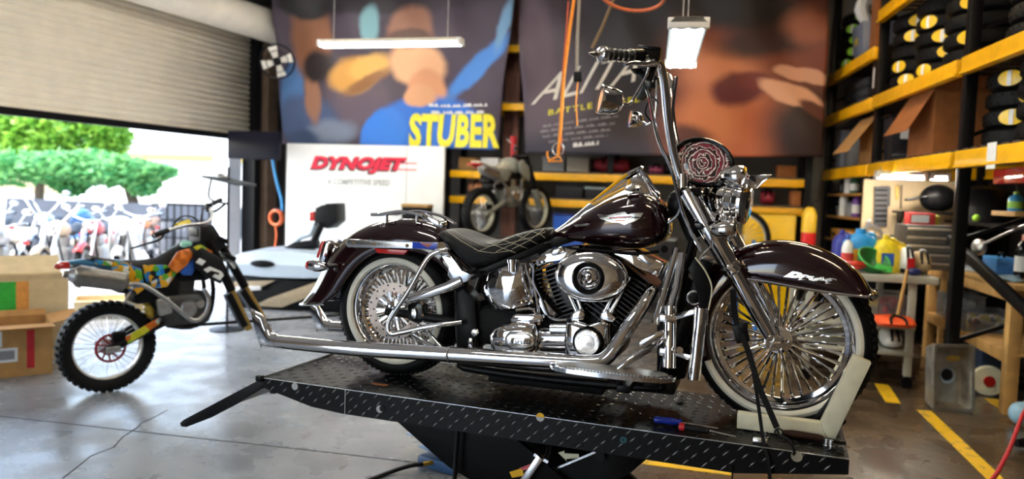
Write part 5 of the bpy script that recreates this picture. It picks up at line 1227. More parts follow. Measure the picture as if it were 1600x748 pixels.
mm = ellipse_stack('printed_banner_blue', lin((.26, .22, .27)), [
    S(600, 0, 170, 22, 0, (40, 32, 40)), S(690, 120, 90, 110, 0, (74, 62, 76), .5), S(560, 160, 50, 45, .2, (98, 84, 96), .4),
    S(455, 150, 22, 60, .1, (70, 110, 160)), S(480, 190, 60, 40, .3, (66, 84, 120)), S(520, 205, 40, 18, 0, (120, 130, 150), .4), S(490, 150, 14, 40, -.1, (150, 105, 80), .3), S(487, 62, 36, 62, -.1, (128, 84, 60), .2), S(478, 12, 40, 18, .1, (22, 18, 22)), S(500, 105, 28, 24, 0, (36, 26, 28), .3),
    S(556, 118, 40, 28, -.3, (205, 150, 70), .25), S(578, 105, 34, 20, -.3, (222, 170, 90), .3), S(572, 130, 40, 10, -.5, (140, 95, 55), .4), S(578, 40, 14, 30, 0, (120, 165, 175), .3),
    S(640, 50, 38, 44, 0, (150, 105, 85), .2), S(650, 100, 46, 34, .2, (226, 172, 130), .2), S(665, 140, 30, 30, -.3, (212, 150, 110), .2), S(640, 60, 40, 16, 0, (96, 70, 62), .3),
    S(668, 232, 104, 84, 0, (44, 110, 205), .08), S(600, 215, 34, 50, .5, (52, 122, 214), .12), S(655, 150, 24, 16, 0, (214, 158, 118), .2),
    S(745, 105, 70, 14, -.72, (70, 130, 205), .3), S(788, 40, 9, 40, .3, (110, 150, 185), .4), S(470, 215, 30, 14, 0, (52, 70, 104), .4)])
o = obj('hanging_banner', b1.mesh(), mm, loc=b1.o, angle=180); md = o.modifiers.new('thickness', 'SOLIDIFY'); md.thickness = .004
tag(o, 'dark cloth banner with blue and tan print and big yellow lettering hanging on the left', 'banner')
def letters_on(bn, s, fn_px, sz, m_, par, lab=None, nm='lettering', **k):
    vs, fs = text_pts(s, 1., k.get('shear', 0), k.get('sp', 1.), k.get('bold', 0)); mb = MB()
    x0 = min(v.x for v in vs); x1 = max(v.x for v in vs); y0 = min(v.y for v in vs); y1 = max(v.y for v in vs)
    b2_ = bmesh.new(); V = [b2_.verts.new((v.x, v.y, 0)) for v in vs]
    for f in fs:
        try: b2_.faces.new([V[i] for i in f])
        except ValueError: pass
    bmesh.ops.triangulate(b2_, faces=b2_.faces[:])
    for _ in range(3):
        es = [e for e in b2_.edges if e.calc_length() > .10]
        if es: bmesh.ops.subdivide_edges(b2_, edges=es, cuts=1)
    bmesh.ops.triangulate(b2_, faces=b2_.faces[:])
    V = {v: mb.v(bn.on(*fn_px((v.co.x-x0)/(x1-x0), (v.co.y-y0)/(y1-y0)), .018)-bn.o) for v in b2_.verts}
    for f in b2_.faces: mb.f([V[v] for v in f.verts])
    b2_.free(); return obj(nm, mb, m_, par, lab)
ylet = mat('letter_yellow', (.85, .75, .03), .5); wlet = mat('letter_pale', (.75, .75, .75), .6)
letters_on(b1, 'STUBER', lambda u, v: (640+138*u+2*v, 231+.5*u-54*v), 1, ylet, o, 'yellow title lettering', bold=.045, sp=1.05)
def bars(bn, l, m_, par, nm='small_lettering'):
    rnd = random.Random(5)
    for x0, y0, x1, y1, h in l:
        n = int((x1-x0)/1.5); lo_ = []; hi_ = []
        for i in range(n+1):
            u = i/n; x = x0+(x1-x0)*u; y = y0+(y1-y0)*u; k = .12 if (i//3) % 4 == 3 or i % 3 == 2 and rnd.random() < .5 else rnd.uniform(.7, 1)
            lo_.append(bn.on(x, y+h, .018)-bn.o); hi_.append(bn.on(x, y+h-h*k, .018)-bn.o)
        obj(nm, MB().loft([lo_, hi_], False, False), m_, par)
bars(b1, [(669, 161, 762, 161, 5), (673, 172, 756, 172, 5)], wlet, o)
b2 = Banner([(808, -50), (1300, -60), (1284, 246), (822, 240)], 4.1, .06)
S = b2.sh
mm = ellipse_stack('printed_banner_red', lin((.17, .14, .17)), [
    S(860, 120, 60, 120, .2, (82, 68, 80), .6), S(1010, 60, 120, 90, 0, (26, 22, 28), .5), S(900, 235, 120, 26, 0, (52, 48, 62), .5), S(840, 60, 20, 90, -.2, (96, 80, 92), .5),
    S(1190, 120, 140, 150, 0, (120, 56, 34), .35), S(1150, 205, 100, 60, -.1, (176, 92, 54), .5), S(1105, 190, 46, 46, 0, (205, 124, 78), .6), S(1125, 120, 60, 40, .3, (196, 120, 80), .6), S(1075, 215, 40, 20, .2, (90, 46, 38), .5), S(1260, 205, 60, 70, .2, (40, 18, 14), .5),
    S(1180, 20, 150, 34, .2, (24, 16, 16), .4), S(1205, 62, 80, 26, -.15, (52, 24, 20), .45), S(1265, 40, 36, 30, .2, (150, 84, 56), .5), S(1150, 140, 40, 24, -.1, (92, 26, 28), .3), S(1180, 128, 26, 14, 0, (108, 34, 32), .4),
    S(1255, 118, 44, 12, .22, (206, 150, 120), .18), S(1235, 148, 54, 15, .38, (214, 158, 126), .18), S(1275, 175, 30, 10, .5, (92, 48, 36), .3)])
o2_ = obj('hanging_banner', b2.mesh(), mm, loc=b2.o, angle=180); md = o2_.modifiers.new('thickness', 'SOLIDIFY'); md.thickness = .004
tag(o2_, 'dark cloth banner with a brown and red print hanging behind the cruiser handlebar', 'banner')
letters_on(b2, 'ALITA', lambda u, v: (838+162*u+14*(v-.5)*1.2, 164-38*u-46*v-4*u*v), 1, mat('letter_bone', (.62, .58, .52), .6), o2_, 'pale slanted title lettering', shear=.25)
letters_on(b2, 'BATTLE ANGEL', lambda u, v: (858+140*u, 181-24*u-9*v), 1, ylet, o2_, 'small yellow lettering', sp=1.2)
bars(b2, [(850, 196, 965, 178, 4), (846, 204, 960, 190, 4), (850, 212, 955, 200, 4), (860, 220, 950, 209, 4)], mat('print_grey', (.20, .18, .2), .6), o2_); bars(b2, [(898, 224, 936, 219, 7)], wlet, o2_)
a = atY(806, 215, 10.75); struct('trim_10', MB().box((a.x, 10.75, 2.35), (.09, .09, 4.7), bevel=.01).box((a.x-.13, 10.85, 2.35), (.16, .03, 4.7)), mat('rust_post', (.19, .075, .05), .7, 0, .2, 6, .1), 'rust brown steel post between the banners')
# ---------------------------------------------------------------- back rack
RB = 10.35
def rk(x, y): return atY(x, y, RB)
rx0 = rk(702, 300).x; rx1 = rk(1256, 300).x; zA = rk(980, 279).z; zB = rk(860, 317).z
rack = thing('storage_rack', 'long rack with yellow beams below the banners on the back wall', 'rack', (0, RB, 0))
for x in (rx0-.05, (rx0+rx1)/2-.1, rx1+.05):
    for y in (0, .75): obj('upright', MB().box((x, y+.05, 1.9), (.08, .08, 3.8)), blackm, rack)
for z in (zA, zB, zA+.95, zA+1.75):
    for y in (.0, .75): obj('beam', MB().box(((rx0+rx1)/2, y+.03, z), (rx1-rx0, .05, .10), bevel=.006), yellowp, rack)
    obj('shelf_board', MB().box(((rx0+rx1)/2, .42, z+.062), (rx1-rx0, .74, .02)), mat('board_dark', (.10, .08, .06), .7), rack)
obj('shelf_board', MB().box(((rx0+rx1)/2, .42, .25), (rx1-rx0, .74, .03)), MATS['board_dark'], rack)
SA = zA+.074; SB = zB+.074; SF = .266
def boxthing(nm, label, cat, px0, px1, h, z, dep, mm, Y=None, bev=.01, lid=None, rz=0., group=None):
    Y = Y or RB+.12; a = atY(px0, 300, Y); b = atY(px1, 300, Y); w = b.x-a.x; t = thing(nm, label, cat, ((a.x+b.x)/2, Y+dep/2, z), rz, group)
    obj('body', MB().box((0, 0, h/2), (w, dep, h), bevel=bev), mm, t)
    if lid: obj('lid', MB().box((0, 0, h+.012), (w+.02, dep+.02, .03), bevel=.006), lid, t)
    return t
t = boxthing('cardboard_box', 'small brown cardboard box on the back rack left of the white carton', 'box', 715, 742, .17, SA, .3, cardb); obj('tape', MB().box((0, 0, .171), (.05, .3, .002)), mat('tape_tan', (.5, .38, .22), .4), t)
t = boxthing('carton', 'white carton on the back rack beside the small brown box', 'box', 749, 777, .17, SA, .3, white_p); obj('tape', MB().box((0, 0, .171), (.05, .3, .002)), MATS['tape_tan'], t)
boxthing('storage_bin', 'grey storage bin on the back rack behind the orange hook', 'bin', 846, 880, .18, SA, .4, mat('bin_grey', (.22, .22, .23), .5), lid=greyp); boxthing('carton', 'beige grey carton on the back rack left of the red bag', 'box', 884, 918, .20, SA, .4, mat('carton_beige', (.32, .29, .25), .8))
def bag(nm, label, px0, px1, z, h, mm, Y=RB+.15):
    a = atY(px0, 300, Y); b = atY(px1, 300, Y); w = (b.x-a.x)/2; m = MB(); rings = []
    for k, s in ((-1, .55), (-.92, .85), (-.6, 1), (0, 1.04), (.6, 1), (.92, .85), (1, .55)): rings.append([(k*w, .2*s*math.cos(q), h/2+h/2*s*math.sin(q)*(.95 if math.sin(q) < 0 else 1.0)) for q in (2*PI*i/20 for i in range(20))])
    t = thing(nm, label, 'bag', ((a.x+b.x)/2, Y+.2, z)); obj('body', m.loft(rings), mm, t, angle=60)
    obj('carry_strap', MB().tube([(-w*.4, -.2, h*.5), (-w*.35, -.14, h*.98), (0, -.05, h*1.08), (w*.35, -.14, h*.98), (w*.4, -.2, h*.5)], .012, 8, True, 4), blackm, t); return t
bag('duffel_bag', 'red duffel bag on the upper shelf of the back rack', 924, 980, SA, .21, mat('bag_red', (.28, .015, .03), .6, 0, .2, 8, .2)); bag('soft_bag', 'pink bag on the upper shelf behind the cruiser tank', 1012, 1034, SA, .13, mat('bag_pink', (.5, .1, .2), .6)); bag('soft_bag', 'large black bag on the upper shelf between the pink bag and the brown box', 1036, 1140, SA, .2, mat('bag_black', (.015, .015, .017), .6))
boxthing('cardboard_box', 'brown cardboard box at the right end of the back rack', 'box', 1212, 1243, .16, SA, .3, cardd); boxthing('cardboard_box', 'dark box hanging low at the right end under the brown box', 'box', 1236, 1252, .2, SB, .3, cardd)
boxthing('storage_bin', 'black bin on the middle shelf of the back rack right of the small dirt bike', 'bin', 868, 910, .17, SB, .4, mat('bin_black', (.02, .02, .025), .4), lid=blackm); boxthing('storage_bin', 'dark tray with grey lid on the middle shelf left of the cruiser tank', 'bin', 914, 962, .14, SB, .4, MATS['bin_black'], lid=mat('lid_teal', (.25, .33, .34), .5))
bag('soft_bag', 'orange brown bag on the middle shelf at the left end of the back rack', 728, 764, SB, .2, mat('bag_orange', (.5, .22, .1), .6))
t = bag('red_hose_coil', 'dark red coil on the middle shelf at the right above the yellow cabinet', 1190, 1212, SB, .2, mat('coil_red', (.3, .02, .04), .5)); t['category'] = 'coil'
zt = atY(880, 333, RB+.1).z; t = boxthing('storage_tote', 'bright blue tote on the bottom shelf of the back rack', 'tote', 866, 912, zt-SF-.03, SF, .5, mat('tote_blue', (.01, .10, .55), .4), lid=mat('bin_blue', (.01, .03, .25), .4)); boxthing('storage_tote', 'black tote on the bottom shelf behind the cruiser seat', 'tote', 770, 850, .6, SF, .5, MATS['bin_black'], lid=greyp); boxthing('storage_tote', 'black tote on the bottom shelf behind the cruiser engine', 'tote', 930, 1060, .7, SF, .5, MATS['bin_black'], lid=greyp)
z1 = atY(1205, 326, 9.9).z; a = atY(1164, 330, 9.9); b = atY(1245, 330, 9.9)
t = thing('cabinet', 'bright yellow steel cabinet standing under the right end of the back rack', 'cabinet', ((a.x+b.x)/2, 10.1, 0)); w = b.x-a.x; ym = mat('cabinet_yellow', '#f5c500', .4, 0, .05, 6)
obj('body', MB().box((0, 0, (z1-.06)/2), (w, .4, z1-.06), bevel=.01), ym, t); obj('top', MB().box((0, -.01, z1-.03), (w+.04, .44, .06), bevel=.008), mat('cabinet_top', '#e2a800', .4), t)
for s in (-1, 1): d_ = obj('door', MB().box((s*w/4, -.205, z1*.48), (w*.46, .012, z1*.8), bevel=.004), ym, t); obj('handle', MB().cyl((s*.05, -.22, z1*.5), (s*.05, -.22, z1*.6), .012, seg=8), blackm, d_)
# bicycle-like wheel leaning by the cabinet and a blue stool
p = atY(1157, 372, 9.5); R = .34; t = thing('wheel', 'spoked wheel with grey rim leaning in front of the yellow cabinet', 'wheel', (p.x, 9.55, p.z)); Yv = (.15, 1, .12)
obj('rim', MB().torus((0, 0, 0), Yv, .29, .012, seg=40, k=8), alu, t); obj('tyre', MB().torus((0, 0, 0), Yv, .325, .03, seg=40, k=8), rubber, t); obj('hub', MB().cyl(Vector(Yv)*-.05, Vector(Yv)*.05, .035, seg=12), alu, t)
m = MB(); u, v = perp(Yv)
for k in range(24): q = 2*PI*k/24; m.cyl((u*math.cos(q)+v*math.sin(q))*.03, (u*math.cos(q+.2)+v*math.sin(q+.2))*.285, .003, seg=5)
obj('spokes', m, steel, t)
hz = p.z-.36; t = thing('blue_frame_stand', 'blue metal stand holding the spare wheel in front of the yellow cabinet', 'stand', (p.x, 9.55, 0)); bl = mat('frame_blue', (.01, .16, .6), .4)
for s in (-.22, .22): obj('leg', MB().tube([(s, -.1, 0), (s*.9, 0, hz+.12), (s*.7, .05, hz+.34)], .025, 8), bl, t)
obj('tray', MB().box((0, 0, hz-.035), (.5, .2, .04), bevel=.006), bl, t); obj('leg', MB().tube([(0, .2, 0), (0, .05, hz)], .025, 8), bl, t)
# fire extinguisher at the rack end
p = atY(1262, 385, 9.2); t = thing('fire_extinguisher', 'red and yellow fire extinguisher standing on a stool at the far corner', 'extinguisher', (p.x, 9.2, p.z))
obj('cylinder', MB().lathe([(.001, 0), (.075, 0), (.08, .02), (.08, .2)], (0, 0, 0), (0, 0, 1), 20), mat('ext_red', (.65, .02, .02), .3), t); obj('label_band', MB().lathe([(.081, .16), (.081, .36), (.06, .42), (.03, .45)], (0, 0, 0), (0, 0, 1), 20), mat('ext_yellow', (.8, .5, .03), .4), t, 'yellow upper half'); obj('valve', MB().cyl((0, 0, .44), (0, 0, .5), .02, seg=10).bar((-.02, 0, .5), (.09, -.04, .52), .03, .015), blackm, t)
t2 = thing('stool', 'black stool under the fire extinguisher', 'stool', (p.x, 9.2, 0)); obj('seat', MB().cyl((0, 0, p.z-.035), (0, 0, p.z-.003), .17, seg=20), blackm, t2)
for k in range(4): q = PI/4+PI/2*k; obj('leg', MB().cyl((.18*math.cos(q), .18*math.sin(q), 0), (.11*math.cos(q), .11*math.sin(q), p.z-.03), .014, seg=8), blackm, t2)
# ---------------------------------------------------------------- small dirt bike on a lift in the back
p = atY(750, 373, 9.0); sc = .335*0+1.0; hz = p.z
bk2 = dirt_bike('bare grey dirt bike with red front fender standing on a lift stand below the banners', (p.x, 9.0, hz), math.radians(66), False, .95)
t = thing('bike_stand', 'black lift stand under the bare grey dirt bike', 'stand', (p.x+.25, 9.55, 0), math.radians(66))
obj('top', MB().box((0, 0, hz-.03), (2.0, .4, .05), bevel=.006), blackm, t)
for s in (-.6, .6): obj('leg', MB().bar((s, 0, 0), (s, 0, hz-.05), .12, .12), blackm, t)
obj('foot', MB().box((0, 0, .03), (1.6, .5, .06), bevel=.01), blackm, t)
p = atY(797, 236, 9.6); tag(obj('handlebar_lock', MB().tube([(0, 0, -.30), (0, 0, .12)], .03, 12).tube([(0, 0, .12), (0, 0, .2)], .045, 12).box((0, .0, -.12), (.16, .1, .05), bevel=.01), mat('strut_red', (.45, .01, .02), .4), loc=(p.x, 9.75, p.z)), 'red upright strut rising behind the bare grey dirt bike', 'strut')
# ---------------------------------------------------------------- dynamometer with its white board
DYY = 10.0
a = atY(446, 300, DYY); b = atY(692, 300, DYY); zt = atY(570, 226, DYY).z
t = thing('sign_board', 'tall white board with red lettering standing behind the dynamometer', 'board', ((a.x+b.x)/2, DYY+.05, 0)); w = b.x-a.x
obj('panel', MB().box((0, 0, zt/2), (w, .06, zt), bevel=.004), mat('board_white', (.86, .88, .88), .45, 0, .03, 4), t); m = MB()
m.box((w*.5-.38*w*.62+.02, -.032, zt/2), (.006, .004, zt)); obj('panel_joint', m, greyp, t)
ct = Vector(((a.x+b.x)/2, DYY+.05, 0))
def bd(x, y, push=.034): q = atY(x, y, DYY+.05-push); return q-ct
def board_text(s, x0, x1, y0, y1, dy, m_, nm, lab, sh, bold, push, dx=0, ddy=0):
    vs, fs = text_pts(s, 1., sh, 1.05, bold*2); mb = MB(); u0 = min(v.x for v in vs); u1 = max(v.x for v in vs); w0 = min(v.y for v in vs); w1 = max(v.y for v in vs)
    V = [mb.v(bd(x0+dx+(x1-x0)*(v.x-u0)/(u1-u0), y1+ddy+dy*(v.x-u0)/(u1-u0)-(y1-y0)*(v.y-w0)/(w1-w0), push)) for v in vs]
    for f in fs: mb.f([V[i] for i in f])
    obj(nm, mb, m_, t, lab)
board_text('DYNOJET', 485, 636, 243, 269, 3, mat('letter_shadow', (.10, .02, .03), .5), 'lettering_shadow', None, .3, .05, .036, -1.5, 2)
board_text('DYNOJET', 485, 636, 243, 269, 3, mat('letter_red', (.75, .015, .06), .5), 'lettering', 'red slanted lettering', .3, .03, .038)
m = MB()
for y in (254, 264): m.quad(bd(622, y, .037), bd(651, y+.5, .037), bd(651, y+2, .037), bd(622, y+1.5, .037))
obj('lettering_stripe', m, MATS['letter_red'], t)
board_text('A COMPETITIVE SPEED', 511, 609, 279, 288, 2, mat('letter_grey', (.35, .37, .38), .5), 'small_lettering', None, .1, .01, .036)
# dynamometer bed
DF = Frame((atZ(455, 486, 0).x, atZ(455, 486, 0).y, 0), 6)
def dl(x, y, d=0.): return DF.at(x, y, d)
t = thing('dynamometer', 'dynamometer bed with pale blue cover and tan ramp in front of the white board', 'machine', DF.o, DF.a)
m = MB(); rings = []
for x, yt, yb in ((345, 408, 424), (372, 396, 428), (410, 392, 432), (470, 396, 434), (520, 402, 434), (545, 408, 432)):
    T = dl(x, yt, .0); Bt = dl(x, yb, .0); rings.append([(T.x, -.02, Bt.z), (T.x, -.04, Bt.z*.5+T.z*.5), (T.x, .06, T.z), (T.x, .8, T.z+.02), (T.x, .95, Bt.z)])
obj('cover', m.loft(rings), mat('cover_blue', (.55, .66, .78), .35, 0, .06, 4), t, 'pale blue white cover'); p = dl(410, 412, .05)
obj('cover_slot', MB().ell(p, (.16, .03, .045), seg=20), blackm, t, 'dark oval slot')
p0 = dl(352, 432, 0); p1_ = dl(540, 432, 0)
obj('base', MB().box(((p0.x+p1_.x)/2, .45, p0.z/2), (p1_.x-p0.x, .8, p0.z-.01), bevel=.01), blackm, t)
obj('ramp_plate', MB().prism([dl(395, 478, .03), dl(420, 466, .03), dl(512, 434, .03), dl(512, 452, .03), dl(440, 480, .03)], (0, .03, 0), .004), mat('ramp_tan', (.42, .33, .22), .6), t, 'tan ramp plate'); obj('ramp_plate', MB().prism([dl(365, 440, .03), dl(430, 438, .03), dl(400, 452, .03), dl(366, 454, .03)], (0, .03, 0), .004), MATS['ramp_tan'], t)
obj('side_strip', MB().prism([dl(366, 448, .04), dl(407, 446, .04), dl(407, 453, .04), dl(366, 456, .04)], (0, .03, 0), .003), white_p, t); obj('side_strip', MB().prism([dl(350, 440, .045), dl(366, 446, .045), dl(366, 456, .045), dl(352, 450, .045)], (0, .03, 0), .003), redlens, t, 'red strip')
t = thing('exhaust_fan_unit', 'black box on a post above the dynamometer bed in front of the white board', 'machine', DF.o, DF.a); off = -.5
obj('housing', MB().prism([dl(492, 324, off), dl(505, 322, off), (dl(507, 318, off)), dl(525, 317, off), dl(526, 346, off), dl(512, 358, off), dl(490, 352, off)], (0, .35, 0), .02), mat('fan_housing', (.012, .013, .015), .4), t); obj('knob', MB().prism([dl(483, 331, off), dl(491, 330, off), dl(491, 345, off), dl(483, 346, off)], (0, .2, 0), .01), redlens, t, 'red block')
q = dl(490, 378, off); obj('post', MB().tube([dl(502, 350, off), q, dl(486, 392, off), Vector((dl(486, 392, off).x, -off, .03))], .05, 12), blackm, t); obj('foot', MB().tube([dl(434, 398, off), dl(462, 386, off), dl(498, 380, off)], [.05, .07, .06], 12), blackm, t); obj('hose', MB().tube([dl(452, 396, off-.05), dl(466, 374, off-.05), dl(484, 366, off-.05), dl(492, 350, off-.05)], .03, 10, True, 5), mat('hose_grey', (.45, .55, .65), .4), t)
obj('base_plate', MB().box((q.x-.05, -off, .02), (.5, .4, .04), bevel=.006), blackm, t)
p = atY(627, 340, 9.5); q = atY(668, 340, 9.5); zt = atY(648, 320, 9.5).z
t = thing('control_box', 'black box with a tan top on a post behind the luggage rack of the cruiser', 'box', ((p.x+q.x)/2, 9.6, 0)); w = q.x-p.x
obj('case', MB().box((0, 0, zt-.15), (w, .2, .26), bevel=.01), blackm, t); obj('lid', MB().box((0, 0, zt-.01), (w+.01, .21, .04), bevel=.006), mat('lid_tan', (.45, .25, .08), .6), t, 'tan lid'); obj('post', MB().cyl((0, 0, .02), (0, 0, zt-.27), .03, seg=10), blackm, t); obj('foot', MB().box((0, 0, .012), (.3, .3, .024)), blackm, t)
# ---------------------------------------------------------------- monitor, fan, stand, hoses near the door
p = atY(357, 225, 9.7); q = atY(438, 229, 9.7); c = (p+q)/2; w = (q-p).length
t = thing('monitor', 'black flat monitor hung in front of the pale blue door post', 'monitor', c, 0); h = .40
obj('screen_case', MB().box((0, 0, 0), (w, .05, h), bevel=.008), mat('monitor_black', (.008, .008, .016), .3), t); obj('screen', MB().box((0, .026, 0), (w*.94, .002, h*.88)), blackg, t); e_ = D(-.2, c.z, .13)-c; obj('bracket', MB().tube([(0, .03, 0), (0, .2, 0), Vector((e_.x, e_.y-.0, 0))], .022, 8), blackm, t)
p = atY(357, 285, 7.0); fz = atZ(356, 430, 0); t = thing('laptop_stand', 'black pole stand with a small tilted tray near the door post', 'stand', (p.x, 7.0, 0)); zt = p.z
obj('pole', MB().cyl((0, 0, .03), (0, 0, zt+.16), .013, seg=10), blackm, t); obj('tray', MB().prism([(-.22, -.15, zt+.04), (.20, -.15, zt-.03), (.20, .2, zt-.03), (-.22, .2, zt+.04)], (0, 0, .025), .005), mat('tray_slate', (.06, .08, .10), .4), t, 'slate tray')
obj('tray_rest', MB().ell((-.04, -.05, zt+.055), (.07, .05, .04)), alu, t); obj('foot', MB().lathe([(.001, .04), (.03, .035), (.17, .012), (.18, 0), (.001, 0)], (0, 0, 0), (0, 0, 1), 24), blackm, t)
obj('arm', MB().tube([(-.17, -.05, zt+.02), (-.20, -.05, zt-.14), (-.13, -.05, zt-.2), (0, 0, zt-.22)], .012, 8, True, 3), blackm, t)
p = atY(433, 96, 9.9); t = thing('wall_fan', 'round wall fan beside the end of the roll door cover', 'fan', (p.x, 9.9, p.z)); ax = Vector((.5, -.85, -.15)).normalized()
obj('guard', MB().torus((0, 0, 0), ax, .24, .012, seg=36, k=8).torus(ax*.04, ax, .15, .006, seg=30, k=6), blackm, t); u, v = perp(ax)
for k in range(4): q = 2*PI*k/4+.4; d_ = u*math.cos(q)+v*math.sin(q); e_ = ax.cross(d_); obj('blade', MB().prism([d_*.04-e_*.03, d_*.21-e_*.08, d_*.22+e_*.05, d_*.05+e_*.03], ax*.006+e_*.0, .002), mat('fan_blade', (.62, .6, .55), .4), t, 'pale blade')
obj('motor', MB().cyl(ax*-.14, ax*.03, .06, seg=16), blackm, t); obj('wall_arm', MB().tube([ax*-.12, ax*-.2+Vector((-.02, .1, .1)), Vector((-.1, .70, .18))], .02, 8), blackm, t)
p = atY(436, 340, 10.3); t = thing('air_hose_coil', 'orange coiled air hose hanging by the wooden door post', 'hose', (p.x-.03, 10.3, p.z)); om = mat('hose_orange', (.8, .16, .05), .5)
m = MB()
for k in range(4): m.torus((0, -.02*k, 0), (.1, 1, 0), .115-.01*(k % 2), .014, seg=28, k=8)
obj('coil', m, om, t); obj('hanging_end', MB().tube([(.0, -.05, -.11), (.02, -.05, -.3), (-.04, -.05, -.62)], .012, 8, True, 4), om, t); obj('hook', MB().tube([(0, .05, .14), (0, -.06, .12), (0, -.06, .1)], .01, 6), steel, t)
m = MB().tube([atY(x, y, 10.32) for x, y in ((425, 238), (428, 262), (434, 290), (440, 312), (441, 330))], .022, 8, True, 4); tag(obj('air_hose', m, mat('hose_blue', (.06, .35, .75), .4)), 'blue air hose running down the wooden door post', 'hose')
# straps and ropes hanging from the ceiling
def hang(nm, label, pxs, Y, r, mm, hook=True, cat='strap', flat=False):
    l = [atY(x, y, Y) for x, y in pxs]; o = l[0]; l = [p-o for p in l]; t = thing(nm, label, cat, o)
    top = l[0].copy(); top.z = 4.70-o.z; m = MB().tube([top]+l, r, 8); obj('webbing', m, mm, t); return t, o, l
oj = mat('strap_orange', (.85, .28, .02), .5); t, o, l = hang('hanging_strap', 'orange lifting strap with hooks hanging left of the cruiser handlebar', [(897, 0), (890, 46), (881, 120), (876, 200), (872, 246)], 6.0, .014, oj)
obj('hook', MB().tube([atY(872, 244, 6.)-o, atY(860, 250, 6.)-o, atY(855, 243, 6.)-o, atY(856, 236, 6.)-o], .008, 8, True, 4).tube([atY(872, 240, 6.)-o, atY(878, 252, 6.)-o, atY(856, 252, 6.)-o], .008, 8), oj, t); obj('strap_end', MB().tube([atY(888, 2, 6.)-o, atY(884, 60, 6.)-o, atY(878, 130, 6.)-o, atY(877, 210, 6.)-o, atY(880, 240, 6.)-o], .006, 6, True, 4), mat('strap_red', (.6, .10, .04), .5), t, 'redder thin strap end'); obj('hook_ring', MB().torus(atY(872, 233, 6.)-o, (.3, 1, 0), .05, .006, seg=24, k=8), steel, t)
t, o, l = hang('hanging_rope', 'grey rope with a black clasp hanging right of the orange strap', [(905, 0), (902, 60), (901, 112)], 6.0, .013, mat('rope_grey', (.25, .21, .17), .7)); obj('clasp', MB().box(atY(903, 120, 6.)-o, (.07, .05, .08), bevel=.012), blackm, t); obj('loop', MB().tube([atY(903, 126, 6.)-o, atY(900, 160, 6.)-o, atY(902, 196, 6.)-o], .006, 6), oj, t)
t, o, l = hang('hanging_rope', 'slanting brown rope hanging behind the orange strap', [(958, 0), (942, 40), (925, 75)], 7.0, .014, mat('rope_brown', (.22, .14, .07), .7))
p = atY(987, -2, 6.2); m = MB().torus((0, 0, .04), (.1, .3, 1), .26, .014, seg=40, k=8); t = thing('hose_loop', 'orange hose loop hanging from the ceiling at the top of the picture', 'hose', (p.x, 6.2, p.z)); obj('loop', m, mat('hose_coral', (.75, .18, .06), .5), t); obj('hanger', MB().tube([(-.26, 0, .05), (-.1, 0, .8), (0, 0, 4.70-p.z)], .008, 6).tube([(.26, 0, .05), (.1, 0, .8), (0, 0, 4.70-p.z)], .008, 6), steel, t)
# ================================================================ right side: pallet rack with tyres and boxes, benches
RKF = Frame((1.90, 6.60, 0), 94.3)                        # x runs away from the viewer along the rack front, -y (right of heading) goes into the rack
K = RKF.at
BAY = 2.3
zL = K(1420, 259, 0).z; zM = K(1430, 136, 0).z; zU = K(1392, 16, 0).z; zU1 = K(1326, 110, 0).z
prk = thing('pallet_rack', 'tall pallet rack with yellow beams and black posts along the right wall', 'rack', RKF.o, RKF.a)
DEP = 1.05
for s in (-BAY, 0, BAY, 2*BAY-.15):
    for d in (.0, DEP): obj('upright', MB().box((s, -d-.045, 2.3), (.085, .085, 4.6), bevel=.004), blackm, prk)
    m = MB()
    for k in range(5): m.bar((s, -.06, .5+.8*k), (s, -DEP, .9+.8*k), .03, .03)
    obj('upright_brace', m, blackm, prk)
def beamset(s0, s1, z, h=.13):
    for d in (-.02, DEP+.08): obj('beam', MB().box(((s0+s1)/2, -d, z), (s1-s0-.09, .05, h), bevel=.006).box(((s0+s1)/2, -d, z-h/2+.012), (s1-s0-.09, .07, .02)), yellowp, prk)
    m = MB(); n = int((s1-s0)/.16)
    for k in range(n): m.box((s0+(s1-s0)*(k+.5)/n, -DEP/2-.03, z+h/2+.012), (.11, DEP+.04, .022))
    obj('deck_board', m, mat('deck_boards', (.07, .05, .035), .8, 0, .25, 10, .2), prk)
for i, (s0, s1) in enumerate(((-BAY, 0), (0, BAY), (BAY, 2*BAY-.15))):
    beamset(s0, s1, zL)
    beamset(s0, s1, zM)
    if i == 1: beamset(s0, s1, zU)
    if i == 2: beamset(s0, s1, zU1)
HB_ = .13/2+.024
def RW(s, d, z): return RKF.wor((s, -d, z))
# shelf tag
p = K(1549, 243, -.05); tag(obj('shelf_ticket', MB().box((0, 0, 0), (.14, .004, .18)), white_p, loc=RKF.wor(p), ), 'white paper ticket on the lower yellow beam at the right', 'ticket').rotation_euler = (0, 0, RKF.a)
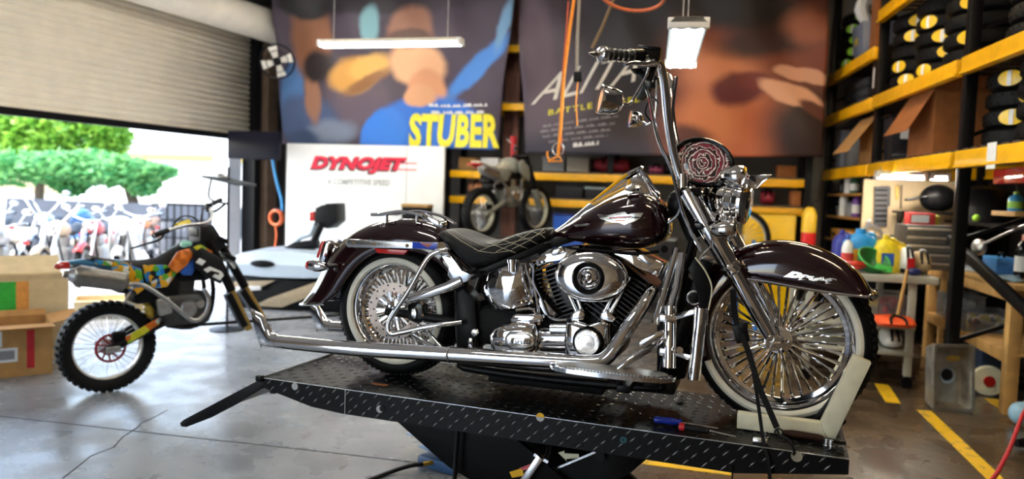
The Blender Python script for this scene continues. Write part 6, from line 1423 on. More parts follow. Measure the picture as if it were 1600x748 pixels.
# ---------------------------------------------------------------- tyres
stk_y = graphics_mat('sticker_yellow', ['f2c81e', 'f2c81e', 'e8b818', 'f2c81e'], 3); stk_g = mat('sticker_green', (.25, .6, .05), .5)
def tyre_proto(label, stick, R=.325, h=.142, angs=(0,)):
    t = thing('tyre', label, 'tyre', (0, 0, 0)); r0 = .215
    pr = [(r0, -h*.42), (r0+.02, -h*.5), (R-.05, -h*.5), (R-.012, -h*.33), (R, 0), (R-.012, h*.33), (R-.05, h*.5), (r0+.02, h*.5), (r0, h*.42), (r0+.03, 0)]
    m = MB().ring((0, 0, h/2), (0, 0, 1), pr, 40)
    for k in range(30):
        a = 2*PI*k/30; d = Vector((math.cos(a), math.sin(a), 0)); tn = Vector((-d.y, d.x, 0)); m.bar(d*(R-.006)+tn*.02+Vector((0, 0, h*.25)), d*(R-.006)-tn*.02+Vector((0, 0, h*.75)), .008, .006, d)
    obj('carcass', m, rubber, t)
    for a in angs:
        for nm, x0, x1, mm in (('label_sticker', -1, 1, stick), ('label_stripe', -.18, .18, white_p)):
            m = MB(); n = 12; pts_ = []
            for k in range(24):
                q = 2*PI*k/24; u = math.cos(q); v = math.sin(q)
                u = max(x0, min(x1, u)); pts_.append((u*.092, v*.058*(1 if nm == 'label_sticker' else .95)))
            rr = R+.007+(.002 if nm == 'label_stripe' else 0)
            cen = m.v((rr*math.cos(a), rr*math.sin(a), h/2)); V = [m.v(((rr-.25*(y*y)/.1)*math.cos(a+x/rr), (rr-.25*(y*y)/.1)*math.sin(a+x/rr), h/2+y)) for x, y in pts_]
            for i in range(24): m.f([cen, V[i], V[(i+1) % 24]])
            o = obj(nm, m, mm, t)
    return t
FACE = math.radians(232)                            # stickers look out of the rack towards the aisle
_protos = {}
def tyre_stack(s, d, z, n, key, where, labs, seed):
    rnd = random.Random(seed)
    names = ['lowest', 'second lowest', 'third from below', 'fourth from below']
    for k in range(n):
        lk = labs[k % len(labs)]; kk = (key, lk)
        lab = f"black tyre{' with ' + key + ' sticker' if lk else ''}, {'topmost' if k == n-1 else names[k]} in the {where}"
        p = RW(s+rnd.uniform(-.005, .005), d+rnd.uniform(-.01, .01), z+.143*k)
        rz = FACE+rnd.uniform(-.5, .5)
        if kk not in _protos:
            t = tyre_proto(lab, stk_y if key == 'yellow' else stk_g, angs=(0,) if lk else ()); _protos[kk] = t; t.location = p; t.rotation_euler = (0, 0, rz); t['group'] = 'stacked tyres on the pallet rack'
        else: dup(_protos[kk], p, rz, lab, 'stacked tyres on the pallet rack')
zMs = zM+HB_+.002; zLs = zL+HB_+.002; zUs = zU+HB_+.002; zU1s = zU1+HB_+.002
tyre_stack(.605, .38, zMs, 4, 'yellow', 'near stack, middle bay upper shelf', (0, 1, 0, 1, 1), 1)
tyre_stack(1.275, .37, zMs, 5, 'yellow', 'centre stack, middle bay upper shelf', (1, 1, 1, 1, 0), 2)
tyre_stack(1.945, .36, zMs, 5, 'yellow', 'far stack, middle bay upper shelf', (1, 1, 0, 1, 1), 3)
tyre_stack(-.09, .47, zLs, 4, 'yellow', 'far stack, near bay lower shelf', (0, 1, 1, 1), 4)
tyre_stack(-.77, .40, zLs, 4, 'yellow', 'near stack, near bay lower shelf', (1, 1, 0, 1), 5)
tyre_stack(-.45, .44, zMs, 3, 'yellow', 'only stack, near bay upper shelf', (1, 1, 1, 1, 0), 7)
tyre_stack(4.14, .37, zU1s, 5, 'green', 'stack, far bay top shelf', (1, 1, 1, 1, 1), 9)
# ---------------------------------------------------------------- boxes and bins on the rack
def RB_(nm, label, cat, s, d, z, size, mm, lid=None, bev=.01, taper=1., rz=0., extra=None):
    t = thing(nm, label, cat, RW(s, d, z), RKF.a+rz); w, dd, h = size
    m = MB(); a = [(-w/2*taper, -dd/2*taper), (w/2*taper, -dd/2*taper), (w/2*taper, dd/2*taper), (-w/2*taper, dd/2*taper)]; b = [(-w/2, -dd/2), (w/2, -dd/2), (w/2, dd/2), (-w/2, dd/2)]
    m.loft([[(x, y, 0) for x, y in a], [(x, y, h) for x, y in b]]); m._bev(m.bm.faces[:], bev) if bev else None
    obj('body', m, mm, t)
    if lid: obj('lid', MB().box((0, 0, h+.012), (w+.03, dd+.03, .03), bevel=.006), lid, t)
    return t
def sp(x, y, d=0.): return K(x, y, d).x
grey_tub = mat('tub_grey', (.22, .24, .32), .4, 0, .06, 6)
t = open_box('large open brown box with hanging flap between black bin and tyres', RW(1.12, .33, zLs), 274.3, (.65, .5, .58), cardd, ((0, .44), (1, .12), (2, .2)), (-1.05, .9, .5))
t = open_box('open tan box with slanting flap between grey carton and black bin', RW(2.80, .33, zLs), 274.3, (.66, .5, .52), cardb, ((0, .50), (2, .2)), (-.95, .6))
t = open_box('tall narrow brown box beside the pale blue grey tub', RW(2.76, .12, zU1s), 94.3, (.2, .14, .78), cardd, ((0, .12),), (1.2,))
t = RB_('storage_bin', 'black bin with lid between the two open cardboard boxes', 'bin', 2.05, .20, zLs, (.30, .28, .44), MATS['bin_black'], blackm, taper=.85); obj('bin_label', MB().box((0, .128, .28), (.10, .006, .12), rot=Matrix.Rotation(-.06, 3, 'X')), white_p, t); obj('bin_label', MB().box((-.14, 0, .28), (.006, .10, .12), rot=Matrix.Rotation(-.05, 3, 'Y')), white_p, t)
t = RB_('plastic_tub', 'pale blue grey tub with a white rag, far rack bay', 'tub', 3.46, .28, zU1s, (.50, .45, .44), grey_tub, None, taper=.8); obj('rag', MB().tube([(0, .1, .45), (-.03, .2, .62), (.02, .12, .78), (.0, .05, .7)], [.06, .08, .07, .03], 8, True, 3), white_p, t); obj('tub_mark', MB().box((.05, .212, .25), (.12, .006, .08)), mat('mark_yellow', (.6, .45, .05), .5), t)
t = RB_('black_carton', 'black box with a white printed strip beside the yellow stickered tyres', 'box', 2.46, .05, zMs, (.14, .08, .38), blackm, None); obj('printed_strip', MB().box((0, .041, .2), (.05, .003, .22)), white_p, t); obj('printed_strip', MB().box((-.071, 0, .2), (.003, .05, .22)), white_p, t)
RB_('storage_carton', 'dark grey carton on the lower shelf of the far rack bay', 'box', 3.62, .28, zLs, (.34, .4, .34), MATS['bin_grey'], MATS['bin_black']); RB_('storage_carton', 'narrow pale blue carton at the far end of the lower shelf', 'box', 4.12, .26, zLs, (.24, .36, .46), grey_tub, MATS['bin_grey'])
t = thing('rolled_bags', 'dark grey rolls lying below the green stickered tyres', 'roll', RW(3.86, .22, zMs+.002), RKF.a)
for k in range(3): obj('roll', MB().tube([(-.5, 0, .065+.12*k), (-.45, .0, .065+.12*k), (.45, .0, .065+.12*k), (.5, 0, .065+.12*k)], [.04, .065, .065, .04], 14), mat('roll_grey', (.07, .07, .075), .4), t)
# far bay: little shelves of bottles under the lower beam
sf = thing('bottle_shelf', 'shelving with three orange edged boards in the farthest bay', 'shelf', RKF.o, RKF.a); s0 = 2.72; s1 = 4.36
zs = [K(1315, 304, .03).z, K(1318, 340, .03).z, K(1300, 374, .03).z]
for z in zs: obj('board', MB().box(((s0+s1)/2, -.28, z), (s1-s0, .5, .03), bevel=.004), mat('board_orange', (.45, .22, .05), .6), sf)
for x in (s0, s1): obj('side', MB().box((x, -.28, zL/2-.1), (.03, .5, zL-.2)), blackm, sf)
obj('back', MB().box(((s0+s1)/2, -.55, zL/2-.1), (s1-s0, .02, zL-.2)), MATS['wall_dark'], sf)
def bottle(label, loc, h, r, mm, cap=None, grip=False, rz=0., grp=None, lab_=None, nm='bottle'):
    t = thing(nm, label, 'bottle', loc, rz, grp); obj('body', MB().lathe([(.001, 0), (r*.95, 0), (r, h*.04), (r, h*.62), (r*.75, h*.76), (r*.35, h*.84), (r*.33, h*.9), (.001, h*.9)], (0, 0, 0), (0, 0, 1), 20), mm, t)
    obj('cap', MB().cyl((0, 0, h*.86), (0, 0, h), r*.4, r*.36, 14), cap or blackm, t)
    if lab_: obj('bottle_label', MB().lathe([(r*1.015, h*.15), (r*1.015, h*.5)], (0, 0, 0), (0, 0, 1), 20), lab_, t)
    return t
cols = [('white', white_p), ('dark green', mat('bottle_green', (.03, .12, .06), .3)), ('grey', greyp), ('purple', mat('bottle_purple', (.16, .05, .3), .3)), ('black', blackg), ('red', redlens)]
for k, (px_, j, row, hh) in enumerate(((1322, 0, 1, .28), (1331, 1, 1, .24), (1313, 4, 1, .20), (1316, 0, 2, .34), (1327, 2, 2, .2), (1336, 3, 2, .3), (1306, 4, 2, .2))):
    z = zs[row-1]+.016; bottle(f"{cols[j][0]} bottle on the {'upper' if row == 1 else 'middle'} orange edged shelf of the farthest bay", RW(sp(px_, 320, .10), .12, z), hh, .055, cols[j][1], lab_=white_p if j in (1, 3) else None)
for px_, lab, mm in ((3.95, 'orange parts bin on the lowest small shelf beside the far post', mat('drawer_orange', (.7, .32, .04), .4)), (3.30, 'orange parts bin on the lowest small shelf near the tan board', MATS['drawer_orange'])):
    t = RB_('parts_bin', lab, 'drawer', px_, .2, zs[2]+.016, (.36, .3, .13), mm, None); obj('pull', MB().box((0, .16, .06), (.1, .02, .03), bevel=.006), blackm, t)
t = RB_('white_carton', 'white box leaning on the middle small shelf above the orange drawers', 'box', 4.1, .25, zs[1]+.016, (.3, .3, .12), MATS['bin_grey'])
# pegboard with hanging tools
PS = 2.22
def KS(x, y, s=PS):                                        # measured point on the upright plane across the rack, s metres along it
    d = ray(x, y); o_ = RKF.wor((s, 0, 0)); t = (o_-CAM).dot(RKF.ex)/d.dot(RKF.ex); return RKF.loc(CAM+d*t)
y0_ = KS(1346, 350).y; y1_ = KS(1492, 350).y; zp0 = .85
pan = thing('pegboard', 'tan tool board behind the workbench under the yellow beam', 'board', RKF.o, RKF.a); tan = mat('panel_tan', (.62, .48, .30), .6, 0, .06, 6)
obj('panel', MB().box((PS+.012, (y0_+y1_)/2, (zp0+zL-.1)/2), (.02, abs(y1_-y0_), zL-.1-zp0)), tan, pan); obj('panel_leg', MB().box((PS+.05, y0_-.06, zp0/2+.02), (.05, .05, zp0+.04)), wood, pan); obj('panel_leg', MB().box((PS+.05, y1_+.05, zp0/2+.02), (.05, .05, zp0+.04)), wood, pan)
def hangon(nm, label, cat, poly, mm, th=.04):
    l = [KS(x, y, PS-.012) for x, y in poly]; c = l[0]; o_ = RKF.wor(c); t = thing(nm, label, cat, o_, RKF.a); obj('body', MB().prism([p-c for p in l], (-.02, 0, 0), .003), mm, t)
    obj('hook', MB().cyl((l[1]-c)*.5+Vector((.01, .0, -.01)), (l[1]-c)*.5+Vector((-.04, 0, .01)), .006, seg=6), steel, t); return t
gm = mat('rack_grey', (.09, .09, .10), .5)
t = hangon('wrench_rack', 'dark grey slotted tool rack hanging on the tan board', 'tool', [(1366, 291), (1388, 290), (1385, 354), (1364, 352)], gm)
for k in range(7):
    a = KS(1367, 297+8*k, PS-.034); b = KS(1386, 297+8*k, PS-.034); c = KS(1366, 291, PS-.012); obj('slot', MB().bar(a-c, b-c, .006, .018), blackm, t)
hangon('feeler_strip', 'thin black strip hanging beside the grey slotted rack', 'tool', [(1386, 292), (1391, 292), (1390, 322), (1387, 322)], gm); hangon('brush', 'yellow handled brush hanging on the tan board', 'tool', [(1398, 290), (1404, 290), (1403, 312), (1399, 312)], mat('brush_yellow', (.7, .45, .12), .5)); hangon('file', 'thin brown file hanging on the tan board', 'tool', [(1407, 290), (1409, 290), (1408, 326), (1406, 326)], wd_)
c = KS(1361, 369, PS-.03); t = thing('sprocket', 'round grey sprocket hanging low on the tan board', 'sprocket', RKF.wor(c), RKF.a); m = MB(); m.ring((0, 0, 0), (1, 0, 0), [(.10, -.006), (.12, -.006), (.12, .006), (.10, .006)], 36)
for k in range(36): q = 2*PI*k/36; m.box((0, .125*math.cos(q), .125*math.sin(q)), (.01, .012, .012), rot=Matrix.Rotation(q, 3, 'X'))
for k in range(6): q = 2*PI*k/6; m.bar((0, 0, 0), (0, .105*math.cos(q), .105*math.sin(q)), .02, .01, (1, 0, 0))
obj('ring', m, alu, t); obj('peg', MB().cyl((-.05, 0, 0), (.03, 0, 0), .01, seg=8), steel, t)
hangon('clamp', 'small dark clamp hanging beside the sprocket', 'tool', [(1384, 378), (1392, 366), (1396, 368), (1394, 384), (1386, 385)], blackm)
hangon('ring_tool', 'thin wire ring hanging left of the sprocket', 'tool', [(1352, 345), (1360, 342), (1362, 352), (1354, 356)], steel)
# ---------------------------------------------------------------- rolling bench
TB_Y = 6.94; a = atY(1468, 440, TB_Y); xr = a.x; zt = a.z+.03; xl = xr-1.05; yb = 8.30
t = thing('rolling_bench', 'pale grey rolling workbench with shelves standing behind the cruiser front wheel', 'bench', ((xl+xr)/2, (TB_Y+yb)/2, 0)); w = xr-xl; d = yb-TB_Y; bm_ = mat('bench_grey', (.45, .44, .38), .45, 0, .08, 8)
obj('worktop', MB().box((0, 0, zt-.03), (w, d, .06), bevel=.008), bm_, t)
lx = atY(1420, 560, TB_Y+.05).x-(xl+xr)/2
for x in (lx, -w/2+.06):
    for y in (-d/2+.08, d/2-.08):
        l = obj('leg', MB().box((x, y, (zt-.06+.10)/2), (.06, .05, zt-.06-.10), bevel=.004), bm_, t); obj('castor', MB().cyl((x, y-.02, .048), (x, y+.02, .048), .048, seg=16).box((x, y, .095), (.05, .06, .02)).bar((x-.03, y, .11), (x+.06, y, .10), .04, .02), blackm, l)
zsh = [atY(1395, 512, TB_Y).z, atY(1395, 553, TB_Y).z]
for z in zsh: obj('shelf', MB().box(((lx-w/2+.06)/2, 0, z), (lx+w/2, d-.05, .03), bevel=.004), bm_, t)
BT = zt+.001
def onb(px_, Y): return Vector((atY(px_, 430, Y).x, Y, BT))
cut = lambda: None
t = bottle('white and red bottle with blue cap on the rolling bench', onb(1322, 7.15), .32, .05, white_p, mat('cap_blue', (.03, .1, .5), .4), lab_=mat('label_red', (.6, .05, .04), .5))
def jug(label, loc, w, d, h, mm, lab=None, capm=None):
    t = thing('jug', label, 'jug', loc, .1); m = MB(); a = lambda kx, ky, z: [(w/2*kx*x, d/2*ky*y, z) for x, y in ((-1, -.8), (-.8, -1), (.8, -1), (1, -.8), (1, .8), (.8, 1), (-.8, 1), (-1, .8))]
    m.loft([a(.95, .95, 0), a(1, 1, h*.06), a(1, 1, h*.68), a(.7, .8, h*.84), a(.3, .45, h*.9), a(.3, .45, h*.95)]); obj('body', m, mm, t, angle=50)
    obj('handle', MB().tube([(w*.15, 0, h*.90), (w*.42, 0, h*.88), (w*.5, 0, h*.62)], .018, 8, True, 4), mm, t); obj('cap', MB().cyl((0, 0, h*.94), (0, 0, h*1.02), w*.16, seg=14), capm or mm, t)
    if lab: obj('jug_label', MB().box((0, -d/2-.002, h*.36), (w*.6, .004, h*.34)), lab, t)
    return t
jb = mat('jug_blue', (.02, .30, .75), .4); jy = mat('jug_yellow', (.88, .68, .03), .4)
jug('light blue jug with orange label on the rolling bench', onb(1341, 7.35), .26, .18, .36, jb, mat('label_orange', (.85, .42, .05), .5)); jug('dark blue bottle jug at the left of the light blue jug', onb(1312, 7.5), .14, .14, .34, mat('jug_navy', (.03, .04, .3), .4)); jug('yellow jug with blue label on the rolling bench', onb(1381, 7.25), .17, .14, .32, jy, mat('label_blue', (.03, .10, .5), .5)); jug('second plain yellow jug right of the blue labelled one', onb(1399, 7.3), .13, .14, .27, jy)
m = MB().ring((0, 0, 0), (0, .25, 1), [(.06, -.02), (.12, -.02), (.125, 0), (.12, .02), (.06, .02)], 32); p = onb(1332, 7.08); tag(obj('tape_roll', m, mat('roll_red', (.65, .04, .02), .4), loc=p+Vector((0, 0, .055))), 'red tape roll lying at the front of the rolling bench', 'roll')
p = onb(1357, 7.1); t = thing('bowl', 'green plastic bowl tipped on the rolling bench', 'bowl', p+Vector((0, 0, .01))); gr = mat('bowl_green', (.05, .45, .08), .4); ax = Vector((.3, -.5, .7)).normalized(); obj('shell', MB().lathe([(.001, 0), (.07, .0), (.12, .05), (.14, .11), (.13, .11), (.11, .055), (.06, .012), (.001, .012)], (0, .05, .03), ax, 28), mat('bowl_dark', (.02, .18, .04), .4), t); obj('rim', MB().torus(Vector((0, .05, .03))+ax*.11, ax, .138, .008, seg=28, k=6), gr, t); obj('spout', MB().prism([(.02, -.06, .005), (.16, -.10, .005), (.18, -.04, .03), (.06, .0, .06)], (0, 0, .02), .004), gr, t)
t = bag('paper_bag', 'white paper bag with red print on the rolling bench', 1421, 1440, BT, .22, white_p, 7.05); t['category'] = 'bag'; obj('print', MB().box((0, -.208, .1), (.06, .004, .09), rz=0), redlens, t)
t = bag('rag_bundle', 'beige crumpled cloth bundle on the rolling bench right of the white bag', 1441, 1466, BT, .19, mat('cloth_beige', (.45, .34, .2), .8), 7.1); t['category'] = 'cloth'
p = onb(1428, 6.98); t = thing('cordless_tool', 'small dark blue hand tool lying at the front edge of the rolling bench', 'tool', p+Vector((0, .02, .035))); obj('body', MB().ell((0, 0, 0), (.06, .035, .032)), mat('tool_navy', (.01, .02, .12), .4), t); obj('nose', MB().cyl((-.05, 0, .0), (-.10, 0, .01), .018, seg=12), blackm, t)
m = MB().cyl((0, 0, 0), (.06, .0, .46), .014, seg=10); p = Vector((atY(1404, 488, TB_Y-.10).x, TB_Y-.04, zsh[0]+.04)); tag(obj('wooden_stick', m, wood, loc=p), 'wooden stick leaning on the front of the rolling bench', 'stick')
# things under the bench
cl = mat('clear_plastic', (.85, .88, .93), .12, 0, .03, 10, trans=.9)
def binbox(label, x0, x1, Y, z, h, mm, cont=None, nm='clear_bin'):
    a = atY(x0, 500, Y); b = atY(x1, 500, Y); w = b.x-a.x; t = thing(nm, label, 'bin', ((a.x+b.x)/2, Y+.2, z)); th = .008; m = MB(); d_ = .36
    for x, y, sx, sy in ((0, -d_/2, w, th), (0, d_/2, w, th), (-w/2, 0, th, d_), (w/2, 0, th, d_)): m.box((x, y, h/2), (sx, sy, h))
    m.box((0, 0, th/2), (w, d_, th)); m.box((0, -d_/2-.01, h-.01), (w+.03, .02, .02)); m.box((0, d_/2+.01, h-.01), (w+.03, .02, .02)); obj('walls', m, mm, t)
    if cont:
        rnd = random.Random(x0); m = MB()
        for k in range(9): m.ell((rnd.uniform(-w*.36, w*.36), rnd.uniform(-.1, .1), h*rnd.uniform(.2, .8)), (w*.12, .06, h*.18), seg=10, rg=6)
        obj('contents', m, cont, t)['kind'] = 'stuff'
    return t
binbox('clear bin of red bottles on the upper shelf of the rolling bench', 1372, 1415, 7.14, zsh[0]+.016, .24, cl, mat('contents_red', (.55, .06, .08), .4))
t = bag('cloth_bundle', 'bright orange red cloth lying on the upper shelf of the rolling bench', 1388, 1450, zsh[0]+.016, .09, mat('cloth_orange', (.85, .10, .02), .7), 6.72); t['category'] = 'cloth'
t = bag('plastic_bag', 'white plastic bag on the lower shelf of the rolling bench', 1402, 1428, zsh[1]+.016, .16, white_p, 7.0)
# tool chest at the end of the bench with things on top
t = thing('tool_chest', 'grey tool chest with pale drawer pulls at the far end of the rolling bench', 'chest', (atY(1448, 380, 7.9).x, 7.95, BT), 0); cw = .46; ch = atY(1448, 352, 7.7).z-BT; gm2 = mat('chest_grey', (.10, .09, .085), .4, .4)
obj('body', MB().box((0, 0, ch/2), (cw, .4, ch), bevel=.008), gm2, t)
for k in range(5): d_ = obj('drawer', MB().box((0, -.205, ch*(.1+.19*k)), (cw*.94, .012, ch*.16), bevel=.003), mat('drawer_grey', (.16, .14, .12), .4, .4), t); obj('drawer_pull', MB().box((0, -.22, ch*(.15+.19*k)), (cw*.9, .02, .022), bevel=.004), mat('pull_pale', (.55, .48, .38), .3, .5), d_)
z = BT+ch+.001; p = Vector((atY(1444, 340, 7.8).x, 7.95, z)); t = thing('carton', 'red and white box on top of the tool chest', 'box', p); obj('body', MB().box((0, 0, .055), (.22, .2, .11), bevel=.003), mat('carton_red', (.6, .05, .05), .5), t); obj('printed_panel', MB().box((-.02, -.102, .055), (.15, .003, .07)), white_p, t)
p = Vector((atY(1466, 340, 7.9).x, 8.0, z)); bottle('lime green bottle on the tool chest right of the red and white box', p, .12, .04, mat('bottle_lime', (.55, .6, .1), .4))
t = thing('bracket_shelf', 'black shelf above the tool chest carrying a black helmet', 'shelf', (atY(1462, 340, 8.5).x, 8.55, atY(1455, 331, 8.5).z)); obj('board', MB().box((0, 0, -.012), (.7, .4, .024)), blackm, t); 
for x in (-.3, .3): obj('bracket', MB().prism([(x-.01, .18, -.024), (x-.01, -.1, -.024), (x-.01, .18, -.2)], (.02, 0, 0)), blackm, t)
p = t.location+Vector((.02, 0, .001)); t = thing('helmet', 'black helmet on the shelf above the tool chest', 'helmet', p); obj('shell', MB().ell((0, 0, .14), (.17, .13, .14), z0=-.95), blackm, t); obj('visor', MB().prism([(-.10, -.10, .14), (-.30, -.06, .10), (-.30, .06, .10), (-.10, .10, .14)], (0, 0, .025), .006), blackg, t)
# ---------------------------------------------------------------- wooden bench at the right
X0 = 2.28; yA, yB_ = 6.40, 8.62; p = atX(1590, 446, X0); zw = p.z
t = thing('wooden_workbench', 'pale wooden workbench with a lower shelf at the right edge under the rack', 'bench', (X0+.40, (yA+yB_)/2, 0)); hy = (yB_-yA)/2
obj('worktop', MB().box((0, 0, zw-.02), (.84, 2*hy+.1, .04), bevel=.005), wood, t); obj('apron', MB().box((-.39, 0, zw-.09), (.04, 2*hy, .09), bevel=.004), wood, t); obj('apron', MB().box((0, -hy+.02, zw-.09), (.74, .04, .09), bevel=.004), wood, t)
for x in (-.37, .37):
    for y in (-hy+.05, hy-.05): obj('leg', MB().box((x, y, (zw-.04)/2), (.09, .10, zw-.04), bevel=.005), wood, t)
zs2 = atX(1535, 532, X0).z; obj('lower_shelf', MB().box((0, 0, zs2), (.80, 2*hy, .03), bevel=.004), wood, t); obj('shelf_rail', MB().box((-.40, 0, zs2-.03), (.035, 2*hy-.2, .09), bevel=.004), wood, t)
WZ = zw+.001; SZ = zs2+.017
def wb(px_, py_, dx=0.): q = atX(px_, py_, X0+.18+dx); return Vector((q.x, min(max(q.y, yA+.1), yB_-.1), 0))
def tub(label, px_, w, d, h, z, mm, cont=None, dx=0.):
    p = wb(px_, 500, dx); p.z = z; t = thing('clear_bin', label, 'bin', p); th = .008; m = MB()
    for x, y, sx, sy in ((0, -d/2, w, th), (0, d/2, w, th), (-w/2, 0, th, d), (w/2, 0, th, d)): m.box((x, y, h/2), (sx, sy, h))
    m.box((0, 0, th/2), (w, d, th)).box((0, -d/2, h), (w+.03, .03, .015)); obj('walls', m, cl, t)
    if cont:
        rnd = random.Random(px_); m = MB()
        for k in range(10): m.ell((rnd.uniform(-w*.34, w*.34), rnd.uniform(-d*.34, d*.34), h*rnd.uniform(.2, .75)), (.05, .05, .04), seg=10, rg=6)
        obj('contents', m, cont, t)['kind'] = 'stuff'
    return t
tub('clear bin of pale parts under the wooden workbench', 1499, .30, .40, .24, SZ, cl, mat('parts_pale', (.6, .55, .45), .5)); tub('shallow clear bin of coloured parts under the wooden workbench', 1535, .42, .5, .17, SZ, cl, graphics_mat('parts_mixed', ['d0c8b0', '803838', 'c0a830', '404858', 'b8b8b8'], 20))
p = wb(1495, 460, .1); p.z = SZ; t = thing('clear_tub', 'tall clear tub behind the clear bins under the wooden worktop', 'bin', p+Vector((.14, .1, 0))); obj('walls', MB().loft([[(x*.14, y*.14, 0) for x, y in ((-1, -1), (1, -1), (1, 1), (-1, 1))], [(x*.17, y*.17, .42) for x, y in ((-1, -1), (1, -1), (1, 1), (-1, 1))]]), cl, t); obj('lid', MB().box((0, 0, .43), (.37, .37, .03), bevel=.006), greyp, t)
p = wb(1520, 460, .25); p.z = SZ; t = thing('black_crate', 'large black crate on the lower shelf of the wooden workbench', 'crate', p+Vector((.1, -.1, 0))); obj('body', MB().box((0, 0, .21), (.34, .42, .42), bevel=.012), MATS['bin_black'], t); obj('rim', MB().box((0, 0, .41), (.37, .45, .03), bevel=.006), blackm, t)
bk_ = [K(1484, 372, -.03), K(1604, 486, -.03)]
# clutter on the wooden worktop
p = wb(1553, 420); t = thing('toolbox', 'blue toolbox on the wooden workbench', 'toolbox', (p.x+.05, p.y, WZ), 1.5); obj('case', MB().box((0, 0, .06), (.45, .18, .12), bevel=.01), mat('box_blue', (.03, .16, .45), .4), t); obj('lid', MB().box((0, 0, .13), (.45, .18, .03), bevel=.006), mat('lid_blue', (.05, .25, .6), .4), t); obj('handle', MB().tube([(-.08, 0, .145), (-.07, 0, .18), (.07, 0, .18), (.08, 0, .145)], .01, 8), blackm, t)
p = wb(1586, 440); t = bottle('dark bottle with white label standing on the wooden workbench at the right edge', (p.x+.1, p.y+.15, WZ), .36, .06, blackg, redlens, lab_=white_p)
p = wb(1568, 448, -.1); t = thing('rag', 'pale blue cloth lying on the front of the wooden worktop', 'cloth', (p.x, p.y-.05, WZ), 1.3); obj('cloth', MB().loft([[(x*.05-.2, y*.16, .012+.012*math.sin(3*x+5*y)) for y in (-.6, -.2, .2, .6)] for x in range(9)], False, False), mat('cloth_blue', (.35, .52, .65), .8), t).modifiers.new('thickness', 'SOLIDIFY').thickness = .01

p = wb(1524, 415, -.05); t = thing('white_tray', 'white plastic tray of small parts on the wooden workbench', 'tray', (p.x, p.y, WZ), 1.5); obj('tray', MB().box((0, 0, .015), (.4, .24, .03), bevel=.008), white_p, t); obj('parts', MB().ell((-.1, 0, .05), (.06, .05, .04)).ell((.08, .03, .05), (.07, .04, .035)).ell((0, -.05, .045), (.05, .04, .03)), alu, t)
# upper shelf with boxes above the wooden bench
zh = atX(1540, 347, X0+.3).z; t = thing('parts_shelf', 'black shelf above the wooden workbench', 'shelf', (X0+.45, (yA+yB_)/2, 0)); obj('board', MB().box((0, .1, zh-.015), (.6, 2.3, .03)), blackm, t)
for y in (-1.0, .25, 1.2): obj('post', MB().box((.27, y, (WZ+zh)/2+.1), (.04, .04, zh-WZ+.2)), blackm, t)
def onsh(px_, dx=0.): q = atX(px_, 340, X0+.20+dx); return Vector((q.x, q.y, zh+.001))
p = onsh(1538, .22); t = thing('motorcycle_fairing', 'big black moulded panel lying on the black shelf above the wooden workbench', 'panel', p, 1.5); l = [(-.42, .0), (-.40, .12), (-.18, .32), (.18, .36), (.36, .26), (.42, .0)]; obj('shell', MB().loft([[(x*k, -.22+.44*j/4, max(z*k, .0)) for x, z in l] for j, k in enumerate((.8, .95, 1, .95, .8))]), blackm, t); obj('rod', MB().tube([(-.3, -.24, .02), (-.2, -.25, .22), (.1, -.26, .40)], .008, 6), steel, t)
p = onsh(1526); tag(obj('tennis_ball', MB().ell((0, 0, 0), (.035, .035, .035)), mat('ball_green', (.35, .65, .05), .7), loc=p+Vector((-.0, -.0, .036))), 'small lime green ball on the black shelf', 'ball')
z2 = atX(1585, 330, X0+.2).z; p = atX(1585, 330, X0+.2); t = thing('side_shelf', 'short pale wooden shelf at the right edge with a blue and green can', 'shelf', (p.x+.18, p.y-.1, z2)); obj('board', MB().box((0, 0, -.02), (.6, .5, .04), bevel=.004), wood, t); obj('bracket', MB().box((.28, 0, -(z2-zh)/2-.02), (.03, .3, z2-zh-.044)), wood, t)
t = bottle('blue and green paint can on the short wooden shelf', (p.x-.03, p.y-.1, z2+.001), .16, .055, mat('can_blue', (.05, .35, .7), .35), mat('cap_lime', (.4, .7, .1), .4), lab_=mat('label_green', (.3, .6, .08), .4), nm='paint_can'); t['category'] = 'can'
p = atX(1596, 275, X0+.3); t = thing('red_box', 'red metal box under the lower beam at the right edge', 'box', (p.x+.15, p.y, p.z), 0); obj('body', MB().box((0, 0, 0), (.5, .7, .13), bevel=.01), redlens, t); obj('hanger', MB().cyl((-.2, .1, .06), (-.2, .1, zL-p.z-.05), .006, seg=6).cyl((-.2, -.2, .06), (-.2, -.2, zL-p.z-.05), .006, seg=6), steel, t)
# adjustable lamp arm and mirror on the bench
p = atX(1530, 386, X0-.02); t = thing('mirror_arm', 'oval grey mirror on a long thin arm over the wooden workbench', 'mirror', p); q = atX(1604, 350, X0+.05)-p
obj('mirror_head', MB().ell((0, 0, 0), (.05, .11, .07)), alu, t); obj('arm', MB().tube([(0, -.08, .03), q], .011, 8), steel, t); obj('clamp', MB().cyl(q, q+Vector((.35, -.02, .0)), .015, seg=8).box(q+Vector((.38, 0, -.2)), (.05, .05, .5)), blackm, t)
a = atX(1484, 374, X0-.10); b = atX(1612, 492, X0-.10); tag(obj('black_bar', MB().bar((0, 0, 0), b-a, .05, .085, (0, 0, 1), .006), blackm, loc=a), 'thick black steel bar running slanting across the wooden workbench', 'bar')
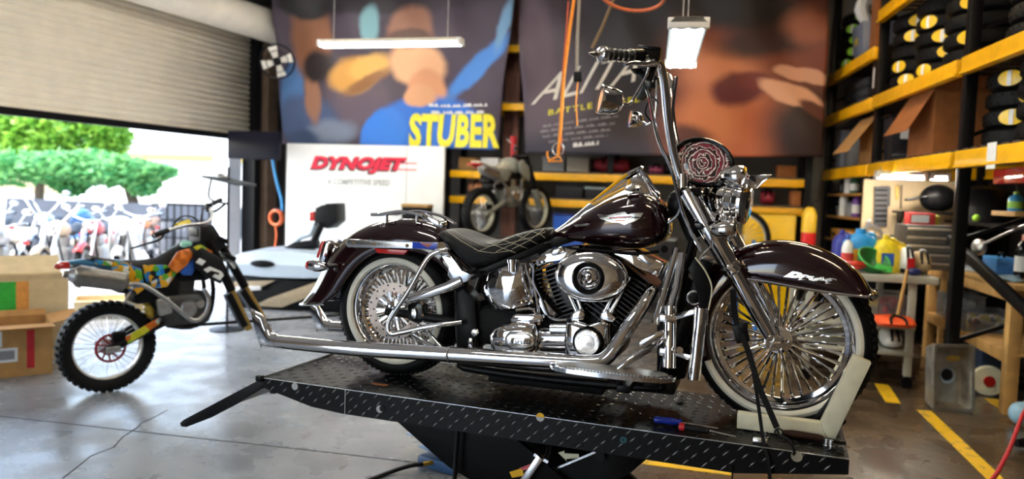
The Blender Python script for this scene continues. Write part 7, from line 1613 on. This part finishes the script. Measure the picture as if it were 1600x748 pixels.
# sink leaning on the bench, bits on the floor
sa = atZ(1457, 641, 0); sb = atZ(1521, 643, 0); c = (sa+sb)/2; w = (sb-sa).length; hh = (sa.z-atY(1460, 540, sa.y).z); hh = abs(hh); rz = math.atan2(sb.y-sa.y, sb.x-sa.x)
t = thing('steel_sink', 'stainless steel sink basin standing on its edge against the wooden workbench', 'sink', (c.x, c.y, 0), rz); lean = Matrix.Rotation(-.10, 3, 'X')
def SK(x, y, z): return lean @ Vector((x, y, z))
m = MB(); W, H = w/2, hh*1.02
def rr_(kx, y, inset): return [SK(x*(W-inset), y, H/2+z*(H/2-inset)+.0) for x, z in ((-1, -.93), (-.9, -1), (.9, -1), (1, -.93), (1, .93), (.9, 1), (-.9, 1), (-1, .93))]
m.loft([rr_(1, .17, .06), rr_(1, .16, .03), rr_(1, .02, .0), rr_(1, -.012, .0), rr_(1, -.012, .022), rr_(1, .01, .03), rr_(1, .10, .05)], False); m.f([m.v(p) for p in rr_(1, .10, .05)]); sk_m, N, L, B = nodes_of('worn_steel')
tc = N.new('ShaderNodeTexCoord'); nz = N.new('ShaderNodeTexNoise'); nz.inputs['Scale'].default_value = 9; nz.inputs['Detail'].default_value = 6; L.new(tc.outputs['Object'], nz.inputs['Vector']); rp = N.new('ShaderNodeValToRGB'); e = rp.color_ramp.elements; e[0].position = .3; e[0].color = (.30, .27, .22, 1); e[1].position = .7; e[1].color = (.62, .6, .56, 1); L.new(nz.outputs['Fac'], rp.inputs['Fac']); L.new(rp.outputs[0], B.inputs['Base Color']); B.inputs['Metallic'].default_value = .85; B.inputs['Roughness'].default_value = .38
obj('basin', m, sk_m, t); obj('drain_ring', MB().ring(SK(0, .095, H*.52), lean @ Vector((0, 1, 0)), [(.045, 0), (.065, 0), (.065, -.012), (.045, -.012)], 28), chrome_r, t); obj('drain_hole', MB().cyl(SK(0, .092, H*.52), SK(0, .105, H*.52), .045, seg=24), blackm, t)
obj('rust_stain', MB().ell(SK(W*.35, .096, H*.77), (.06, .004, .025), seg=16), mat('rust_yellow', (.40, .26, .05), .6), t, 'rusty yellow stain')
p = atZ(1543, 605, 0); t = thing('storage_bin', 'dark blue bin on the floor behind the steel sink', 'bin', (p.x+.12, p.y+.25, 0)); obj('body', MB().box((0, 0, .17), (.30, .3, .34), bevel=.015), mat('bin_steel_blue', (.06, .12, .25), .4), t); obj('rim', MB().box((0, 0, .335), (.33, .33, .025), bevel=.006), MATS['bin_steel_blue'], t)
p = atZ(1538, 618, 0); t = thing('parts_heap', 'round cream and red part lying on the floor beside the steel sink', 'part', (p.x+.02, p.y, 0)); obj('disc', MB().lathe([(.04, -.03), (.12, -.03), (.13, 0), (.12, .03), (.04, .03), (.04, -.03)], (0, 0, .13), (.2, 1, .1), 24), cream, t); obj('hub', MB().cyl((0, -.04, .13), (0, .04, .13), .045, seg=16), redlens, t)
p = atZ(1525, 602, 0); tag(obj('steel_bar', MB().bar((0, 0, 0), (.52, -.05, 0), .05, .05, (0, 0, 1), .005), blackm, loc=(p.x, p.y-.08, atY(1530, 598, p.y-.08).z)), 'black bar between the steel sink and the right bench leg', 'bar')
p = atZ(1586, 662, 0); t = thing('blue_bottle', 'pale blue round container on the floor by the right bench leg', 'bottle', (p.x+.03, p.y-.02, 0)); obj('body', MB().ell((0, 0, .085), (.085, .085, .085)), mat('container_blue', (.25, .42, .55), .3), t); obj('neck', MB().cyl((.03, 0, .15), (.06, 0, .2), .03, seg=12), white_p, t)
p = atZ(1594, 700, 0); t = thing('air_tool', 'black air tool lying on the floor at the right edge', 'tool', (p.x+.06, p.y, 0), .3); obj('body', MB().tube([(-.1, 0, .04), (0, 0, .045), (.12, 0, .04)], [.025, .04, .03], 12), blackm, t); obj('trigger', MB().box((.02, -.02, .085), (.08, .02, .02), bevel=.004), blackm, t)
l = [(1608, 622), (1598, 648), (1590, 668), (1578, 700), (1560, 735), (1545, 765)]; zz = [.55, .42, .34, .2, .06, .012]
m = MB(); q = []
for (x, y), d in zip(l, (5.4, 5.2, 5.05, 4.8, 4.55, 4.3)): q.append(atY(x, y, d))
q = [Vector((p.x, p.y, max(p.z, .012))) for p in q]; last = q[-1]; q += [last+Vector((-.05, -.3, 0)), last+Vector((.1, -.8, 0))]; q[-1].z = q[-2].z = .012; q = [q[0]+Vector((.15, .2, .5))]+q
m.tube(q, .012, 10, True, 5); tag(obj('air_hose', m, mat('hose_red', (.5, .03, .04), .45)), 'red air hose hanging down at the lower right corner', 'hose')
# foot pedal with hose beside the lift
p = atZ(690, 730, 0); t = thing('foot_pedal', 'blue and black foot pedal valve on the floor left of the lift', 'pedal', (p.x, p.y, 0), -.35); pbl = mat('pedal_blue', (.04, .10, .22), .4)
obj('base', MB().box((0, 0, .03), (.26, .12, .06), bevel=.01), pbl, t); obj('valve_block', MB().box((.08, .0, .085), (.12, .10, .07), bevel=.01), blackm, t); obj('treadle', MB().prism([(-.14, -.05, .10), (-.06, -.05, .09), (.02, -.05, .15), (-.02, -.05, .17)], (0, .10, 0), .004).prism([(-.22, -.06, .155), (.06, -.06, .165), (.06, -.06, .175), (-.22, -.06, .165)], (0, .12, 0), .003), mat('treadle_blue', (.35, .48, .68), .4), t, 'pale blue treadle')
obj('coupling', MB().cyl((.13, 0, .06), (.21, .02, .075), .017, seg=12), mat('brass', (.6, .36, .06), .3, .8), t, 'brass coupling'); obj('coupling', MB().cyl((-.02, -.05, .04), (-.05, -.10, .035), .014, seg=12), MATS['brass'], t)
m = MB().tube([(-.05, -.10, .035), (-.10, -.16, .03), (-.15, -.28, .013), (-.15, -.5, .013), (-.1, -.8, .013)], .012, 10, True, 6); obj('air_line', m, blackm, t)
# ================================================================ light: sky, sun, shop lamps, added ceiling lights
w = bpy.data.worlds.new('sky'); SC.world = w; w.use_nodes = True; N = w.node_tree.nodes; L = w.node_tree.links
sk = N.new('ShaderNodeTexSky'); sk.sky_type = 'NISHITA'; sk.sun_disc = False; sk.sun_elevation = math.radians(52); sk.sun_rotation = math.radians(250); sk.air_density = 1.2; sk.dust_density = 2.0
L.new(sk.outputs[0], N['Background'].inputs['Color']); N['Background'].inputs['Strength'].default_value = .55
sd = bpy.data.lights.new('sun', 'SUN'); so = bpy.data.objects.new('sun', sd); C.objects.link(so); sd.energy = 3.6; sd.angle = math.radians(.6); sd.color = (1, .95, .86)
so.rotation_euler = Vector((.55, .42, -.72)).to_track_quat('-Z', 'Y').to_euler()
tubem = mat('lit_tube', (1., .97, .9), .4, 0, 0, 5, emit=30); tubec = mat('lit_tube_cool', (.86, 1., .98), .4, 0, 0, 5, emit=26)
def lamp(label, a, b, n=2, wid=.12, m=None, drop=.8, group=None, capm=None):
    """hanging fluorescent fitting from a to b: housing, tubes, end caps, hanging wires"""
    a = Vector(a); b = Vector(b); c = (a+b)/2; d = (b-a); ln = d.length; rz = math.atan2(d.y, d.x)
    t = thing('hanging_light', label, 'lamp', c, rz, group); h = MB()
    h.prism([(-ln/2, -wid*.35, .06), (-ln/2, wid*.35, .06), (-ln/2, wid/2, .02), (-ln/2, -wid/2, .02)], (ln, 0, 0), .004); obj('housing', h, capm or mat('lamp_housing', (.55, .50, .4), .5), t)
    for k in range(n):
        y = (k-(n-1)/2)*wid/n; obj('lamp_tube', MB().cyl((-ln/2+.02, y, .0), (ln/2-.02, y, .0), .016, seg=12), m or tubem, t)
    for x in (-ln/2+.02, ln/2-.02): obj('end_cap', MB().box((x, 0, .02), (.04, wid*1.05, .07), bevel=.006), white_p, t)
    for x in (-ln*.4, ln*.4): obj('hanging_wire', MB().cyl((x, 0, .06), (x, 0, .06+drop), .004, seg=6), steel, t)
    return t
p = atY(500, 66, 7.6); q = atY(722, 74, 7.6); lamp('long hanging fluorescent light in front of the blue and tan banner', p, q, 2, .14, drop=4.70-p.z-.06)
p = atY(1063, 104, 6.6); n_ = atZ(1076, 40, p.z)
lamp('hanging light with a row of white tubes in front of the red banner', n_, p, 3, .25, tubec, drop=4.70-p.z-.06, capm=mat('lamp_housing_dark', (.05, .05, .05), .6))
p = KS(1368, 271, 1.5); q = KS(1448, 269, 1.5); z = zL-.095
tubeb = mat('lit_tube_bench', (1., .93, .8), .4, 0, 0, 5, emit=60)
lamp('fluorescent light under the yellow beam above the tan tool board', RKF.wor((p.x, p.y, z)), RKF.wor((q.x, q.y, z)), 2, .1, tubeb, drop=.03)
p = KS(1452, 269, 1.5); q = KS(1484, 269, 1.5)
lamp('short light beside the long light under the yellow beam', RKF.wor((p.x, p.y, z)), RKF.wor((q.x, q.y, z)), 2, .1, tubeb, drop=.03)
warm = mat('fill_tube_warm', (1., .80, .52), .4, 0, 0, 5, emit=34)
for x, y, wm in ((-1.8, 1.0, 0), (1.2, 1.6, 1), (-1.6, 4.6, 0), (1.0, 4.4, 1), (-4.4, 6.5, 0), (-4.9, 8.6, 0), (.9, 7.2, 1), (-2.0, 7.8, 0)):  # unseen ceiling lights, added to brighten the workshop
    lamp('unseen warm white ceiling light added above the yellow floor lines' if wm else 'unseen white ceiling light added above the grey floor', (x-.65, y, 4.3), (x+.65, y, 4.3), 3, .22, warm if wm else tubem, drop=.34, group='added warm ceiling lights' if wm else 'added white ceiling lights')
# ================================================================ camera and view
cd = bpy.data.cameras.new('camera'); co = bpy.data.objects.new('camera', cd); C.objects.link(co); SC.camera = co
cd.sensor_width = 36; cd.lens = 36*F/1600; cd.clip_end = 300; cd.clip_start = .05
co.matrix_world = Matrix.Translation(CAM) @ Matrix((RT, UP, -FWD)).transposed().to_4x4()
cd.dof.use_dof = True; cd.dof.focus_distance = 3.0; cd.dof.aperture_fstop = 1.6
vs = SC.view_settings; vs.view_transform = 'Standard'; vs.look = 'None'; vs.gamma = 1; vs.use_curve_mapping = False; vs.exposure = 1.0
